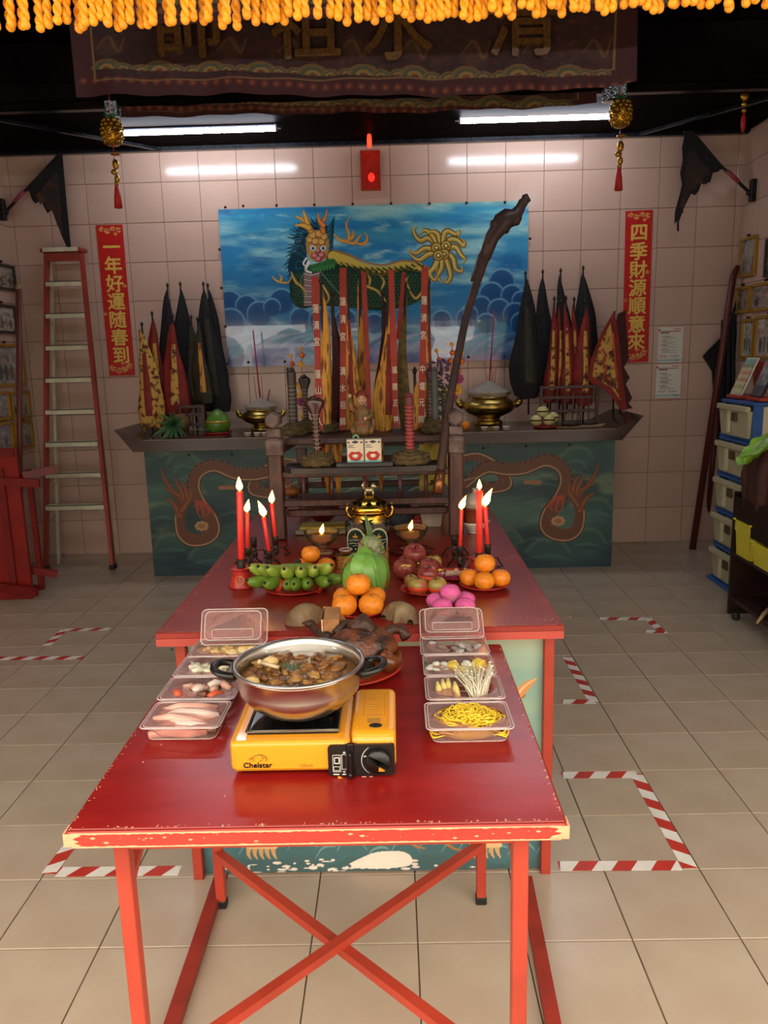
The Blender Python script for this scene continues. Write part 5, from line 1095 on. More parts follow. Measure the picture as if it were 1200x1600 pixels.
FR = [((821, 433), (826, 620), 36, m_bc, m_olv, 6.2, 'widest black furled flag, leftmost of the right altar group'), ((848, 431), (856, 610), 30, m_bc, None, 6.4, 'black furled flag, second from the left of the right altar group'), ((876, 429), (880, 600), 24, m_bc, None, 6.42, 'black furled flag, third from the left of the right altar group'), ((911, 425), (912, 600), 36, m_bc, None, 6.44, 'black furled flag with scalloped edge beside the red couplet'),
      ((866, 473), (860, 628), 20, m_rf, m_gg, 6.22, 'narrow red flag with gold panel, leftmost in the right altar rack'), ((876, 478), (874, 628), 18, m_rf, m_gg, 6.24, 'narrow red flag with gold panel, second in the right altar rack'), ((884, 472), (886, 630), 22, m_rf, m_gg, 6.2, 'narrow red flag with gold panel, third in the right altar rack'), ((897, 474), (898, 630), 20, m_rf, m_gg, 6.24, 'narrow red flag with gold panel, fourth in the right altar rack'), ((914, 478), (912, 632), 28, m_rf, m_gg, 6.2, 'red flag with wide gold panel, fifth in the right altar rack')]
for i, (a, c, w, m, m2, y, l) in enumerate(FR): furled(l, y, a, c, w, m, m2, .05, 'furled flags on the right of the altar', seed=i+20, zpole=AZ if y > 6.3 else 1.13)
# spread triangular flags leaning right
for y, pts, ins, l, mm in ((6.2, [(977, 485), (983, 560), (975, 574), (984, 590), (978, 600), (988, 622), (982, 630), (989, 638), (970, 640), (958, 520), (966, 490)], None, 'dark red flag with flame-cut edge, rearmost at the right end of the altar', mat('maroon_flag', '451512', .7, bump=.2)),
                       (6.1, [(960, 486), (966, 520), (974, 600), (980, 641), (970, 641), (955, 618), (942, 606), (926, 600), (918, 592), (924, 560), (940, 520)], [(954, 505), (958, 530), (968, 600), (971, 628), (955, 605), (940, 598), (926, 588), (930, 560), (942, 528)], 'gold embroidered triangular flag with red border at the right end of the altar', m_rf)):
    cc = atY(970, 640, y); t = thing('triangular_flag', l, 'flag', cc, 0, 'spread flags on the altar')
    b = MB(); b.slab([atY(*p, y) for p in pts], (0, 1, 0), .01); wobj('flag_cloth', b, mm, t)
    if ins: b = MB(); b.slab([atY(*p, y-.003) for p in ins], (0, 1, 0), .002); wobj('gold_panel', b, m_gg, t); b = MB(); b.tube([atY(x, yy, y-.008) for x, yy in ((941, 545), (947, 555), (941, 565), (948, 575), (943, 588), (952, 596))], .009, 7); b.tube([atY(x, yy, y-.008) for x, yy in ((958, 520), (962, 570), (969, 622))], .008, 6); wobj('red_embroidery', b, mat('red_embroidery', 'b5482c', .6), t)
    b = MB(); 
    a, c2 = (atY(960, 486, y+.015), atY(958, 658, y+.015)) if ins else (atY(977, 485, y+.02), atY(968, 655, y+.02)); b.tube([a, Vector((c2.x, c2.y, AZ))], .008, 7); wobj('flagpole', b, mat('dark_pole', '2a1d1c', .5), t)
# small wooden racks that hold them
def rackon(x0p, x1p, y, zt, zs_, label, ns, front=True):
    x0, x1 = atY(x0p, 650, y).x, atY(x1p, 650, y).x; t = thing('flag_rack', label, 'rack', ((x0+x1)/2, y, AZ)); h = atY(x0p, zt, y).z
    for x in (x0, x1): b = MB(); b.box((x, y, (h+AZ)/2), (.022, .022, h-AZ-.001), ch=.002); wobj('rack_post', b, m_rack, t)
    for z in zs_: b = MB(); b.box(((x0+x1)/2, y, atY(x0p, z, y).z), (x1-x0-.02, .02, .022), ch=.002); wobj('rack_rail', b, m_rack, t)
    for k in range(ns): x = x0+(x1-x0)*(k+1)/(ns+1); b = MB(); b.box((x, y, (h+AZ)/2-.02), (.009, .009, h-AZ-.05)); wobj('rack_spindle', b, m_rack, t)
rackon(845, 932, 6.04, 603, (606, 622, 643), 'small wooden rail rack holding red and gold flags, right on the altar', 6)
rackon(283, 318, 6.06, 634, (636, 648, 664), 'small wooden rail rack behind the pineapple, left on the altar', 3)
# ================================================================== IN THE SHRINE RACK
m_cane = mat('gnarled_dark_wood', '2e231f', .45, scale=9, col2='4a3028', bump=.5)
c = atY(684, 772, 3.2); c.z = 1.035
t = thing('gnarled_staff', 'tall crooked dark wooden staff with knotted top leaning across the rack', 'staff', c)
def cp(px, py, k): return atY(px, py, 3.19+.40*k)
pts = [(684, 770, 0), (688, 738, .08), (694, 690, .2), (702, 630, .35), (712, 575, .5), (727, 500, .65), (742, 450, .78), (757, 405, .86), (768, 375, .9)]
b = MB(); b.tube([cp(*p) for p in pts], [.020, .020, .019, .018, .017, .017, .018, .021, .026], 10); wobj('staff_shaft', b, m_cane, t)
b = MB(); b.tube([cp(*p) for p in [(757, 405, .86), (768, 372, .9), (778, 358, .92), (784, 348, .93), (795, 340, .94), (806, 336, .95), (813, 325, .95), (817, 316, .96), (822, 312, .96), (820, 304, .96)]], [.024, .032, .036, .044, .042, .030, .022, .020, .022, .012], 12); b.ball(cp(782, 352, .92), .045, 12, 8, (1.1, .8, .9), jit=.15); b.ball(cp(800, 342, .94), .04, 12, 8, (1.1, .8, .8), jit=.15); wobj('knotted_head', b, m_cane, t)
b = MB(); b.tube([cp(*p) for p in [(764, 385, .9), (752, 402, .87), (745, 425, .84), (740, 440, .82)]], [.02, .018, .016, .015], 8); wobj('side_branch', b, m_cane, t)
b = MB(); b.tube([cp(684, 771, 0), cp(688.5, 735, .09)], [.0225, .0215], 12); wobj('copper_collar', b, mat('copper_band', '8a5a3a', .35, metal=.8), t)
# snake-headed rope whips
m_rope = mat('old_coiled_rope', '6a5630', .8, scale=40, bump=.8, col2='45381f', stretch=(1, 1, 3)); m_belly = mat('pale_scaled_belly', '8a8070', .5)
def whip(px, ptop, pbase, y, zb, wpx, body, label, coil=26, hood=1, bands=True, tip=0, bandm=None):
    c = atY(px, pbase, y); c.z = zb; q = pxsize(c); zt2 = atY(px+tip, ptop, y).z-zb; t = thing('snake_head_whip', label, 'ritual whip', c, 0, 'snake-headed rope whips in the rack')
    R = coil*q; lvl = [(1.0, .012), (.93, .030), (.66, .040), (.40, .048)]
    for i, (k, z) in enumerate(lvl):
        b = MB(); n = 48; rr = R*k-.012; pts = [(cos(2*pi*j/n)*rr, sin(2*pi*j/n)*rr, z+.003*sin(j*1.0)) for j in range(n+1)]; b.tube(pts, [.014+.0016*sin(j*2.4) for j in range(n+1)], 8, False, flat=.9); obj('rope_coil', b, m_rope, t)
    b = MB(); b.lathe([(R*.8, .005), (R*.75, .03), (R*.3, .055), (.001, .06)], 20); obj('coil_core', b, m_rope, t)
    w = wpx*q/2; h = zt2; tx = tip*q; base = .05
    b = MB(); N = 14; pr = []
    def rad(v): 
        hd = hood*math.exp(-((v-.92)/(.17 if v < .92 else .07))**2); return w*(.92-.12*v+hd)*(1 if v < .99 else .75)
    rows = []
    for i in range(N+1):
        v = i/N; R_ = rad(v); z = base+(h-base-.01)*v; ff = .95-.5*min(1, hood)*max(0, min(1, (v-.6)/.25)); yo = -.6*w*max(0, v-.9)*6
        rows.append([(tx*v+cos(a)*R_, sin(a)*R_*ff+yo, z) for a in [2*pi*j/16 for j in range(16)]])
    b.sheet(rows, True, True); b.add(rows[-1]+[(tx, -.6*w*.6, h)], [(j, (j+1) % 16, 16) for j in range(16)], True); obj('carved_snake', b, body, t)
    b = MB(); b.ball((tx, -w*.9, h-.014), w*.85*(1+.35*min(1, hood)), 12, 8, (1, 1.25, .5)); 
    for s in (-1, 1): b.ball((tx+s*w*.5, -w*1.6, h-.006), w*.17, 6, 5)
    obj('snake_head', b, body, t)
    if bands:
        for i in range(9 if not bandm else 12):
            v = .08+.062*i if bandm else .12+.07*i; R_ = rad(v); z = base+(h-base)*v
            b = MB(); b.tube([(tx*v+cos(a)*R_*.97, -abs(sin(a))*R_*1.0-.001, z-.004*sin(a)) for a in [pi*(.12+.76*j/8) for j in range(9)]], .0034 if not bandm else .006, 6, flat=.7); obj('belly_scale', b, bandm or m_belly, t)
    return t
zsh = zr(687, 3.42)+.0105+.0; ztr = ztray+.0085
m_s1 = mat('grey_brown_snake', '3f342f', .45, scale=12, bump=.4); m_s2 = mat('black_brown_snake', '2a1f1b', .4, scale=12, bump=.3); m_s3 = mat('red_brown_snake', '451a10', .25, scale=12, bump=.3, coat=.4); m_s4 = mat('dusty_red_snake', '862824', .5, scale=14, var=.2, bump=.4, col2='5a2a30'); m_s5 = mat('grey_green_snake', '4f5450', .55, scale=14, bump=.4)
whip(459, 573, 668, 3.60, zsh, 16, m_s1, 'grey-brown ribbed snake whip, leftmost in the upper row', 22, .12)
whip(479, 584, 668, 3.72, zsh, 9, m_s2, 'dark snake whip with spread hood, second from left in the upper row', 20, 1.3)
whip(510, 572, 668, 3.70, zsh, 13, m_s5, 'plain grey stubby whip behind the first red banner', 22, .05, False)
whip(547, 570, 660, 3.80, zsh, 8, m_s3, 'slim brown snake whip with pale belly behind the seated figurine', 16, .5)
whip(672, 573, 665, 3.74, zsh, 9, mat('purple_brown_snake', '5a3238', .45), 'slim purple-brown snake whip, right of centre in the upper row', 19, .3)
whip(680, 572, 660, 3.55, zsh, 12, m_s5, 'plain grey-green whip beside the staff, rightmost in the upper row', 22, .05, False)
whip(497, 616, 722, 3.30, ztr, 12, m_s3, 'red-brown cobra whip with broad hood, front left on the tray', 27, 1.9, tip=-2)
whip(641, 612, 722, 3.30, ztr, 14, m_s4, 'red and pink banded snake whip, front right on the tray', 32, .2, bandm=mat('pink_red_scale', 'b54a4a', .45))
# seated figurine
c = atY(567, 684, 3.50); c.z = zsh; q = pxsize(c); t = thing('deity_figurine', 'small seated painted deity figurine with pale face and red helmet in the rack', 'figurine', c)
m_robe = mat('green_gold_robe', '5a5230', .5, scale=30, col2='8a5a28', bump=.4); m_skin = mat('painted_pale_skin', 'c99a80', .45, var=.03); m_rob2 = mat('red_gold_trim', '9a3a22', .45, scale=25, var=.3)
b = MB(); b.lathe([(15*q, 0), (18*q, 4*q), (17*q, 12*q), (13*q, 22*q), (11*q, 30*q), (13*q, 37*q), (9*q, 43*q), (4*q, 46*q), (3.4*q, 50*q)], 24, (0, 0, 0), True, None, 1, .75, rf=lambda a, i: 1+.05*cos(a*5+i*.8)); obj('robed_body', b, m_robe, t)
for s in (-1, 1):
    b = MB(); b.tube([(s*10*q, 0, 38*q), (s*15*q, -4*q, 30*q), (s*6*q, -10*q, 27*q)] if s > 0 else [(s*10*q, 0, 38*q), (s*17*q, -2*q, 42*q), (s*18*q, -4*q, 58*q)], [4.5*q, 5*q, 3.5*q], 10); obj('arm', b, m_robe, t)
    b = MB(); b.ball((5*q, -11*q, 27*q) if s > 0 else (-18*q, -4*q, 62*q), 2.8*q, 10, 8, (1, .8, 1.2)); obj('hand', b, m_skin, t)
    b = MB(); b.tube([(s*8*q, -2*q, 10*q), (s*16*q, -9*q, 12*q), (s*12*q, -12*q, 2*q)], [6*q, 5.5*q, 4*q], 10); obj('leg', b, m_robe, t)
b = MB(); b.lathe([(12*q, 22*q), (12.6*q, 24*q), (12*q, 26*q)], 20, (0, 0, 0), True, None, 1, .78); b.box((0, -11*q, 10*q), (9*q, 2*q, 18*q), ch=.6*q); obj('belt_and_apron', b, m_rob2, t)
b = MB(); b.ball((0, -1*q, 56*q), 8*q, 18, 14, (.92, .95, 1.12)); b.ball((0, -8.6*q, 54.6*q), 1.4*q, 8, 6, (.8, 1, 1.3)); b.ball((-7.4*q, 0, 55*q), 1.7*q, 8, 6, (.5, 1, 1.6)); b.ball((7.4*q, 0, 55*q), 1.7*q, 8, 6, (.5, 1, 1.6)); hd = obj('head', b, m_skin, t)
b = MB()
for s in (-1, 1): b.ball((s*2.8*q, -7.9*q, 57*q), .9*q, 8, 6, (1.5, .5, .6)); b.tube([(s*1.2*q, -8.2*q, 59*q), (s*4.4*q, -7.3*q, 59.4*q)], .3*q, 5)
obj('eyes_and_brows', b, m_s2, hd); b = MB(); b.ball((0, -8.2*q, 51.6*q), 1.1*q, 8, 5, (1.5, .5, .5)); obj('mouth', b, m_rob2, hd)
b = MB(); b.lathe([(8.2*q, 57*q), (9*q, 60*q), (8.6*q, 65*q), (5*q, 69*q), (2*q, 71*q), (1.6*q, 76*q), (.001, 78*q)], 18, (0, 0, 0), True, None, 1, 1); 
for s in (-1, 1): b.tube([(s*8*q, 0, 62*q), (s*12*q, 0, 66*q), (s*11*q, 0, 73*q)], [1.8*q, 1.4*q, .5*q], 6)
b.v = [(x, y+(2*q if True else 0), z) for x, y, z in b.v]; obj('helmet', b, m_rob2, t)
# two blister cards with dummies
m_card = mat('cream_card', 'd9cbb0', .5, var=.03); m_dred = mat('red_silicone', 'c23026', .3)
for i, px in enumerate((556, 583.5)):
    c = atY(px, 719, 3.235); c.z = ztr+.0185; q = pxsize(c)
    if i == 0:
        pk = thing('pacifier_pack', '', 'package', c, 0, 'boxed pacifiers in the rack')
        b = MB(); b.box((0, 0, 18.5*q), (27*q, 10*q, 37*q), ch=.0015); obj('box', b, clear_mat('clear_box', 'cfd0c0', .2, .1, .6), pk)
        b = MB(); b.box((0, -5.6*q, 18*q), (25*q, .8*q, 35*q), ch=.0008); cd = obj('printed_card', b, m_card, pk)
        b = MB(); b.tube([(-9.5*q, -6.9*q, 12*q), (-5*q, -6.9*q, 16*q), (0, -6.9*q, 14.5*q), (5*q, -6.9*q, 16*q), (9.5*q, -6.9*q, 12*q), (6*q, -6.9*q, 6*q), (0, -6.9*q, 4.5*q), (-6*q, -6.9*q, 6*q), (-9.5*q, -6.9*q, 12*q)], 1.8*q, 8, False); b.ball((0, -6.5*q, 10.5*q), 7*q, 14, 8, (1.1, .12, .75)); obj('pacifier', b, m_dred, pk)
        b = MB(); b.ball((0, -7.6*q, 10.5*q), 4.2*q, 12, 8, (1.1, .2, .8)); obj('white_button', b, mat('cream_plastic_button', 'e0d5c0', .3), pk)
        b = MB(); b.slab([(x*q, -6.2*q, z*q) for x, z in ((-6, 32), (-3, 33.5), (0, 34.6), (3, 33.5), (6, 32), (3, 30.5), (0, 29.6), (-3, 30.5))], (0, -1, 0), .0008); b.box((-10*q, -6.1*q, 31.5*q), (3*q, .5*q, 2.6*q)); b.box((9.5*q, -6.1*q, 31.5*q), (3*q, .5*q, 2.6*q))
        for zz, l_ in ((27.5, 9), (25.5, 7), (23.5, 11)): b.box((-11*q+l_*q/2, -6.1*q, zz*q), (l_*q, .4*q, .8*q))
        obj('printing', b, mat('dark_purple_ink', '3a3148', .5), pk); stuff(pk.children[-1])
        b = MB(); b.lathe([(2.6*q, 0), (2.6*q, .6*q)], 14, (0, 0, 0), False, Matrix.Translation((9*q, -6.0*q, 26.5*q)) @ Matrix.Rotation(pi/2, 4, 'X')); obj('red_sticker', b, mat('pink_red_sticker', 'd8605a', .5), pk)
        b = MB(); b.box((0, -6.1*q, 2.2*q), (25*q, .5*q, 3*q)); obj('blue_strip', b, mat('teal_strip', '6fb0b4', .5), pk)
        pk['label'] = 'cream carded red pacifier in a clear box, left one with the green hook'
        p0 = pk; gh = c.copy(); gq = q
    else: o = copy_tree(p0); o.location = c; o['label'] = 'cream carded red pacifier in a clear box, right of the pair'
t = thing('green_hook', 'small pale green plastic hook standing behind the left pacifier box', 'hook', (gh.x+.0, gh.y+.028, gh.z-.018)); b = MB(); b.tube([(-4*gq, 0, 0), (-4*gq, 0, 42*gq), (-3*gq, 0, 46*gq), (1*gq, 0, 48*gq), (4*gq, 0, 46*gq), (5*gq, 0, 42*gq)], .004, 8); obj('hook_loop', b, mat('pale_green_plastic', '8ac08a', .35), t); b = MB(); b.box((-4*gq, 0, .003), (.02, .014, .005)); obj('hook_base', b, mat('pale_green_plastic', '8ac08a', .35), t)
b = MB(); c = atY(570, 722, 3.235); b.box((c.x, 3.235, ztr+.009), (.235, .045, .018), ch=.003); tag(obj('plinth_board', b, mat('weathered_grey_board', '3f3d38', .6, scale=12)), 'weathered grey board under the two pacifier boxes', 'board')
# yellow talisman sheets behind the staff
m_yt = mat('yellow_talisman_cloth', 'a8963a', .7, scale=12, col2='8a7426'); 
for i, (pts, y, l) in enumerate((([(655, 694), (700, 696), (700, 772), (655, 772)], 3.92, 'large yellow talisman cloth hanging behind the rack rails on the right'), ([(662, 692), (698, 694), (698, 716), (670, 720)], 3.60, 'folded yellow paper tucked behind the staff on the tray'))):
    p = [atY(*v, y) for v in pts]; 
    if i: p = [Vector((v.x, v.y, v.z)) for v in p]
    t = thing('yellow_cloth', l, 'cloth', (p[0]+p[1]+p[2]+p[3])/4); b = MB(); rows = [[(p[0].lerp(p[1], u)).lerp(p[3].lerp(p[2], u), v)+Vector((0, .008*sin(u*9+v*5), .01*sin(u*7)*v)) for u in np.linspace(0, 1, 10)] for v in np.linspace(0, 1, 8)]; b.sheet(rows); wobj('cloth_sheet', b, m_yt, t)
# long red ribbons with white writing and the ochre flags behind
m_rib = mat('brick_red_ribbon', '9c3020', .6, scale=12, var=.12, bump=.15); m_wt = mat('white_lettering', 'd8c8b4', .6)
RB = [(492, 433, 500, 672, 10.5, '蓮清宮　蓬山大人', 3.50, 1, 'ribbon banner with white writing, leftmost of the tall red ones'), (536, 419, 536, 672, 10.5, '蓮清宮　清水祖師', 3.62, 1, 'ribbon banner with white writing, second of the tall red ones'), (568, 425, 578, 665, 8, '', 3.70, 0, 'plain narrow ribbon banner behind the figurine, third of the tall red ones'),
      (611, 422, 619, 668, 10, '　　　　福德正神', 3.62, 1, 'ribbon banner with faint writing, fourth of the tall red ones'), (631, 426, 622, 530, 6.5, '', 3.78, 0, 'narrow ribbon banner leaning left, fifth of the tall red ones'), (664, 418, 658, 668, 10, '蓮清宮　中壇元帥', 3.66, 1, 'ribbon banner with white writing, rightmost of the tall red ones')]
for i, (xt, yt_, xb_, yb3, w, s, y, front, l) in enumerate(RB):
    a, c = atY(xt, yt_, y), atY(xb_, yb3, y); q = pxsize(a); t = thing('ribbon_banner', 'brick-red '+l, 'banner', c, 0, 'tall red ribbon banners in the rack'); d = (a-c)
    n = 14; L_, R_ = [], []
    for k in range(n+1):
        v = k/n; p = c.lerp(a, v); wv = w*q/2*(1+.08*sin(v*9+i)); L_.append(p+Vector((-wv, .004*sin(v*12), 0))); R_.append(p+Vector((wv, -.004*sin(v*10+1), 0)))
    b = MB(); b.sheet([[L_[k], (L_[k]+R_[k])/2+Vector((0, -.004, 0)), R_[k]] for k in range(n+1)]); b.sheet([[R_[k]+Vector((0, .006, 0)), L_[k]+Vector((0, .006, 0))] for k in range(n+1)]); wobj('ribbon', b, m_rib, t)
    b = MB(); b.tube([a+Vector((-w*q/2, .003, -.004)), a+Vector((w*q/2, .003, -.004))], .006, 6); wobj('top_rod', b, m_rib, t)
    if s:
        M = frame_M(c+Vector((0, -.009, 0)), (Vector((0, 0, 1)).cross(Vector((0, 1, 0))) * -1).normalized(), d.normalized()) if False else XZ((0, y-.010, 0))
        N_ = len(s); L = []
        for k, ch in enumerate(s):
            if ch == '　': continue
            v = .80-.80*(k/(N_-1))*.93; p = c.lerp(a, v); L.append((ch, p.x, p.z, .040 if i != 3 else .034, .72))
        stuff(wobj('white_writing', writing(L, M, .012), m_wt, t))
OG = [(502, 450, 512, 668, 22, m_gy, 3.66, 'ochre furled flag between the first and second red banners'), (543, 440, 549, 672, 22, m_gy, 3.74, 'ochre furled flag right of the second red banner'), (563, 440, 560, 655, 14, m_gy, 3.84, 'ochre furled flag left of the third red banner'), (607, 470, 604, 672, 30, m_gy, 3.70, 'wide ochre furled flag with carved figure left of the fourth red banner'),
      (633, 455, 632, 670, 18, mat('olive_gold_flag', '7a6a38', .7, scale=30, var=.25, bump=.2), 3.82, 'dull olive gold furled flag behind the pink snake whip'), (670, 452, 671, 660, 16, m_gy, 3.76, 'ochre furled flag right of the rightmost red banner'), (520, 468, 526, 665, 20, mat('maroon_flag', '451512', .7, bump=.2), 3.86, 'maroon furled flag behind the first ochre flag'), (598, 468, 600, 665, 20, mat('maroon_flag', '451512', .7, bump=.2), 3.88, 'maroon furled flag left of the wide ochre flag'), (648, 590, 650, 672, 22, m_gy, 3.72, 'short ochre furled flag behind the rightmost red banner')]
for i, (xt, yt_, xb_, yb3, w, m, y, l) in enumerate(OG): furled(l, y, (xt, yt_), (xb_, yb3), w, m, m_rf if m is m_gy and i % 2 else None, .2, 'furled flags standing in the rack', seed=i+40)
for i, (x, w) in enumerate(((511, 14), (527, 16), (570, 14), (594, 12), (503, 10))):
    a, c = atY(x, 690, 3.85), atY(x+2, 776 if i < 4 else 760, 3.85); q = pxsize(a); t = thing('hanging_flag_end', ['ochre flag end hanging behind the rails, left of centre', 'second ochre flag end hanging behind the rails, forked', 'ochre flag end hanging behind the rails under the figurine', 'narrow ochre flag end hanging right of the figurine', 'dark red pointed flag end at the far left behind the rails'][i], 'flag', c, 0, 'flag ends hanging behind the rails')
    b = MB(); b.sheet([[c.lerp(a, v)+Vector(((u-.5)*w*q*(.35+.65*v), .008*sin(u*9), 0)) for u in np.linspace(0, 1, 8)] for v in np.linspace(0, 1, 6)]); b.sheet([[c.lerp(a, v)+Vector(((.5-u)*w*q*(.35+.65*v), .008*sin(u*9)+.006, 0)) for u in np.linspace(0, 1, 8)] for v in np.linspace(0, 1, 6)]); wobj('cloth_end', b, m_gy if i < 4 else m_rf, t)
# flower ornaments with beads, left and right
m_ye = mat('golden_flower', 'd89a20', .4, scale=30, var=.2); m_or = mat('orange_bead', 'c25a1a', .35); m_mg = mat('magenta_flower', '8a1f5a', .5, var=.2, scale=20); m_pu = mat('purple_leaves', '4a2a5a', .6, var=.3, scale=25)
def sprig(pts, y, label, zb):
    c = atY(pts[-1][0], pts[-1][1], y); c.z = zb; t = thing('beaded_flower_sprig', label, 'ornament', c)
    b = MB(); b.tube([atY(p[0], p[1], y) for p in pts]+[c], .0025, 5); wobj('wire_stem', b, m_or, t)
    for (x, yy, r_, k) in pts:
        p = atY(x, yy, y); q = pxsize(p); b = MB()
        if k == 'o': b.ball(p, r_*q, 10, 8)
        else:
            for j in range(7): a = 2*pi*j/7; b.ball(p+Vector((cos(a)*r_*q*.6, -.004, sin(a)*r_*q*.6)), r_*q*.5, 8, 6, (1, .5, 1))
            b.ball(p+Vector((0, -.008, 0)), r_*q*.4, 8, 6)
        wobj('bead' if k == 'o' else 'flower', b, {'o': m_or, 'y': m_ye, 'm': m_mg}[k], t)
    return t
sprig([(455, 556, 3, 'y'), (457, 568, 4, 'o'), (458, 580, 3, 'o'), (462, 600, 4, 'y')], 3.85, 'orange beaded sprig behind the leftmost snake whip', zsh)
sprig([(470, 545, 3, 'y'), (472, 555, 4.5, 'o'), (471, 569, 4.5, 'y'), (472, 590, 4, 'y'), (470, 604, 5, 'y'), (471, 618, 6, 'y'), (471, 627, 7, 'm'), (473, 650, 4, 'y')], 3.80, 'tall beaded sprig with a magenta flower between the two left snake whips', zsh)
sprig([(682, 548, 3, 'y'), (686, 562, 4, 'o'), (690, 580, 4, 'o')], 3.78, 'orange beaded sprig above the purple leaves', zsh)
sprig([(706, 538, 3, 'y'), (707, 551, 4.5, 'o'), (704, 564, 4.5, 'o')], 3.74, 'orange beaded sprig behind the staff', zsh)
sprig([(722, 552, 3, 'y'), (721, 564, 5, 'o'), (716, 580, 5, 'o'), (717, 592, 7, 'm'), (714, 609, 8, 'y'), (707, 620, 7, 'm')], 3.78, 'long beaded sprig with magenta and gold flowers right of the staff', zsh)
c = Vector((atY(692, 660, 3.72).x, 3.72, zsh)); t = thing('purple_foliage_bunch', 'bunch of purple and dark green artificial leaves behind the staff', 'foliage', c); r = random.Random(5); q = pxsize(c)
b = MB(); b2 = MB()
for k in range(110):
    z = r.uniform(15, 104)*q; x = r.gauss(0, 9)*q*(1 if z > 50*q else .6); B = b if z > 70*q else b2; d = Vector((r.gauss(0, 1), r.gauss(0, .6), r.uniform(-.3, 1))).normalized(); p = Vector((x, r.gauss(0, 5)*q, z)); s = d.cross(Vector((0, 1, .2))).normalized()*.007
    B.add([p, p+d*.016+s, p+d*.034, p+d*.016-s], [(0, 1, 2, 3)])
stuff(obj('purple_leaves', b, m_pu, t)); stuff(obj('green_leaves', b2, mat('dark_green_leaves', '2f3f22', .6, scale=30, col2='7a6a20', fac=(.6, .7)), t)); b = MB(); b.tube([(0, 0, 0), (0, 0, 60*q)], .005, 6); obj('stem', b, m_olv, t)
# things under the rack, on the table
T8 = bz+.001
c = atZ(515, 838, bz); c.y = 3.62
lathe_thing('red_bowl', 'large dull red bowl standing under the rack on the left', 'bowl', (atY(503, 800, 3.6).x, 3.62, T8), [('bowl_body', [(.03, 0), (.035, .01), (.06, .03), (.082, .07), (.085, .1), (.08, .1), (.055, .035), (.001, .03)], mat('dull_red_bowl', '6a2118', .35), 24)])
t = thing('plastic_wrapped_tray', 'clear plastic tray of yellow joss paper under the rack on the left', 'tray', (atY(505, 832, 3.42).x, 3.43, T8)); b = MB(); b.box((0, 0, .012), (.24, .14, .022), ch=.004); obj('tray_body', b, clear_mat('clear_tray', 'c8c8b0', .3, .15, .7), t); b = MB(); b.box((0, 0, .028), (.2, .11, .01), ch=.002); obj('joss_paper', b, m_yt, t)
c = atY(624, 812, 3.5); t = thing('cloth_bundle', 'grey-blue cloth bundle tied in the middle under the rack', 'bundle', (c.x, 3.5, T8)); b = MB(); b.lathe([(.03, 0), (.055, .02), (.07, .06), (.062, .09), (.03, .115), (.001, .12)], 26, rf=lambda a, i: 1+.09*cos(a*6+i*.6)); obj('bundle_body', b, mat('blue_grey_cloth', '3a4650', .7, scale=12, var=.3), t); b = MB(); b.lathe([(.012, .11), (.02, .125), (.035, .13), (.001, .128)], 16, rf=lambda a, i: 1+.2*cos(a*5)); obj('knot', b, mat('blue_grey_cloth', '3a4650', .7), t)
c = atY(674, 812, 3.5); t = thing('lidded_tub', 'white lidded food tub with clear top under the rack on the right', 'tub', (c.x, 3.52, T8)); b = MB(); b.lathe([(.05, 0), (.062, .06), (.064, .066), (.001, .066)], 4, (0, 0, 0), False, Matrix.Rotation(pi/4, 4, 'Z') @ Matrix.Scale(1.15, 4)); obj('tub_body', b, mat('off_white_plastic', 'b5a898', .4), t); b = MB(); b.box((0, 0, .088), (.115, .1, .02), ch=.004); obj('clear_lid', b, clear_mat('clear_tray', 'c8c8b0', .3, .15, .7), t)
t = thing('red_packet_pile', 'small pile of dark red packets beside the lidded tub', 'packets', (atY(650, 815, 3.5).x, 3.50, T8)); 
for k in range(3): b = MB(); b.box((0, 0, .01+.018*k), (.055-.006*k, .06, .016), rz=.2*k, ch=.002); obj('packet', b, m_rf, t)
t = thing('round_gourd', 'small round orange gourd on the lower rack shelf at the left', 'gourd', (atY(456, 776, 3.45).x, 3.45, zr(783, PY)+.0035)); b = MB(); b.lathe([(.001, 0), (.026, .004), (.034, .02), (.028, .038), (.001, .042)], 20, rf=lambda a, i: 1+.06*cos(a*8)); obj('gourd_body', b, mat('dull_orange_skin', '8a4a1a', .5), t); b = MB(); b.tube([(0, 0, .04), (.004, 0, .05)], .004, 6); obj('stalk', b, m_olv, t)
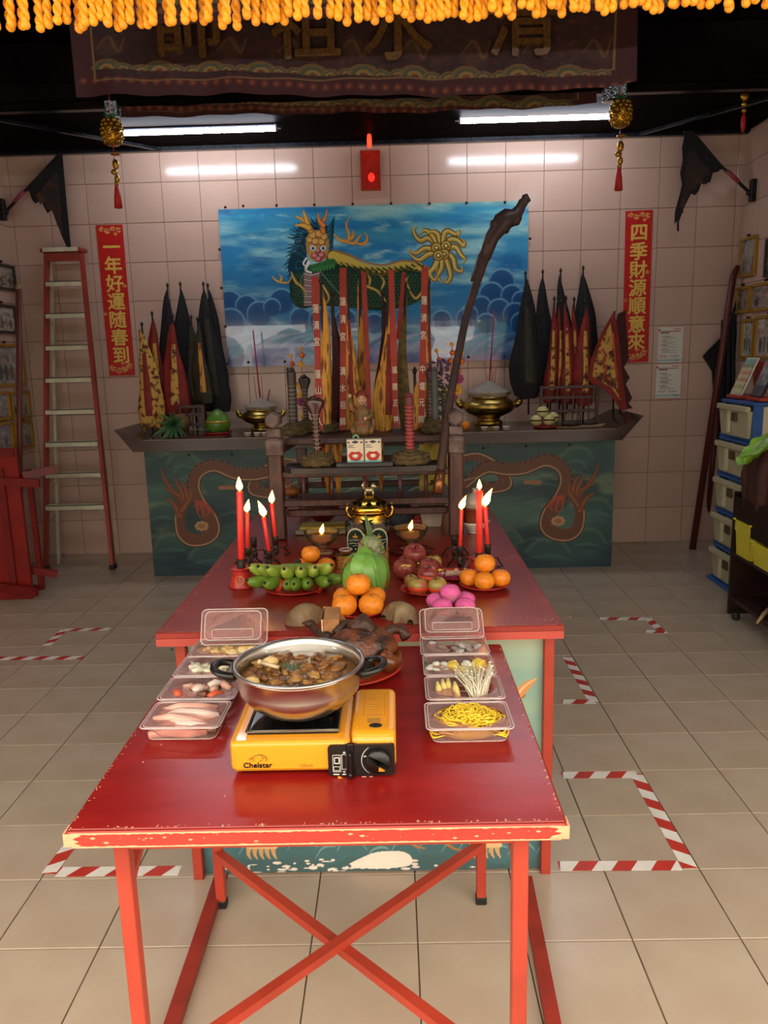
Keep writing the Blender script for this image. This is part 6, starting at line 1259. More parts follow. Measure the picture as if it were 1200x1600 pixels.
# ================================================================== OFFERINGS ON THE BIG TABLE
TZ = bz+.0008
m_wax = mat('red_candle_wax', 'd8322a', .35, var=.05, scale=6, emit=.12); m_flame = glow('candle_flame', 'ffb347', FLAME_STRENGTH); m_flamec = glow('flame_core', 'fff0b8', FLAME_STRENGTH*1.6); m_wick = mat('wick', '1a1410', .8)
m_stand = mat('old_black_iron', '2b2320', .5, metal=.5, scale=18, bump=.4, col2='4a3222'); m_redcup = mat('red_plastic_holder', 'b02a20', .3)
def flame(t, x, y, z, h, lean=0):
    w = h*.24; b = MB(); b.lathe([(.001, 0), (w*.8, h*.16), (w, h*.32), (w*.72, h*.58), (w*.3, h*.85), (.0005, h)], 12); b.v = [(vx+x+lean*vz*vz/h, vy+y, vz+z) for vx, vy, vz in b.v]; obj('flame', b, m_flame, t)
def candle(bx_, by_, tx_, ty_, wpx, fy, label, zbase, y, lean=0, base=None):
    """bx,by bottom pixel; tx,ty top pixel; fy flame tip pixel"""
    a, c = atY(bx_, by_, y), atY(tx_, ty_, y); q = pxsize(a); r_ = wpx*q/2; t = thing('red_candle', label, 'candle', a, 0, 'lit red candles'); d = c-a
    b = MB(); b.tube([(0, 0, 0), d*.5, d*.985, d], [r_*.92, r_, r_*1.05, r_*.8], 16); obj('wax_body', b, m_wax, t)
    b = MB(); b.tube([d*.98, d+Vector((0, 0, .006))], .0014, 5); obj('wick', b, m_wick, t)
    flame(t, d.x, d.y, d.z+.002, (ty_-fy)*q, lean); return a
def stand(c, top, label):
    """small iron spike holder: cup, twisted neck and three bent legs; c on the table, top the cup's lip"""
    t = thing('candle_stand', label, 'candle holder', c, 0, 'small iron candle stands'); d = top-c; k = d.z
    b = MB(); b.tube([d-Vector((0, 0, k*.42)), d-Vector((0, 0, k*.1)), d], [.011, .0125, .013], 10); obj('cup', b, m_stand, t)
    b = MB(); b.tube([Vector((d.x*.5, d.y*.5, k*.1)), Vector((d.x*.6-.004, 0, k*.3)), d-Vector((0, 0, k*.4))], [.012, .009, .011], 8); b.ball((d.x*.55, d.y*.5, k*.28), .014, 8, 6); obj('neck', b, m_stand, t)
    for j in range(3):
        a = 2*pi*j/3+.5; b = MB(); b.tube([(d.x*.5, d.y*.5, k*.42), (cos(a)*.036, sin(a)*.036, k*.42), (cos(a)*.060, sin(a)*.060, .004), (cos(a)*.036, sin(a)*.046, .003)], .0036, 6); obj('leg', b, m_stand, t)
def cupholder(c, label, lipz, sc_=1):
    t = thing('candle_cup', label, 'candle holder', c, 0, 'red cup candle holders'); h = lipz-c.z
    b = MB(); b.lathe([(.046, 0), (.046, .003), (.027, h*.60), (.025, h*.62), (.038, h*.64), (.042, h*.70), (.041, h*.71), (.02, h*.68), (.001, h*.68)], 28); obj('cup_body', b, m_redcup, t)
    b = MB(); b.lathe([(.0135, h*.62), (.0145, h*.7), (.0145, h), (.0125, h), (.012, h*.8), (.001, h*.8)], 16); obj('metal_socket', b, m_stand, t)
    b = MB(); M = Matrix.Translation((0, -.0385, h*.30)) @ Matrix.Rotation(pi/2-.42, 4, 'X'); b.lathe([(.016, 0), (.016, .0015), (.0135, .0015), (.0135, .0005)], 20, M=M); 
    for k in range(6): a = k*pi/3; b.tube([M @ Vector((cos(a)*.004, sin(a)*.004, .002)), M @ Vector((cos(a+.5)*.010, sin(a+.5)*.010, .002))], .0015, 5)
    obj('gold_emblem', b, mat('gold_emblem', 'e07a3a', .3, metal=.3), t)
    return t
# left group
c = atZ(378, 921, TZ); c.y += .045; c.x = atY(378, 900, c.y).x; cupholder(c, 'red cup-shaped candle holder with round emblem, left of the bananas', atY(377, 873, c.y).z)
candle(377, 886, 374.5, 768, 10, 746, 'tallest red candle on the left, standing in the red cup holder', TZ, c.y)
for (bx_, by_, tx_, ty_, w, fy, ln, sx_, sy_, l) in ((387, 858, 386, 801, 6.4, 781, .2, 386, 886, 'red candle just right of the tallest left one'), (420.5, 862, 412, 808, 6.4, 783, -.3, 418, 890, 'red candle leaning left, third of the left group'), (430, 840, 424.5, 787, 6, 767, .1, 431, 870, 'red candle leaning left beside the left rack post')):
    s0 = atZ(sx_, sy_, TZ); top = atY(bx_, by_, s0.y); top2 = top.copy(); top2.z += .004
    stand(s0, top2, 'small black iron stand under the '+l); candle(bx_, by_, tx_, ty_, w, fy, l, TZ, s0.y, ln)
s0 = atZ(398, 875, TZ); stand(s0, atY(396, 840, s0.y), 'empty small black iron candle stand in the left group')
# right group
c = atZ(751, 895, TZ); c.y += .045; c.x = atY(749, 880, c.y).x; cupholder(c, 'red cup-shaped candle holder behind the right mandarins', atY(749, 863, c.y).z)
candle(749, 874, 749, 766, 10.5, 750, 'tallest red candle on the right, standing in a red cup holder', TZ, c.y)
for (bx_, by_, tx_, ty_, w, fy, ln, sx_, sy_, l) in ((719, 855, 721, 797, 5.6, 775, .35, 722, 890, 'red candle at the left of the right group'), (762, 852, 758, 792, 6.5, 764, .4, 764, 890, 'red candle leaning, its flame blown right, right group')):
    s0 = atZ(sx_, sy_, TZ); top = atY(bx_, by_, s0.y); top2 = top.copy(); top2.z += .004
    stand(s0, top2, 'small black iron stand under the '+l); candle(bx_, by_, tx_, ty_, w, fy, l, TZ, s0.y, ln)
s0 = atZ(712, 872, TZ); stand(s0, atY(710, 838, s0.y), 'empty small black iron candle stand in the right group, nearest the rack')
# plates and fruit
m_plate = mat('red_plastic_plate', 'b2281c', .25, var=.05)
def plate(px, py, wpx, label, y=None, m=None):
    c = atZ(px, py, TZ); q = pxsize(c); R = wpx*q/2; c.y += 0; t = thing('red_plate', label, 'plate', c, 0, 'round red plates of offerings')
    b = MB(); b.lathe([(R*.6, 0), (R*.66, .003), (R*.9, .011), (R, .016), (R*1.0, .0175), (R*.97, .0175), (R*.86, .0135), (R*.6, .005), (.001, .0045)], 40); obj('plate_body', b, m or m_plate, t)
    b = MB(); b.lathe([(R*.56, .0046), (R*.58, .0058), (R*.6, .0050)], 40); obj('inner_ring', b, m or m_plate, t); return c, R
def place_fruit(proto, first, px, py, y, label, rz=0, s=None):
    c = atY(px, py, y); return put(proto, first, label, c, rz, s)
m_or2 = mat('mandarin_skin', 'e08218', .42, scale=90, var=.08, bump=.35, bscale=160)
def mandarin(r_):
    t = thing('mandarin', '', 'fruit', (0, 0, 0), 0, 'mandarin oranges on red plates')
    b = MB(); b.lathe([(.001, -r_*.84), (r_*.5, -r_*.76), (r_*.86, -r_*.45), (r_, -.02*r_), (r_*.93, r_*.38), (r_*.66, r_*.7), (r_*.28, r_*.82), (r_*.10, r_*.78), (.001, r_*.76)], 26, rf=lambda a, i: 1+.012*cos(a*5)); obj('peel', b, m_or2, t)
    b = MB(); b.lathe([(r_*.10, r_*.775), (r_*.09, r_*.81), (.001, r_*.80)], 8, rf=lambda a, i: 1+.25*cos(a*5)); obj('stem_scar', b, mat('stem_scar', '6a6a2a', .7), t); return t
pc, R = plate(561, 958, 88, 'red plate of mandarins in the front middle of the big table'); y0 = pc.y
q = pxsize(pc)
man = mandarin(.0385)
def MD(first, dx, dy, dz, c, l, rz=0, s=None): put(man, first, l, c+Vector((dx, dy, dz)), rz, s)
MD(True, -.041, -.038, .038, pc, 'mandarin at the front left of the front middle plate'); MD(False, .039, -.036, .038, pc, 'mandarin at the front right of the front middle plate', 1); MD(False, -.042, .036, .038, pc, 'mandarin at the back left of the front middle plate', 2); MD(False, .044, .038, .038, pc, 'mandarin at the back right of the front middle plate', 3); MD(False, 0, .002, .091, pc, 'mandarin on top of the pile on the front middle plate', 4)
pc, R = plate(757, 918, 78, 'red plate of mandarins at the right of the big table')
MD(False, -.005, -.038, .034, pc, 'mandarin at the front of the right plate', 1, .9); MD(False, .052, -.008, .034, pc, 'mandarin at the right of the right plate', 2, .88); MD(False, -.050, .006, .034, pc, 'mandarin at the left of the right plate', 3, .86); MD(False, .002, .006, .082, pc, 'mandarin on top of the pile on the right plate', 4, .92)
pc, R = plate(487, 902, 70, 'red plate behind the bananas holding mandarins')
for i, (dx, dy, dz, s, l) in enumerate(((-.045, -.03, .033, .84, 'mandarin at the front left of the plate behind the bananas'), (.035, -.04, .033, .84, 'mandarin at the front right of the plate behind the bananas'), (-.03, .045, .033, .82, 'mandarin at the back left of the plate behind the bananas'), (.05, .035, .033, .84, 'mandarin at the back right of the plate behind the bananas'), (.0, .0, .085, .88, 'mandarin on top of the pile behind the bananas'))): MD(False, dx, dy, dz, pc, l, i, s)
# bananas: two tiers of stubby green fingers with red paper bands
pc, R = plate(463, 922, 100, 'large red plate under the bunch of short green bananas')
m_ban = mat('green_yellow_banana', 'aeb04e', .42, var=.15, scale=12, col2='7a9030', objvar=.15); m_bang = mat('darker_green_banana', '6f8f2c', .45, var=.15, scale=12); m_tip = mat('black_banana_tip', '2a2414', .8); m_bandr = mat('orange_red_paper_band', 'd2401e', .5)
def banana(m):
    t = thing('banana', '', 'fruit', (0, 0, 0), 0, 'short green bananas on the red plate')
    b = MB(); b.tube([(0, .075, .012), (0, .055, .010), (0, .03, .004), (0, 0, 0), (0, -.026, .002), (0, -.046, .008), (0, -.056, .013)], [.006, .011, .0185, .022, .021, .014, .007], 5 if False else 10); obj('banana_peel', b, m, t)
    b = MB(); b.tube([(0, -.053, .0115), (0, -.062, .016)], [.0065, .004], 7); obj('blossom_tip', b, m_tip, t); return t
b1, b2 = banana(m_ban), banana(m_bang)
BN = [(413, 909, 0, -.9), (434, 897, 0, -.5), (452, 909, 0, -.15), (472, 915, 0, .1), (489, 917, 0, .3), (505, 907, 0, .7), (410, 923, 1, -.8), (428, 925, 1, -.35), (454, 930, 1, -.05), (480, 934, 1, .2), (504, 928, 1, .5), (517, 920, 1, .95), (424, 910, 0, -.7), (463, 920, 1, 0)]
f = [True, True]; names = ['upper tier', 'lower tier']
pos = ['far left', 'left, standing up', 'left of centre', 'centre', 'right of centre', 'right', 'far left', 'left', 'left of centre', 'right of centre', 'right', 'far right with red band', 'second from left', 'centre, tucked under']
for i, (px, py, k, rz) in enumerate(BN):
    yy = pc.y-.055+(.018 if not k else 0)+abs(rz)*.045; c = atY(px, py, yy); c.z = max(c.z, TZ+.038 if k else TZ+.07)
    o = put((b1, b2)[k], f[k], 'short green banana, %s in the %s of the bunch' % (pos[i], names[k]), c, -rz if False else rz, None); f[k] = False
    o.rotation_euler = (-.25 if not k else -.05, 0, rz)
for i, (px, py, yy) in enumerate(((440, 910, .0), (460, 903, .02), (498, 912, .0), (432, 930, -.03), (514, 915, .03), (470, 898, .04))):
    c = atY(px, py, pc.y-.02+yy); t = thing('paper_band', ['red paper band at the left of the banana bunch', 'red paper square behind the upper bananas', 'red paper band at the right of the upper bananas', 'red paper band low at the left of the bananas', 'red paper band at the far right banana', 'round red paper on the mandarins behind the bananas'][i], 'paper band', c, 0, 'red paper bands on the bananas')
    b = MB(); n = 10; b.sheet([[(-.016+.032*j/3, -abs(sin(a))*.0235-.001, cos(a)*.0235-.01) for a in [pi*(.1+.75*k/n) for k in range(n+1)]] for j in range(4)]); b.v = [(x*.5, y, z) for x, y, z in b.v]; obj('band_strip', b, m_bandr, t); t.rotation_euler = (0, .5, .3*i)
c = pc+Vector((0, .03, .03)); t = thing('banana_stalk', 'woody stalk joining the short green bananas', 'stalk', c); b = MB(); b.tube([(-.11, 0, .03), (-.04, .015, .034), (.04, .015, .034), (.1, 0, .03)], [.012, .017, .017, .012], 8); obj('stalk_core', b, m_bang, t); b = MB(); b.tube([(0, .02, .03), (.0, .05, .05)], [.014, .012], 8); obj('cut_end', b, m_tip, t)
# green pomelo with leaves and red band
pc, R = plate(572, 936, 66, 'red plate under the leafy green pomelo')
t = thing('leafy_pomelo', 'round green pomelo hung with big leaves behind the front mandarins', 'fruit', pc+Vector((0, 0, .005))); r_ = .071
b = MB(); b.lathe([(.001, 0), (r_*.6, r_*.12), (r_*.93, r_*.5), (r_, r_*.95), (r_*.9, r_*1.35), (r_*.6, r_*1.7), (r_*.25, r_*1.85), (.001, r_*1.86)], 28); obj('rind', b, mat('pomelo_rind', '4c7426', .4, scale=40, var=.1, bump=.2), t)
b = MB(); b.lathe([(r_*.995, r_*.62), (r_*1.01, r_*.64), (r_*1.03, r_*.92), (r_*1.01, r_*.93)], 28); obj('red_band', b, m_bandr, t)
m_lf = mat('citrus_leaf', '6c9a40', .35, scale=12, var=.15, objvar=.15)
def leaf(t, a, z0, L, w, droop, nm='leaf', rad=.02, front=1):
    rows = []; d = Vector((sin(a), -cos(a), 0)); s = Vector((cos(a), sin(a), 0))
    for i in range(8):
        v = i/7; ww = w*sin(pi*min(1, v*.92+.06))**.8; rr = rad+L*(v*cos(droop*v)); zz = z0-L*v*sin(droop*v)*1.1; p = d*min(rr, r_*1.0+.012+.01*v)+Vector((0, 0, zz)); rows.append([p-s*ww, p-s*ww*.5+d*.002, p+d*-.0015, p+s*ww*.5+d*.002, p+s*ww])
    b = MB(); b.sheet(rows); obj(nm, b, m_lf, t)
for a, z0, L, w, dr in ((-.9, .136, .13, .022, 1.3), (-.35, .158, .12, .024, 1.45), (.25, .155, .14, .022, 1.4), (.75, .150, .13, .026, 1.25), (-1.5, .148, .12, .022, 1.2), (.5, .14, .15, .016, 1.5), (1.4, .15, .12, .022, 1.2)): leaf(t, a, z0, L, w, dr)
b = MB(); b.sheet([[Vector((-.0+x*sin(pi*v)*.026, -.02-.01*v, .128+.050*v)) for x in (-1, -.4, .4, 1)] for v in np.linspace(.02, .98, 8)]); obj('leaf', b, m_lf, t)
b = MB(); b.tube([(0, 0, r_*1.84), (.004, 0, .17), (0, 0, .21)], [.006, .004, .003], 6); obj('stem', b, m_lf, t)
c = atZ(580, 890, TZ); t = thing('pineapple', 'small green-grey pineapple standing behind the pomelo with a red and silver band', 'fruit', Vector((c.x, c.y+.05, TZ)))
m_pn = mat('grey_green_pineapple', '6a7448', .5, scale=30, var=.3, col2='9aa078'); b = MB(); b.lathe([(.03, 0), (.05, .03), (.053, .07), (.045, .11), (.025, .135), (.001, .14)], 22); obj('fruit_core', b, m_pn, t)
b = MB()
for i in range(9):
    for j in range(12):
        z = .008+.0145*i; k = [.034, .045, .051, .054, .054, .052, .047, .040, .030][i]; a = 2*pi*(j+.5*(i % 2))/12; b.ball((cos(a)*k, sin(a)*k, z), .0085, 6, 4, (1, 1, .85))
stuff(obj('fruit_eyes', b, m_pn, t))
for j in range(5): a = 2*pi*j/5; b = MB(); b.tube([(cos(a)*.006, sin(a)*.006, .125), (cos(a)*.009-.006, sin(a)*.009, .165), (cos(a)*.004-.020, sin(a)*.004, .225+.01*(j % 2))], [.010, .006, .001], 5, flat=.5); obj('crown_leaf', b, mat('grey_green_leaf', '5f7a4a', .5), t)
b = MB(); b.tube([(cos(a)*.055, sin(a)*.055, .085-.03*cos(a)) for a in [2*pi*k/20 for k in range(21)]], .006, 6, False, flat=.5); obj('red_silver_band', b, mat('red_silver_band', 'b86a50', .3, metal=.4, scale=60, var=.4), t); t.scale = (.85, .85, .85)
# apples
m_ap = mat('dark_red_apple', '9a4a40', .3, scale=8, var=.2, col2='6f2422', objvar=.1, stretch=(3, 3, .6)); m_ap2 = mat('green_red_apple', '9a8a42', .3, scale=9, col2='a04a34', fac=(.4, .6)); m_gs = mat('gold_sticker', 'd8b04a', .25, metal=.6, scale=80, bump=.3)
def apple(r_, m, gold=None, red=False):
    t = thing('apple', '', 'fruit', (0, 0, 0), 0, 'apples on the red plate')
    b = MB(); pr = [(.001, -r_*.78), (r_*.3, -r_*.86), (r_*.7, -r_*.66), (r_*.96, -r_*.15), (r_, r_*.2), (r_*.88, r_*.6), (r_*.55, r_*.84), (r_*.25, r_*.8), (.001, r_*.6)]; b.lathe(pr, 24, rf=lambda a, i: 1+.02*cos(a*5)); obj('apple_skin', b, m, t)
    b = MB(); b.tube([(0, 0, r_*.58), (r_*.05, 0, r_*.8), (r_*.14, 0, r_*.98)], [.002, .0018, .0026], 6); obj('stem', b, m_tip, t)
    if red: b = MB(); b.lathe([(r_*.93, -r_*.32), (r_*.975, -r_*.3), (r_*1.02, r_*.05), (r_*1.0, r_*.07)], 24); obj('red_band', b, m_bandr, t)
    if gold: b = MB(); b.ball((gold[0]*r_, -sqrt(max(.05, 1-gold[0]**2-gold[1]**2))*r_*.93, gold[1]*r_), r_*.34, 10, 6, (1.6, .3, .5) if gold[2] else (1, .25, .8)); obj('gold_sticker', b, m_gs, t)
    return t
pc, R = plate(667, 925, 82, 'red plate of small banded apples right of the pomelo'); aq = pxsize(pc)
for (px, py, rr, m, g, rd, dy, l) in ((653, 917, 16, m_ap2, None, True, -.035, 'small green-red apple with red band at the front left'), (683, 918, 15.5, m_ap2, None, True, -.03, 'small green-red apple with red band at the front right'), (643, 909, 12, m_ap2, None, False, .02, 'small greenish apple at the back left of the apple plate'), (668, 898, 16, m_ap, None, True, .01, 'dark apple with a red band on top of the small apples'),
    (632, 892, 18, m_ap, (.1, .5, 1), False, .16, 'large dark apple with gold foil lettering band at the left'), (648, 867, 18, m_ap, (.45, -.5, 0), False, .24, 'large reddish apple on top of the pile, stem showing'), (677, 880, 14, m_ap2, None, False, .25, 'pale reddish apple at the back right of the pile'), (671, 888, 17, m_ap, (.7, .0, 1), False, .15, 'large apple with gold sticker at the right of the pile'), (636, 878, 13, m_ap, None, False, .28, 'dark apple hidden at the back left of the pile')):
    c = atY(px, py, pc.y+dy); q = pxsize(c); o = apple(rr*q, m, g, rd); o.location = c; o.rotation_euler = (.25 if 'stem showing' in l else 0, .1, px*.3); o['label'] = l
    if px in (632,): o.rotation_euler = (0, 0, 0)
    if c.z-rr*q*.8 < TZ+.0 : o.location.z = TZ+rr*q*.86
pc2, R = plate(655, 893, 74, 'red plate under the large apples, behind the small apple plate')
# pink cakes
pc, R = plate(706, 958, 76, 'red plate of bright pink steamed cakes at the table edge'); m_pink = mat('bright_pink_cake', 'd65a96', .7, scale=40, var=.06, bump=.4); m_pcup = clear_mat('clear_cake_cup', 'f0a8c8', .2, .1, .6)
pcake = None
for i, (dx, dy, dz, l) in enumerate(((-.03, -.035, .006, 'pink steamed cake at the front left of the plate'), (.036, -.035, .006, 'pink steamed cake at the front right of the plate'), (-.045, .02, .006, 'pink steamed cake at the back left of the plate'), (.042, .025, .006, 'pink steamed cake at the back right of the plate'), (-.004, .0, .038, 'pink steamed cake on top of the pink pile'))):
    if i == 0:
        pcake = thing('pink_cake', l, 'cake', pc, 0, 'pink steamed cakes'); b = MB(); b.lathe([(.018, .001), (.024, .012), (.0295, .022), (.031, .030), (.027, .041), (.016, .049), (.001, .051)], 20, rf=lambda a, i: 1+.05*cos(a*3+i)); obj('cake_body', b, m_pink, pcake)
        b = MB(); b.lathe([(.019, 0), (.029, .018), (.033, .027)], 20, rf=lambda a, i: 1+.025*cos(a*10), cap=False); obj('cake_cup', b, m_pcup, pcake)
    put(pcake, i == 0, l, pc+Vector((dx, dy, dz)), i*1.1)
# plate of pink and ginger pieces
pc, R = plate(711, 903, 66, 'shallow red plate with ginger root and pink crumbs beside the right candles')
t = thing('ginger_root', 'pale knobbly ginger root on the shallow plate by the right candles', 'ginger', pc+Vector((-.0, -.01, .016))); b = MB(); b.tube([(-.035, 0, 0), (-.01, .004, .004), (.015, -.002, .003), (.04, .003, .008)], [.008, .011, .009, .006], 8); b.ball((.004, 0, .012), .010, 8, 6); b.ball((.035, .0, .014), .008, 8, 6); obj('root', b, mat('ginger_skin', 'c4a488', .6, scale=30, bump=.3), t); b = MB(); b.ball((-.025, .01, .006), .008, 8, 6); obj('knob', b, mat('ginger_skin', 'c4a488', .6), t)
t = thing('pink_crumbs', 'scatter of tiny pink grains on the shallow plate', 'grains', pc+Vector((0, 0, .006)), 0); t['kind'] = 'stuff'; b = MB(); r = random.Random(3)
for k in range(60): b.ball((r.gauss(0, .025), r.gauss(0, .02), .003), .0032, 5, 4)
stuff(obj('grains', b, mat('pink_grains', 'b83a7a', .5), t))
# moon-shaped divining blocks
m_blk = mat('worn_tan_wood_block', '86704e', .55, scale=16, col2='6a5238', bump=.2, stretch=(3, 1, 1))
for i, (px, py, rz, l) in enumerate(((474, 976, .5, 'crescent wooden divining block left of the front mandarins'), (625, 975, 2.1+.5, 'crescent wooden divining block right of the front mandarins'))):
    c = atZ(px, py, TZ); t = thing('moon_block', l, 'divining block', Vector((c.x, c.y+.035, TZ)), rz, 'pair of moon-shaped divining blocks')
    b = MB(); rows = []; N = 16
    for k in range(N+1):
        a = -1.45+2.9*k/N; w = .040*cos(a/1.5*pi/2*.97)**.62+.001; cx_, cy_2 = sin(a)*.046, -cos(a)*.026+.02; n_ = Vector((sin(a), -cos(a), 0)); rows.append([Vector((cx_, cy_2, 0))+n_*(cos(q_)*w)+Vector((0, 0, max(0, sin(q_))*w*1.35)) for q_ in [pi*j/9 for j in range(10)]])
    b.sheet(rows); b.sheet([[r_[0], r_[-1]] for r_ in rows]); obj('wooden_block', b, m_blk, t)
# oil lamps in footed glass bowls
m_glass = clear_mat('yellow_tinted_glass', 'fbeecb', .12, .03, .95); m_oil = clear_mat('amber_oil', 'f2c456', .12, .03, .9)
for px, py, fx, l in ((504, 868, 505, 'glass oil lamp with floating flame, left of the beer glasses'), (642, 862, 643, 'glass oil lamp with floating flame, right of the beer glasses')):
    c = atZ(px, py, TZ); q = pxsize(c); c.z = TZ; t = thing('oil_lamp', l, 'oil lamp', c+Vector((0, 0, .0125)), 0, 'glass oil lamps'); R = 28*q
    b = MB(); b.lathe([(R*.62, 0), (R*.6, .004), (R*.2, .012), (R*.16, .022), (R*.5, .032), (R*.82, .055), (R*.98, .082), (R*1.0, .088), (R*.96, .086), (R*.78, .056), (R*.45, .036), (.001, .032)], 36, rf=lambda a, i: 1+(.02*cos(a*12) if 3 < i < 8 else 0)); obj('glass_bowl', b, m_glass, t)
    b = MB(); b.lathe([(.001, .036), (R*.44, .038), (R*.74, .056), (R*.86, .068), (.001, .068)], 30); obj('lamp_oil', b, m_oil, t)
    b = MB(); b.lathe([(.012, .069), (.014, .072), (.001, .075)], 12); obj('wick_float', b, m_gold, t); flame(t, 0, 0, .075, 16*q, .2)
    c2 = c.copy(); lathe_thing('petal_saucer', 'dark red petal-edged saucer under the '+('left' if px < 600 else 'right')+' glass oil lamp', 'saucer', c2, [])
    tt = bpy.context.scene.objects[-1] if False else [o for o in C.objects if o.name.startswith('petal_saucer')][-1]
    b = MB(); b.lathe([(R*.7, 0), (R*.75, .002), (R*1.2, .008), (R*1.22, .0105), (R*1.1, .0085), (R*.7, .006), (.001, .006)], 40, rf=lambda a, i: 1+(.07*cos(a*8) if i in (2, 3, 4) else 0)); obj('saucer_body', b, mat('dark_red_gloss', '6a1614', .2), tt)
    b = MB(); b.lathe([(R*.68, .0062), (R*.7, .011), (R*.72, .0062)], 32); obj('saucer_ring', b, mat('dark_red_gloss', '6a1614', .2), tt)
# two beer glasses
m_clg = clear_mat('clear_glass', 'eef2ec', .15, .02, .98); m_lab = mat('dark_green_label', '0f2a1a', .3); m_cream = mat('cream_label_border', 'd8d0b0', .35); m_beer = clear_mat('pale_amber_drink', 'd8b878', .1, .03, .9)
for i, (px, py, l) in enumerate(((557, 868, 'beer glass with green oval label, left of the pair'), (593, 868, 'beer glass with green oval label, right of the pair'))):
    c = atZ(px, py, TZ); q = pxsize(c); h = 55*q
    if i == 0:
        bg = thing('beer_glass', l, 'glass', c, 0, 'pair of labelled beer glasses'); w0, w1 = 12.0*q, 16.5*q
        b = MB(); b.lathe([(w0, 0), (w0*1.02, h*.05), (w0*1.15, h*.4), (w1, h*.8), (w1*.98, h), (w1*.94, h), (w1*.95, h*.8), (w0*1.08, h*.4), (w0*.92, h*.07), (.001, h*.06)], 32); obj('glass_body', b, m_clg, bg)
        def wrap(pts, off, z0): return [Vector((sin(x/(w0*1.22))*(w0*1.3+off), -cos(x/(w0*1.22))*(w0*1.3+off), z0+z)) for x, z in pts]
        ell = lambda a_, b_, n=28: [(cos(2*pi*k/n)*a_, sin(2*pi*k/n)*b_*(1 if sin(2*pi*k/n) > 0 else 1.15)) for k in range(n)]
        for nm, a_, b_, off, m in (('label_border', 14*q, 21*q, .0016, m_cream), ('label', 12*q, 18.5*q, .0028, m_lab)):
            e = wrap(ell(a_, b_), off, h*.48); cc = wrap([(0, 0)], off, h*.48)[0]; mid = wrap(ell(a_*.5, b_*.5), off, h*.48); b = MB(); n = len(e); b.add(e+mid+[cc], [(k, (k+1) % n, n+(k+1) % n, n+k) for k in range(n)]+[(n+k, n+(k+1) % n, 2*n) for k in range(n)], True); obj(nm, b, m, bg)
        tx = text_mb('Carlsberg', 5.6*q, 0, .0002); b = MB(); P3 = wrap([(x, y+x*.06) for x, y, z in tx.v], .0036, h*.52); b.add(P3, tx.f); obj('lettering', b, mat('silver_lettering', 'd8d8cc', .4), bg); stuff(bg.children[-1])
        b = MB(); 
        for pts in ([(-4, 9), (-3, 6), (3, 6), (4, 9), (2, 8), (0, 11), (-2, 8)],): b.add(wrap([(x*q, z*q) for x, z in pts], .0036, h*.48), [tuple(range(7))])
        b.ball(wrap([(0, 11.6*q)], .0036, h*.48)[0], .9*q, 6, 5); obj('crown_emblem', b, mat('orange_gold_emblem', 'd08a3a', .4), bg)
        b = MB(); b.tube(wrap([(-9*q, -4*q), (-4*q, -2.2*q), (2*q, -3.8*q), (9*q, -1.5*q)], .0036, h*.48), .0012, 5); b.tube(wrap([(-4*q, -7*q), (0, -6.5*q), (5*q, -7*q)], .0036, h*.48), .0009, 5); b.add(wrap([(-1.5*q, -11*q), (1.5*q, -11*q), (0, -14*q)], .0036, h*.48), [(0, 1, 2)]); obj('label_swash', b, m_cream, bg)
    else: put(bg, False, l, c)
# brass censer with a lion on its lid
c = atZ(579, 852, TZ); c.z = TZ; q = pxsize(c)*.94; t = thing('brass_censer', 'lidded brass censer with a lion finial standing before the rack', 'censer', c+Vector((0, .02, 0)))
m_b2 = mat('bright_brass', 'd0aa48', .22, metal=1, scale=6, var=.25, bump=.05)
b = MB(); b.lathe([(16*q, 0), (20*q, 2*q), (18*q, 10*q), (26*q, 20*q), (31*q, 34*q), (31*q, 46*q), (27*q, 52*q), (29*q, 56*q), (32*q, 57*q), (31*q, 59*q), (.001, 59*q)], 40); obj('censer_body', b, m_b2, t)
b = MB(); b.lathe([(30*q, 59.5*q), (31*q, 61*q), (29*q, 66*q), (24*q, 74*q), (16*q, 80*q), (9*q, 83*q), (.001, 84*q)], 40, rf=lambda a, i: 1+.02*cos(a*8)); lid = obj('lid', b, m_b2, t)
b = MB()
for a in [pi*1.5+k*.62 for k in (-2, -1, 0, 1, 2)]: b.ball((cos(a)*25*q, sin(a)*25*q, 72*q), 4.4*q, 10, 6, (1, .8, .8))
obj('pierced_opening', b, m_black, lid)
b = MB(); b.ball((0, 0, 92*q), 5*q, 10, 8, (1.7, .9, .9), jit=.15); b.ball((7*q, -1*q, 99*q), 4.6*q, 10, 8, (1, 1, 1), jit=.25); b.ball((10.5*q, -3*q, 98*q), 2.2*q, 8, 6); b.tube([(-8*q, 0, 94*q), (-11*q, 0, 100*q), (-8*q, 0, 105*q)], [2.6*q, 2*q, 1.2*q], 7)
for x, y in ((-6, -3), (-6, 3), (6, -3), (6, 3)): b.tube([(x*q, y*q, 91*q), (x*q*1.15, y*q, 83.5*q)], [2*q, 1.7*q], 7)
obj('lion_finial', b, mat('silvery_brass', 'cfc49a', .28, metal=.9), lid)
for s in (-1, 1):
    b = MB(); b.tube([(s*29*q, 0, 44*q), (s*36*q, 0, 50*q), (s*38*q, 0, 60*q), (s*35*q, 0, 71*q)], [4*q, 3*q, 3*q, 2*q], 8); obj('handle', b, m_b2, t)
b = MB(); b.lathe([(31.3*q, 38*q), (32.4*q, 40*q), (31.3*q, 42*q)], 40); obj('raised_band', b, m_b2, t)
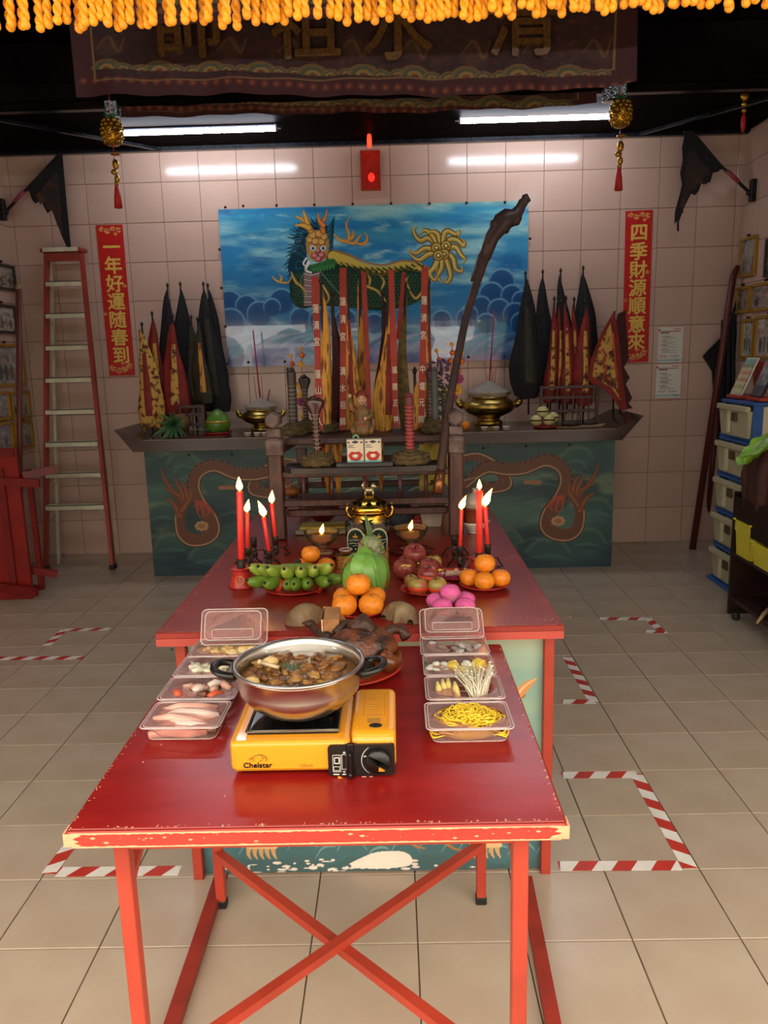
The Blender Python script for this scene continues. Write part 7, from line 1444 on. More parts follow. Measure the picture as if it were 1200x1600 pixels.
# small brass box with a cup, tea cup pair and lidded jar at right
c = atZ(541, 889, TZ); c.z = TZ; q = pxsize(c); t = thing('brass_box', 'small square brass box before the beer glasses', 'box', c+Vector((0, .02, 0))); b = MB(); b.box((0, 0, 11*q), (30*q, 24*q, 22*q), ch=.0015); obj('box_body', b, m_b2, t); b = MB(); b.box((0, -12.3*q, 11*q), (24*q, .6*q, 15*q)); b.box((0, -12.8*q, 11*q), (9*q, .6*q, 7*q), rz=0); obj('embossed_panel', b, mat('copper_panel', 'b06a38', .35, metal=.7, scale=90, bump=.6), t)
lathe_thing('small_cup', 'small white-rimmed cup standing on the brass box', 'cup', c+Vector((0, .02, 22*q+.0005)), [('cup_body', [(7*q, 0), (9*q, 4*q), (10*q, 7*q), (9*q, 7*q), (.001, 2*q)], mat('brown_glaze', '6a4028', .3), 20), ('white_rim', [(10.1*q, 6.6*q), (10.6*q, 7.6*q), (9*q, 7.8*q), (9*q, 7*q)], mat('white_porcelain', 'c9bfae', .25), 20)])
c = atZ(603, 884, TZ); c.z = TZ; q = pxsize(c); t = thing('brass_box', 'second small brass box, half hidden behind the pineapple', 'box', c+Vector((-.02, .05, 0))); b = MB(); b.box((0, 0, 11*q), (26*q, 22*q, 22*q), ch=.0015); obj('box_body', b, m_b2, t); b = MB(); b.box((0, -11.3*q, 11*q), (20*q, .6*q, 15*q)); obj('embossed_panel', b, mat('cream_panel', 'b8a878', .4), t)
c = atZ(742, 832, TZ); c.z = TZ; q = pxsize(c)
lathe_thing('white_bowl', 'white porcelain bowl behind the right candles', 'bowl', c, [('bowl_body', [(9*q, 0), (10*q, 3*q), (20*q, 14*q), (24*q, 19*q), (23*q, 19*q), (17*q, 12*q), (.001, 5*q)], mat('white_porcelain', 'c9bfae', .25), 28), ('foot_ring', [(9.5*q, 0), (10.5*q, .5*q), (9.8*q, 2.4*q)], mat('white_porcelain', 'c9bfae', .25), 24)])
lathe_thing('lidded_jar', 'brown jar with pale knobbed lid standing in the white bowl, behind right candles', 'jar', c+Vector((0, 0, 5.3*q)), [('jar_body', [(14*q, 3*q), (18.5*q, 12*q), (20*q, 22*q), (21*q, 33*q), (23*q, 34*q), (23*q, 36*q), (.001, 36*q)], mat('brown_jar_glaze', '7a3a22', .25), 28), ('lid', [(20*q, 36.2*q), (17*q, 48*q), (12*q, 55*q), (5*q, 58*q), (4*q, 62*q), (4.5*q, 65*q), (.001, 66*q)], mat('pale_grey_porcelain', 'a89c8c', .3), 28)])
# ================================================================== ON THE SMALL TABLE
SZ = sz+.0006
# ---- portable stove
m_sy = mat('yellow_enamel', 'dc931e', .28, var=.04, scale=6, coat=.3); m_blk2 = mat('black_plastic', '151310', .3); m_gbl = mat('black_glossy_enamel', '100e0d', .12); m_wh = mat('white_print', 'd8d4cc', .5)
sx, ex_, sy_f, sy_b = -.342, -.011, 1.430, 1.652
t = thing('gas_stove', 'yellow portable gas stove with black drip pan and front dial on the small table', 'stove', ((sx+ex_)/2, (sy_f+sy_b)/2, SZ)); W_ = ex_-sx; hw = W_/2; D_ = sy_b-sy_f; hd_ = D_/2; H_ = .074; xs = hw-.088
def rbox(b, x0, x1, y0, y1, z0, z1, r, n=5):
    """body with rounded top front/side edges: profile across y extruded in x"""
    pr = [(y0+.004, z0), (y0, z0+.006)]+[(y0+r-cos(pi/2*k/n)*r, z1-r+sin(pi/2*k/n)*r) for k in range(n+1)]+[(y1-r+sin(pi/2*k/n)*r, z1-r+cos(pi/2*k/n)*r) for k in range(n+1)]+[(y1, z0+.006), (y1-.004, z0)]
    m = len(pr); sl = []
    for x, k in ((x0, .012), (x0+.004, .004), (x0+.012, 0), (x1-.012, 0), (x1-.004, .004), (x1, .012)):
        yc, zc = (y0+y1)/2, (z0+z1)/2; sl.append([(x, yc+(y-yc)*(1-k/(y1-y0)*2), zc+(z-zc)*(1-k/(z1-z0)*1.0)) for y, z in pr])
    vs = [p for s_ in sl for p in s_]; b.add(vs, [tuple(range(m-1, -1, -1)), tuple((len(sl)-1)*m+j for j in range(m))]+[(i*m+j, i*m+(j+1) % m, (i+1)*m+(j+1) % m, (i+1)*m+j) for i in range(len(sl)-1) for j in range(m)]); return b
b = rbox(MB(), -hw, xs-.002, -hd_, hd_, .012, .012+H_-.011, .010); obj('body', b, m_sy, t)
b = rbox(MB(), xs, hw, -hd_+.002, hd_+.01, .012, .012+H_+.001, .022); cov = obj('cartridge_cover', b, m_sy, t)
zt2 = .012+H_-.0105; pw = 2*hw-.088; pcx = (-hw+xs)/2
b = MB(); b.box((pcx+.002, .005, zt2+.002), (pw-.058, D_-.052, .006), ch=.002); pan = obj('drip_pan', b, m_gbl, t)
b = MB(); x0, x1, y0, y1 = pcx+.002-(pw-.058)/2, pcx+.002+(pw-.058)/2, .005-(D_-.052)/2, .005+(D_-.052)/2
b.tube([(x0, y0, zt2+.007), (x1, y0, zt2+.007), (x1, y1, zt2+.007), (x0, y1, zt2+.007), (x0, y0, zt2+.007)], .003, 6, False, False); obj('pan_rim', b, mat('chrome_rim', '8c8a84', .2, metal=.9), pan)
BC = (pcx+.012, .010)
for k in range(4):
    a = pi/4+pi/2*k; b = MB(); b.bar((BC[0]+cos(a)*.045, BC[1]+sin(a)*.045, zt2+.014), (BC[0]+cos(a)*.095, BC[1]+sin(a)*.092, zt2+.014), .004, .017); obj('pan_support', b, m_gbl, t)
b = MB(); b.lathe([(.04, zt2+.004), (.04, zt2+.010), (.034, zt2+.013), (.030, zt2+.016), (.001, zt2+.016)], 28, (BC[0], BC[1], 0)); obj('burner', b, mat('burner_metal', '6a655c', .35, metal=.9), t)
for s in (-1, 1):
    for y in (-hd_+.03, hd_-.03): b = MB(); b.lathe([(.010, 0), (.012, .003), (.009, .014)], 14, (s*(hw-.03), y, 0)); obj('rubber_foot', b, m_rubber, t)
# front control panel
fy_ = -hd_; cpl = atY(513, 1190, sy_f); cpr = atY(617, 1190, sy_f); cx_a, cx_b = cpl.x-t.location.x, cpr.x-t.location.x
b = MB(); n = 6; r_ = .008; zz0, zz1 = .002, .068; pts = []
for (cx__, cz__, a0) in ((cx_b-r_, zz1-r_, 0), (cx_a+r_, zz1-r_, pi/2), (cx_a+r_, zz0+r_, pi), (cx_b-r_, zz0+r_, 1.5*pi)): pts += [(cx__+cos(a0+pi/2*k/n)*r_, cz__+sin(a0+pi/2*k/n)*r_) for k in range(n+1)]
b.slab([(x, fy_-.004, z) for x, z in pts], (0, 1, 0), .010); cpn = obj('control_panel', b, m_blk2, t)
dc = atY(591, 1188, sy_f-.005)-t.location; b = MB(); M = Matrix.Translation((dc.x, fy_-.005, dc.z)) @ Matrix.Rotation(pi/2, 4, 'X'); b.lathe([(.025, 0), (.0255, .006), (.023, .012), (.001, .012)], 28, M=M, rf=lambda a, i: 1+.02*cos(a*14)); dial = obj('dial', b, m_blk2, t)
b = MB(); b.add([M @ Vector(v) for v in ((-.022, .010, .012), (-.018, .016, .012), (.022, -.008, .012), (.018, -.016, .012), (-.02, .010, .022), (-.017, .014, .022), (.02, -.008, .022), (.017, -.013, .022))], [(0, 1, 3, 2), (4, 6, 7, 5), (0, 4, 5, 1), (2, 3, 7, 6), (1, 5, 7, 3), (0, 2, 6, 4)]); obj('dial_grip', b, m_blk2, dial)
b = MB(); b.box((dc.x+.007, fy_-.0185, dc.z-.012), (.012, .003, .008)); obj('yellow_mark', b, m_sy, dial)
b = MB(); b.tube([(dc.x-.033*cos(a), fy_-.0046, dc.z+.033*sin(a)) for a in [(-1.0+2.0*k/14) for k in range(15)]], [.0006+.0024*(sin(pi*k/14)) for k in range(15)], 6, flat=.3); obj('arc_scale', b, m_wh, cpn)
lx = atY(548, 1190, sy_f).x-t.location.x
b = MB(); b.box((lx, fy_-.009, .030), (.011, .016, .050), ch=.003); b.box((lx, fy_-.014, .008), (.012, .014, .012), ch=.003); b.box((lx-.0, fy_-.004, .036), (.018, .006, .07), ch=.002); obj('cartridge_lever', b, m_gbl, t)
b = MB(); Mx = XZ((0, fy_-.0046, 0)); s_ = .00131
def at_(px, py): p = atY(px, py, sy_f)-t.location; return p.x, p.z
def outline(x0p, y0p, x1p, y1p, w=.0006):
    (a_, c_), (d_, e_) = at_(x0p, y1p), at_(x1p, y0p); 
    for q in (((a_, c_), (d_, c_)), ((d_, c_), (d_, e_)), ((d_, e_), (a_, e_)), ((a_, e_), (a_, c_))): b.bar((q[0][0], fy_-.005, q[0][1]), (q[1][0], fy_-.005, q[1][1]), w*1.6, .0006, up=(0, 1, 0))
outline(521, 1178, 532, 1204); outline(523, 1182, 530, 1191, .0012); outline(522, 1196, 531, 1202); outline(535, 1177, 541, 1200)
for px, py, h_ in ((538, 1175, 1), (538, 1203, -1)): x, z = at_(px, py); b.slab([(x-.003, fy_-.0046, z), (x+.003, fy_-.0046, z), (x, fy_-.0046, z+.004*h_)], (0, -1, 0), .0005)
for k, (px, py, w) in enumerate(((526, 1208, 9), (538, 1208, 6), (583, 1174, 8), (571, 1180, 5), (569, 1212, 7), (580, 1212, 5))): x, z = at_(px, py); b.box((x, fy_-.0047, z), (w*s_, .0006, .0022))
obj('white_symbols', b, m_wh, cpn); stuff(cpn.children[-1])
x, z = at_(533, 1212); b = MB(); b.slab([(x-.006, fy_-.006, z+.004), (x+.006, fy_-.006, z-.002), (x+.005, fy_-.006, z-.006), (x-.005, fy_-.006, z-.002)], (0, -1, 0), .003); obj('yellow_lever_tip', b, m_sy, t)
x, z = at_(403, 1195); tm = writing([('Chelstar', x, z, .0155, 1.08)], XZ((0, fy_-.0010, 0)), .012, .0006); obj('lettering', tm, m_blk2, t); stuff(t.children[-1])
x, z = at_(479, 1196); tm = writing([('CPS-01', x, z, .0085, 1.1)], XZ((0, fy_-.0008, 0)), .0, .0005); obj('model_number', tm, mat('brown_print', 'a8742a', .5), t); stuff(t.children[-1])
b = MB(); 
def arc(pts_, r0): b.tube([(at_(*p)[0], fy_-.0012, at_(*p)[1]) for p in smooth_pts(pts_, 5)], r0, 5, flat=.5)
arc([(388, 1186), (392, 1184), (397, 1186), (396, 1190)], .0006); arc([(391, 1188), (396, 1182), (405, 1179), (414, 1181), (417, 1186), (415, 1189)], .0008); arc([(408, 1180), (411, 1184), (410, 1187), (405, 1189)], .0006); x, z = at_(413, 1184); b.ball((x, fy_-.001, z), .0008, 6, 4); obj('fish_emblem', b, m_blk2, t)
b = MB(); zc_ = .012+H_+.0012; xcc = (xs+hw)/2; 
b.box((xcc, -.05, zc_), (.026, .022, .0008)); 
for k in range(9): b.box((xcc, -.025+.012*k, zc_), (.032-.006*(k % 3), .0016 if k % 2 else .003, .0006))
for x_ in (xcc-.022, xcc+.022): b.box((x_, .025, zc_), (.0008, .11, .0005))
obj('cover_print', b, mat('brown_print', 'a8742a', .5), cov); stuff(cov.children[-1])
b = MB(); b.lathe([(.013, 0), (.013, .0016), (.001, .0016)], 20, (xcc+.004, -.072, .012+H_+.0006), sy=.7); obj('black_sticker', b, m_blk2, cov)
for x_ in (xs+.012, hw-.014): b = MB(); b.bar((x_, -hd_+.03, .012+H_+.0006), (x_, hd_-.02, .012+H_+.0006), .003, .0022); obj('pressed_rib', b, m_sy, cov)
# ---- hotpot
pz = SZ+zt2+.0235; pcx2, pcy2 = t.location.x+BC[0], t.location.y+BC[1]
m_steel = mat('brushed_steel', 'c6c2ba', .3, metal=1, scale=3, var=.06, stretch=(1, 1, 30)); m_steel2 = mat('polished_steel', 'cfcac0', .08, metal=1, var=.03)
rimc = atY(466, 1047, pcy2); rimc.x = -.211
R = .134; hp = .094
pot = thing('hotpot', 'wide steel pot of brown braised meat stew with black handles, on the stove', 'pot', (rimc.x, pcy2, pz))
b = MB(); b.lathe([(.001, 0), (R*.60, 0), (R*.64, .002), (R*.80, .018), (R*.93, .040), (R*.955, .055), (R*.955, hp-.006), (R*1.0, hp-.003), (R*1.03, hp), (R*1.035, hp+.003), (R*1.0, hp+.005), (R*.97, hp+.003), (R*.945, hp-.008), (R*.93, hp-.03), (R*.9, .05), (R*.6, .006), (.001, .005)], 72); obj('pot_body', b, m_steel, pot)
b = MB(); b.lathe([(R*.94, hp-.012), (R*.965, hp-.010), (R*.975, hp-.004), (R*.96, hp-.002)], 72); obj('inner_step', b, m_steel2, pot)
bl_ = hp-.026
m_broth = mat('brown_stew_broth', '85571f', .12, scale=26, col2='5f3a14', bump=.5, bscale=40, var=.25)
b = MB(); b.lathe([(R*.925, bl_-.002), (R*.92, bl_), (R*.5, bl_+.001), (.001, bl_+.001)], 48); br_ = obj('broth', b, m_broth, pot)
ms_ = [mat('stewed_meat_brown', '8f5e2a', .3, scale=30, col2='6a421a', bump=.5, coat=.3), mat('stewed_meat_tan', 'a8803e', .3, scale=30, col2='7a4a1e', bump=.5, coat=.3), mat('stewed_meat_dark', '6c4420', .25, scale=30, col2='4a2c12', bump=.5, coat=.3)]
r = random.Random(13)
for k in range(80):
    a = r.uniform(0, 2*pi); d = R*.86*sqrt(r.random()); s = r.uniform(.007, .019); b = MB(); b.ball((0, 0, 0), s, 12, 8, (r.uniform(.8, 1.6), r.uniform(.7, 1.1), r.uniform(.4, .6)), jit=.35)
    o = obj('meat_chunk', b, ms_[k % 3], pot, (cos(a)*min(d, R*.9-s*1.3), sin(a)*min(d, R*.9-s*1.3), bl_+r.uniform(-.003, .004)), (r.uniform(-.3, .3), r.uniform(-.3, .3), r.uniform(0, 3)))
def rel(px, py, z=bl_+.006): p = atZ(px, py, pz+z); return p.x-rimc.x, p.y-pcy2
m_egg = mat('braised_egg', 'd8b878', .3)
for px, py in ((422, 1036), (392, 1068)): x, y = rel(px, py); b = MB(); b.ball((0, 0, 0), .015, 14, 10, (1.25, .9, .8)); obj('egg', b, m_egg, pot, (x, y, bl_+.008), (0, 0, .4))
(x0, y0), (x1, y1) = rel(406, 1040), rel(436, 1046); b = MB(); b.tube([(x0, y0, bl_+.014), (x1, y1, bl_+.010)], [.0045, .004], 8); b.ball((x0, y0, bl_+.014), .006, 8, 6); obj('bone', b, mat('pale_bone', 'd0b890', .5), pot)
x, y = rel(455, 1048); b = MB(); b.sheet([[(u*.042-.021, (v-.5)*.028*sin(pi*min(.98, max(.02, u)))**.7, .004*sin(u*7)) for v in (0, .33, .66, 1)] for u in np.linspace(0, 1, 8)]); obj('green_leaf', b, mat('olive_leaf', '4a5420', .3), pot, (x, y, bl_+.016), (.1, .05, .2))
for s in (-1, 1):
    b = MB(); xx = s*(R*1.0); z = hp-.012
    o_ = smooth_pts([(xx-s*.004, -.030), (xx+s*.020, -.034), (xx+s*.038, -.022), (xx+s*.044, 0), (xx+s*.038, .022), (xx+s*.020, .034), (xx-s*.004, .030)], 4)
    b.tube([(p[0], p[1], z-.004+.010*abs(p[0]-xx)/.04) for p in o_], [.011-.002*abs(sin(pi*i/(len(o_)-1))) for i in range(len(o_))], 8, flat=.8); b.box((xx+s*.006, 0, z-.008), (.022, .060, .022), ch=.004)
    obj('pot_handle', b, m_blk2, pot)
# ---- red platter with roast duck and pork
plc = Vector((-.142, 1.962, SZ))
Rp = .152
t = thing('red_platter', 'large round red plate behind the pot holding roast duck and pork', 'plate', plc); b = MB(); b.lathe([(Rp*.62, 0), (Rp*.68, .004), (Rp*.92, .016), (Rp, .020), (Rp*1.0, .023), (Rp*.95, .022), (Rp*.88, .018), (Rp*.62, .007), (.001, .006)], 56); obj('plate_body', b, mat('orange_red_platter', 'c23a24', .28), t); b = MB(); b.lathe([(Rp*.6, .0068), (Rp*.62, .0088), (Rp*.64, .0068)], 48); obj('inner_ring', b, mat('orange_red_platter', 'c23a24', .28), t)
m_dk = mat('roast_duck_skin', '6a3618', .4, scale=22, col2='2a1810', fac=(.40, .60), bump=.8, coat=.1); m_dkd = mat('charred_duck_skin', '2c1c14', .5, scale=26, col2='4a2c18', bump=.8)
t = thing('roast_duck', 'dark glazed roast duck lying on the red platter behind the pot', 'roast duck', plc+Vector((.015, -.01, .008)))
b = MB(); b.lathe([(.001, -.095), (.028, -.088), (.052, -.06), (.062, -.02), (.060, .02), (.048, .06), (.026, .09), (.001, .1)], 24, (0, 0, 0), True, Matrix.Translation((.028, .0, .055)) @ Matrix.Rotation(.25, 4, 'Z') @ Matrix.Rotation(pi/2, 4, 'Y'), rf=lambda a, i: 1+.07*cos(a*3+i)+.04*cos(a*7+i*2)); b.v = [(x, y, max(z, .001)) for x, y, z in b.v]; obj('duck_body', b, m_dk, t)
b = MB(); b.tube([(.08, -.05, .05), (.10, -.06, .04), (.12, -.03, .03), (.125, .0, .045)], [.028, .026, .016, .010], 10); obj('drumstick', b, mat('roast_orange_skin', '8a4a1c', .3, scale=14, var=.3, coat=.3), t)
b = MB(); b.tube([(.09, .03, .08), (.11, .05, .092), (.135, .05, .088), (.148, .035, .07)], [.014, .012, .014, .016], 9); obj('wing', b, m_dkd, t)
b = MB(); b.tube([(-.04, .03, .09), (-.02, .06, .104), (.015, .07, .098), (.04, .06, .082)], [.012, .013, .015, .016], 9); obj('wing', b, m_dkd, t)
b = MB(); b.tube([(-.04, .02, .06), (-.08, .06, .080), (-.098, .09, .072), (-.112, .115, .080)], [.022, .015, .011, .010], 9); b.ball((-.120, .128, .084), .013, 10, 8, (1.3, 1, .8), jit=.2); b.tube([(-.128, .132, .084), (-.142, .142, .080)], [.007, .003], 7); obj('neck_and_head', b, m_dkd, t)
b = MB(); b.tube([(.06, .0, .10), (.03, .02, .118), (.0, .0, .112)], [.02, .03, .018], 10); obj('thigh', b, m_dkd, t)
t = thing('roast_pork', 'curved slab of pale roast pork belly standing up behind the pot', 'roast pork', plc+Vector((-.075, .0, .02)))
cs = [atY(*p, 2.03) for p in ((566, 1018), (552, 1008), (537, 1000), (525, 988), (519, 974), (519, 962))]; base = t.location
b = MB(); rows = []
for i, p in enumerate(cs): 
    p = p-base; q_ = cs[min(i+1, 5)]-cs[max(i-1, 0)]; n_ = Vector((-q_.z, 0, q_.x)).normalized(); w_ = .021+.002*i*(i < 4); rows.append([p+n_*w_+Vector((0, -.032, 0)), p+n_*w_+Vector((0, .04, .012)), p-n_*w_+Vector((0, .04, .012)), p-n_*w_+Vector((0, -.032, 0))])
b.sheet(rows, False, True); b.add(rows[0]+rows[-1], [(3, 2, 1, 0), (4, 5, 6, 7)]); obj('meat_slab', b, mat('roast_pork_meat', 'a8784a', .45, scale=30, col2='8a5a34', bump=.4), t)
b = MB(); rw = [[r_[0]+(r_[0]-r_[3]).normalized()*.0015+Vector((0, -.001, 0)), r_[1]+(r_[0]-r_[3]).normalized()*.0015] for r_ in rows]; rw2 = [[r_[1]+(r_[1]-r_[2]).normalized()*.006, r_[0]+(r_[0]-r_[3]).normalized()*.006+Vector((0, -.001, 0))] for r_ in rows]; b.sheet([a_+c_ for a_, c_ in zip(rw, rw2)], False, True); obj('crackling', b, mat('pale_crackling', 'd0aa88', .4, scale=60, bump=.4), t)
# ---- clear clamshell trays
m_clear = clear_mat('clear_plastic', 'f6e4e0', .05, .10, .90)
m_rim = clear_mat('frosted_plastic_edge', 'f8ece8', .15, .1, .5)
def rr_ring(w, d, z, r=.016, n=4, rib=0, cx=0, cy=0):
    p = []
    for (sx_, sy_, a0) in ((1, 1, 0), (-1, 1, pi/2), (-1, -1, pi), (1, -1, 1.5*pi)):
        for k in range(n+1): a = a0+pi/2*k/n; p.append((cx+sx_*(w/2-r)+cos(a)*r, cy+sy_*(d/2-r)+sin(a)*r, z))
    if not rib: return p
    out = []
    for i in range(len(p)):
        a, c = Vector(p[i]), Vector(p[(i+1) % len(p)]); L = (c-a).length; m = max(1, int(L/.005)) if L > .02 else 1; d_ = (c-a); nn = Vector((d_.y, -d_.x, 0)); nn = nn.normalized() if nn.length else nn
        for k in range(m): out.append(tuple(a+d_*(k/m)+nn*(rib if (k % 2 and L > .02) else 0)))
    return out
def clam(name, label, c, w, d, h, rz=0, lid=True, tilt=0):
    t = thing(name, label, 'food box', c, rz, 'clear plastic food boxes')
    def rings(spec, ribs): return [rr_ring(a_, b_, z, .014, 4, ribs) for a_, b_, z in spec]
    b = MB(); R_ = rings([(w*.84, d*.80, 0), (w*.87, d*.84, .004), (w*.93, d*.92, h-.004), (w*.94, d*.93, h), (w, d, h+.001), (w*1.01, d*1.01, h-.002)], .0011); b.sheet(R_, False, True); b.add(R_[0], [tuple(range(len(R_[0])))]); obj('tray', b, m_clear, t)
    rg = rr_ring(w*1.005, d*1.005, h+.0005, .014, 4); b = MB(); b.tube(rg+[rg[0]], .0016, 5, False); rg = rr_ring(w*.94, d*.93, h+.001, .014, 4); b.tube(rg+[rg[0]], .0011, 5, False); rg = rr_ring(w*.85, d*.81, .003, .014, 4); b.tube(rg+[rg[0]], .0013, 5, False); obj('rolled_rim', b, m_rim, t)
    if lid:
        b = MB(); h2 = .022; R_ = rings([(w*1.0, d*1.0, 0), (w*.94, d*.93, .001), (w*.90, d*.88, h2-.003), (w*.86, d*.84, h2)], .0009); b.sheet(R_, False, True); b.add(R_[-1], [tuple(range(len(R_[-1])-1, -1, -1))]); R2 = [(x*.62, y*.5, h2+.001) for x, y, z in R_[-1][::3]]; b.tube(R2+[R2[0]], .0009, 4, False)
        M = Matrix.Translation((0, d/2+.002, h)) @ Matrix.Rotation(tilt, 4, 'X') @ Matrix.Translation((0, d/2, 0)); b.v = [tuple(M @ Vector(v)) for v in b.v]; obj('lid', b, m_clear, t)
    return t
m_fg1 = [mat('pale_raw_meat', 'd8aa98', .3, scale=18, col2='c08070', coat=.3), mat('translucent_pink_slice', 'e0c0b4', .25, scale=18, coat=.3)]
LB = [(-.483, 1.645, .0, 'raw', 'clear tray of pale sliced raw meat, nearest box on the left', .176), (-.484, 1.790, .0, 'crab', 'clear tray of pink and white crab pieces, second box on the left', .184), (-.484, 1.928, .0, 'fungus', 'clear tray of white fungus, third box on the left', .184), (-.480, 2.058, .0, 'tofu', 'clear tray of yellow fried bean curd skin, farthest box on the left', .184)]
r = random.Random(31)
for x, y, rz, kind, l, w in LB:
    t = clam('food_tray', l, (x, y, SZ), w, .134, .034, -.02, lid=False); 
    if kind == 'raw':
        for k in range(9): b = MB(); b.tube([(-.055, 0, 0), (-.02, .004, .004), (.02, -.004, .004), (.055, 0, 0)], [.008, .013, .014, .007], 8, flat=.5, up=(0, 1, 0)); obj('meat_slice', b, m_fg1[k % 2], t, (r.uniform(-.008, .008), -.036+.008*k, .012+.008*(k % 3)), (0, r.uniform(-.1, .1), r.uniform(-.15, .15)))
    elif kind == 'crab':
        mc = [mat('crab_red', 'd8603a', .35), mat('crab_white', 'e8d2c4', .35, scale=20), mat('shrimp_pale', 'd8a890', .3)]
        for k in range(22): b = MB(); b.tube([(-.016, 0, 0), (0, .004, .003), (.017, 0, 0)], [.006, .0085, .005], 8); obj('crab_piece', b, mc[0 if k % 4 == 0 else 1 + k % 2], t, (r.uniform(-.052, .052), r.uniform(-.030, .030), .012+.009*(k % 3)), (0, r.uniform(-.3, .3), r.uniform(0, 3)))
    elif kind == 'fungus':
        for k in range(14): b = MB(); b.ball((0, 0, 0), .013, 12, 8, (1.2, 1, .6), jit=.5); obj('fungus_piece', b, mat('white_fungus', 'd8d4b8', .4, scale=20), t, (r.uniform(-.045, .05), r.uniform(-.028, .028), .014+.008*(k % 3)), (r.random(), r.random(), r.random()*3))
    else:
        for k in range(12): b = MB(); b.ball((0, 0, 0), .016, 12, 8, (1.3, .9, .5), jit=.45); obj('tofu_skin', b, mat('yellow_bean_curd', 'd8a850', .4, scale=20, col2='d8cfa8'), t, (-.055+.0105*k, r.uniform(-.022, .022), .018+.008*(k % 2)), (r.random()*.4, r.random()*.4, r.random()*3))
def openlid(x, y, label, w, rz, ang=1.08):
    t = thing('open_box_lid', label, 'food box lid', (x, y, SZ+.037), rz); b = MB(); h2 = .020; d = .100
    R_ = [rr_ring(w, d, 0, .014, 4, .0009), rr_ring(w*.94, d*.92, .001, .014, 4, .0011), rr_ring(w*.88, d*.84, h2-.003, .014, 4, .0014), rr_ring(w*.84, d*.8, h2, .014, 4, .0009)]; b.sheet(R_, False, True); b.add(R_[-1], [tuple(range(len(R_[-1])-1, -1, -1))])
    for k in range(14): b.tube([(-w*.36+w*.72*k/13, d*.36, h2-.001), (-w*.36+w*.72*k/13, d*.10, h2+.001)], .0018, 4)
    b.box((0, -d*.22, h2+.001), (w*.62, d*.24, .0012)); M = Matrix.Rotation(ang, 4, 'X') @ Matrix.Translation((0, d/2, 0)); b.v = [tuple(M @ Vector(v)) for v in b.v]; obj('lid_shell', b, m_clear, t); b = MB(); rg = [M @ Vector(p) for p in rr_ring(w, d, 0, .014, 4)]; b.tube(rg+[rg[0]], .0017, 5, False); rg = [M @ Vector(p) for p in rr_ring(w*.84, d*.8, h2, .014, 4)]; b.tube(rg+[rg[0]], .0013, 5, False); rg = [M @ Vector(p) for p in rr_ring(w*.62, d*.24, h2+.002, .004, 2, 0, 0, -d*.22)]; b.tube(rg+[rg[0]], .001, 5, False); obj('rolled_rim', b, m_rim, t)
    b = MB(); b.tube([(-w/2, 0, 0), (w/2, 0, 0)], .0015, 5); obj('hinge', b, m_clear, t)
openlid(-.462, 2.075, 'clear ribbed lid standing open at the far left, leaning on the big table', .186, 0)
openlid(.150, 2.085, 'clear ribbed lid standing open at the far right, leaning on the big table', .178, 0, .66)
RB_ = [(.148, 1.610, 'noodle', 'clear tray heaped with yellow noodles, nearest box on the right', .186), (.152, 1.758, 'enoki', 'clear tray of enoki mushrooms and baby corn, second box on the right', .182), (.151, 1.898, 'egg', 'clear tray of quail eggs and pumpkin pieces, third box on the right', .178), (.150, 2.036, 'jelly', 'clear tray of glassy grey clams, farthest box on the right', .182)]
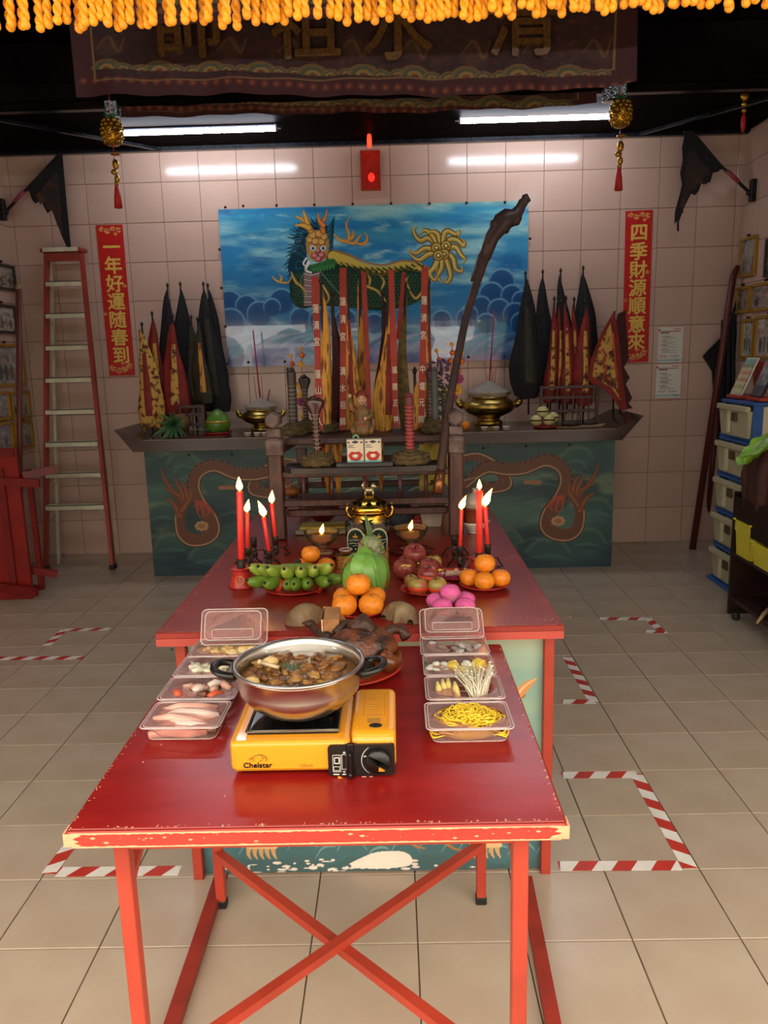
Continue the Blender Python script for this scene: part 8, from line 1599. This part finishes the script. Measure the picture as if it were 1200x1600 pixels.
for x, y, kind, l, w in RB_:
    t = clam('food_tray', l, (x, y, SZ), w, .134, .036, .0, lid=False)
    if kind == 'noodle':
        b = MB()
        for k in range(150):
            cx_, cy__ = r.gauss(0, .034), r.gauss(0, .018); cx_ = max(-.055, min(.055, cx_)); cy__ = max(-.028, min(.028, cy__)); hz = .010+.034*(1-(cx_/.075)**2-(cy__/.045)**2)*r.uniform(.75, 1); p = []; a = r.uniform(0, 6); rad_ = r.uniform(.008, .022)
            for j in range(7): p.append((max(-.07, min(.07, cx_+cos(a)*rad_)), max(-.042, min(.042, cy__+sin(a)*rad_)), max(.006, hz+.003*sin(j*2+k)))); a += r.uniform(.35, .8)
            b.tube(smooth_pts(p, 3), .0017, 5, True)
        b2 = MB(); b2.ball((0, 0, .012), .04, 18, 8, (1.62, .98, .62)); o = obj('noodle_strands', b, mat('yellow_noodle', 'e8c430', .35, var=.08, scale=30), t); stuff(o); stuff(obj('noodle_mass', b2, mat('yellow_noodle_inside', 'c79c20', .5), t))
    elif kind == 'enoki':
        me_ = mat('enoki_white', 'e6dcc0', .4)
        for k in range(70):
            bx_ = r.uniform(.0, .02)+.018; tx_ = r.uniform(-.022, .066); ty_ = r.uniform(-.0, .055); b = MB(); z0 = .008; 
            h_ = r.uniform(.050, .078); b.tube([(bx_, -.038, z0+.004), ((bx_*.5+tx_*.5), -.01+ty_*.3, z0+h_*.5), (tx_, ty_, z0+h_*.8)], [.0012, .0011, .0010], 5); b.ball((tx_, ty_, z0+h_*.8), .0024, 6, 4, (1, 1, .7)); obj('enoki_stem', b, me_, t)
        b = MB(); b.ball((.03, -.03, .014), .014, 12, 8, (1.4, .8, .8), jit=.1); obj('enoki_base', b, me_, t)
        for k, (px, py, a) in enumerate(((-.052, -.01, .1), (-.040, .0, .15), (-.030, .005, .05), (-.016, -.012, .1))): b = MB(); b.tube([(0, -.024, 0), (0, -.01, .006), (0, .012, .014), (0, .026, .02)], [.005, .0075, .007, .003], 9); obj('baby_corn', b, mat('baby_corn', 'e0cc78', .4, scale=60, bump=.3), t, (px, py, .016), (.3, 0, a))
    elif kind == 'egg':
        for k, (px, py) in enumerate(((-.062, .004), (-.050, .012), (-.038, -.006), (-.052, -.020), (-.030, .018), (.022, .014), (-.026, -.02), (-.064, -.016))): b = MB(); b.lathe([(.001, -.015), (.008, -.012), (.0115, -.003), (.010, .006), (.006, .012), (.001, .0145)], 14); obj('quail_egg', b, mat('pale_blue_egg', 'd8dcc8', .3), t, (px, py, .022+.004*(k % 2)), (.5, .4*k, 0))
        for k, (px, py, s) in enumerate(((-.010, .010, 1.0), (.046, .010, 1.1), (.010, -.014, .9), (.035, -.012, .9), (.058, -.010, .8))): b = MB(); b.add([(-.02, -.008, 0), (.02, -.008, 0), (.016, .010, 0), (-.018, .010, 0), (-.012, -.006, .022), (.010, -.006, .026), (.004, .008, .028), (-.010, .008, .024)], [(3, 2, 1, 0), (4, 5, 6, 7), (0, 1, 5, 4), (1, 2, 6, 5), (2, 3, 7, 6), (3, 0, 4, 7)]); o = obj('pumpkin_piece', b, mat('pumpkin_yellow', 'e4c44a', .45), t, (px, py, .010), (0, .1*k, .7*k)); o.scale = (s, s, s)
        b = MB(); b.box((-.070, .002, .026), (.006, .014, .024), ch=.002); obj('green_rind', b, mat('dark_green_rind', '4a6a28', .4), t)
    else:
        mj = [mat('grey_clam', '9a8f84', .12, scale=20, col2='6a6058', coat=.8), mat('glassy_clam', 'b8b0a4', .08, scale=20, coat=1)]
        for k in range(26): b = MB(); b.ball((0, 0, 0), .011, 12, 8, (1.3, 1, .55), jit=.2); obj('clam', b, mj[k % 2], t, (r.uniform(-.06, .06), r.uniform(-.03, .03), .012+.009*(k % 3)), (r.uniform(-.4, .4), r.uniform(-.4, .4), r.random()*3))

for o_ in [o for o in C.objects if o.name.startswith('food_tray')]:
    for ch in o_.children:
        if not ch.name.startswith(('tray', 'rolled')): ch.location.x *= 1.14; ch.location.y *= 1.28; ch.scale = (ch.scale.x*1.2, ch.scale.y*1.26, ch.scale.z*1.12)
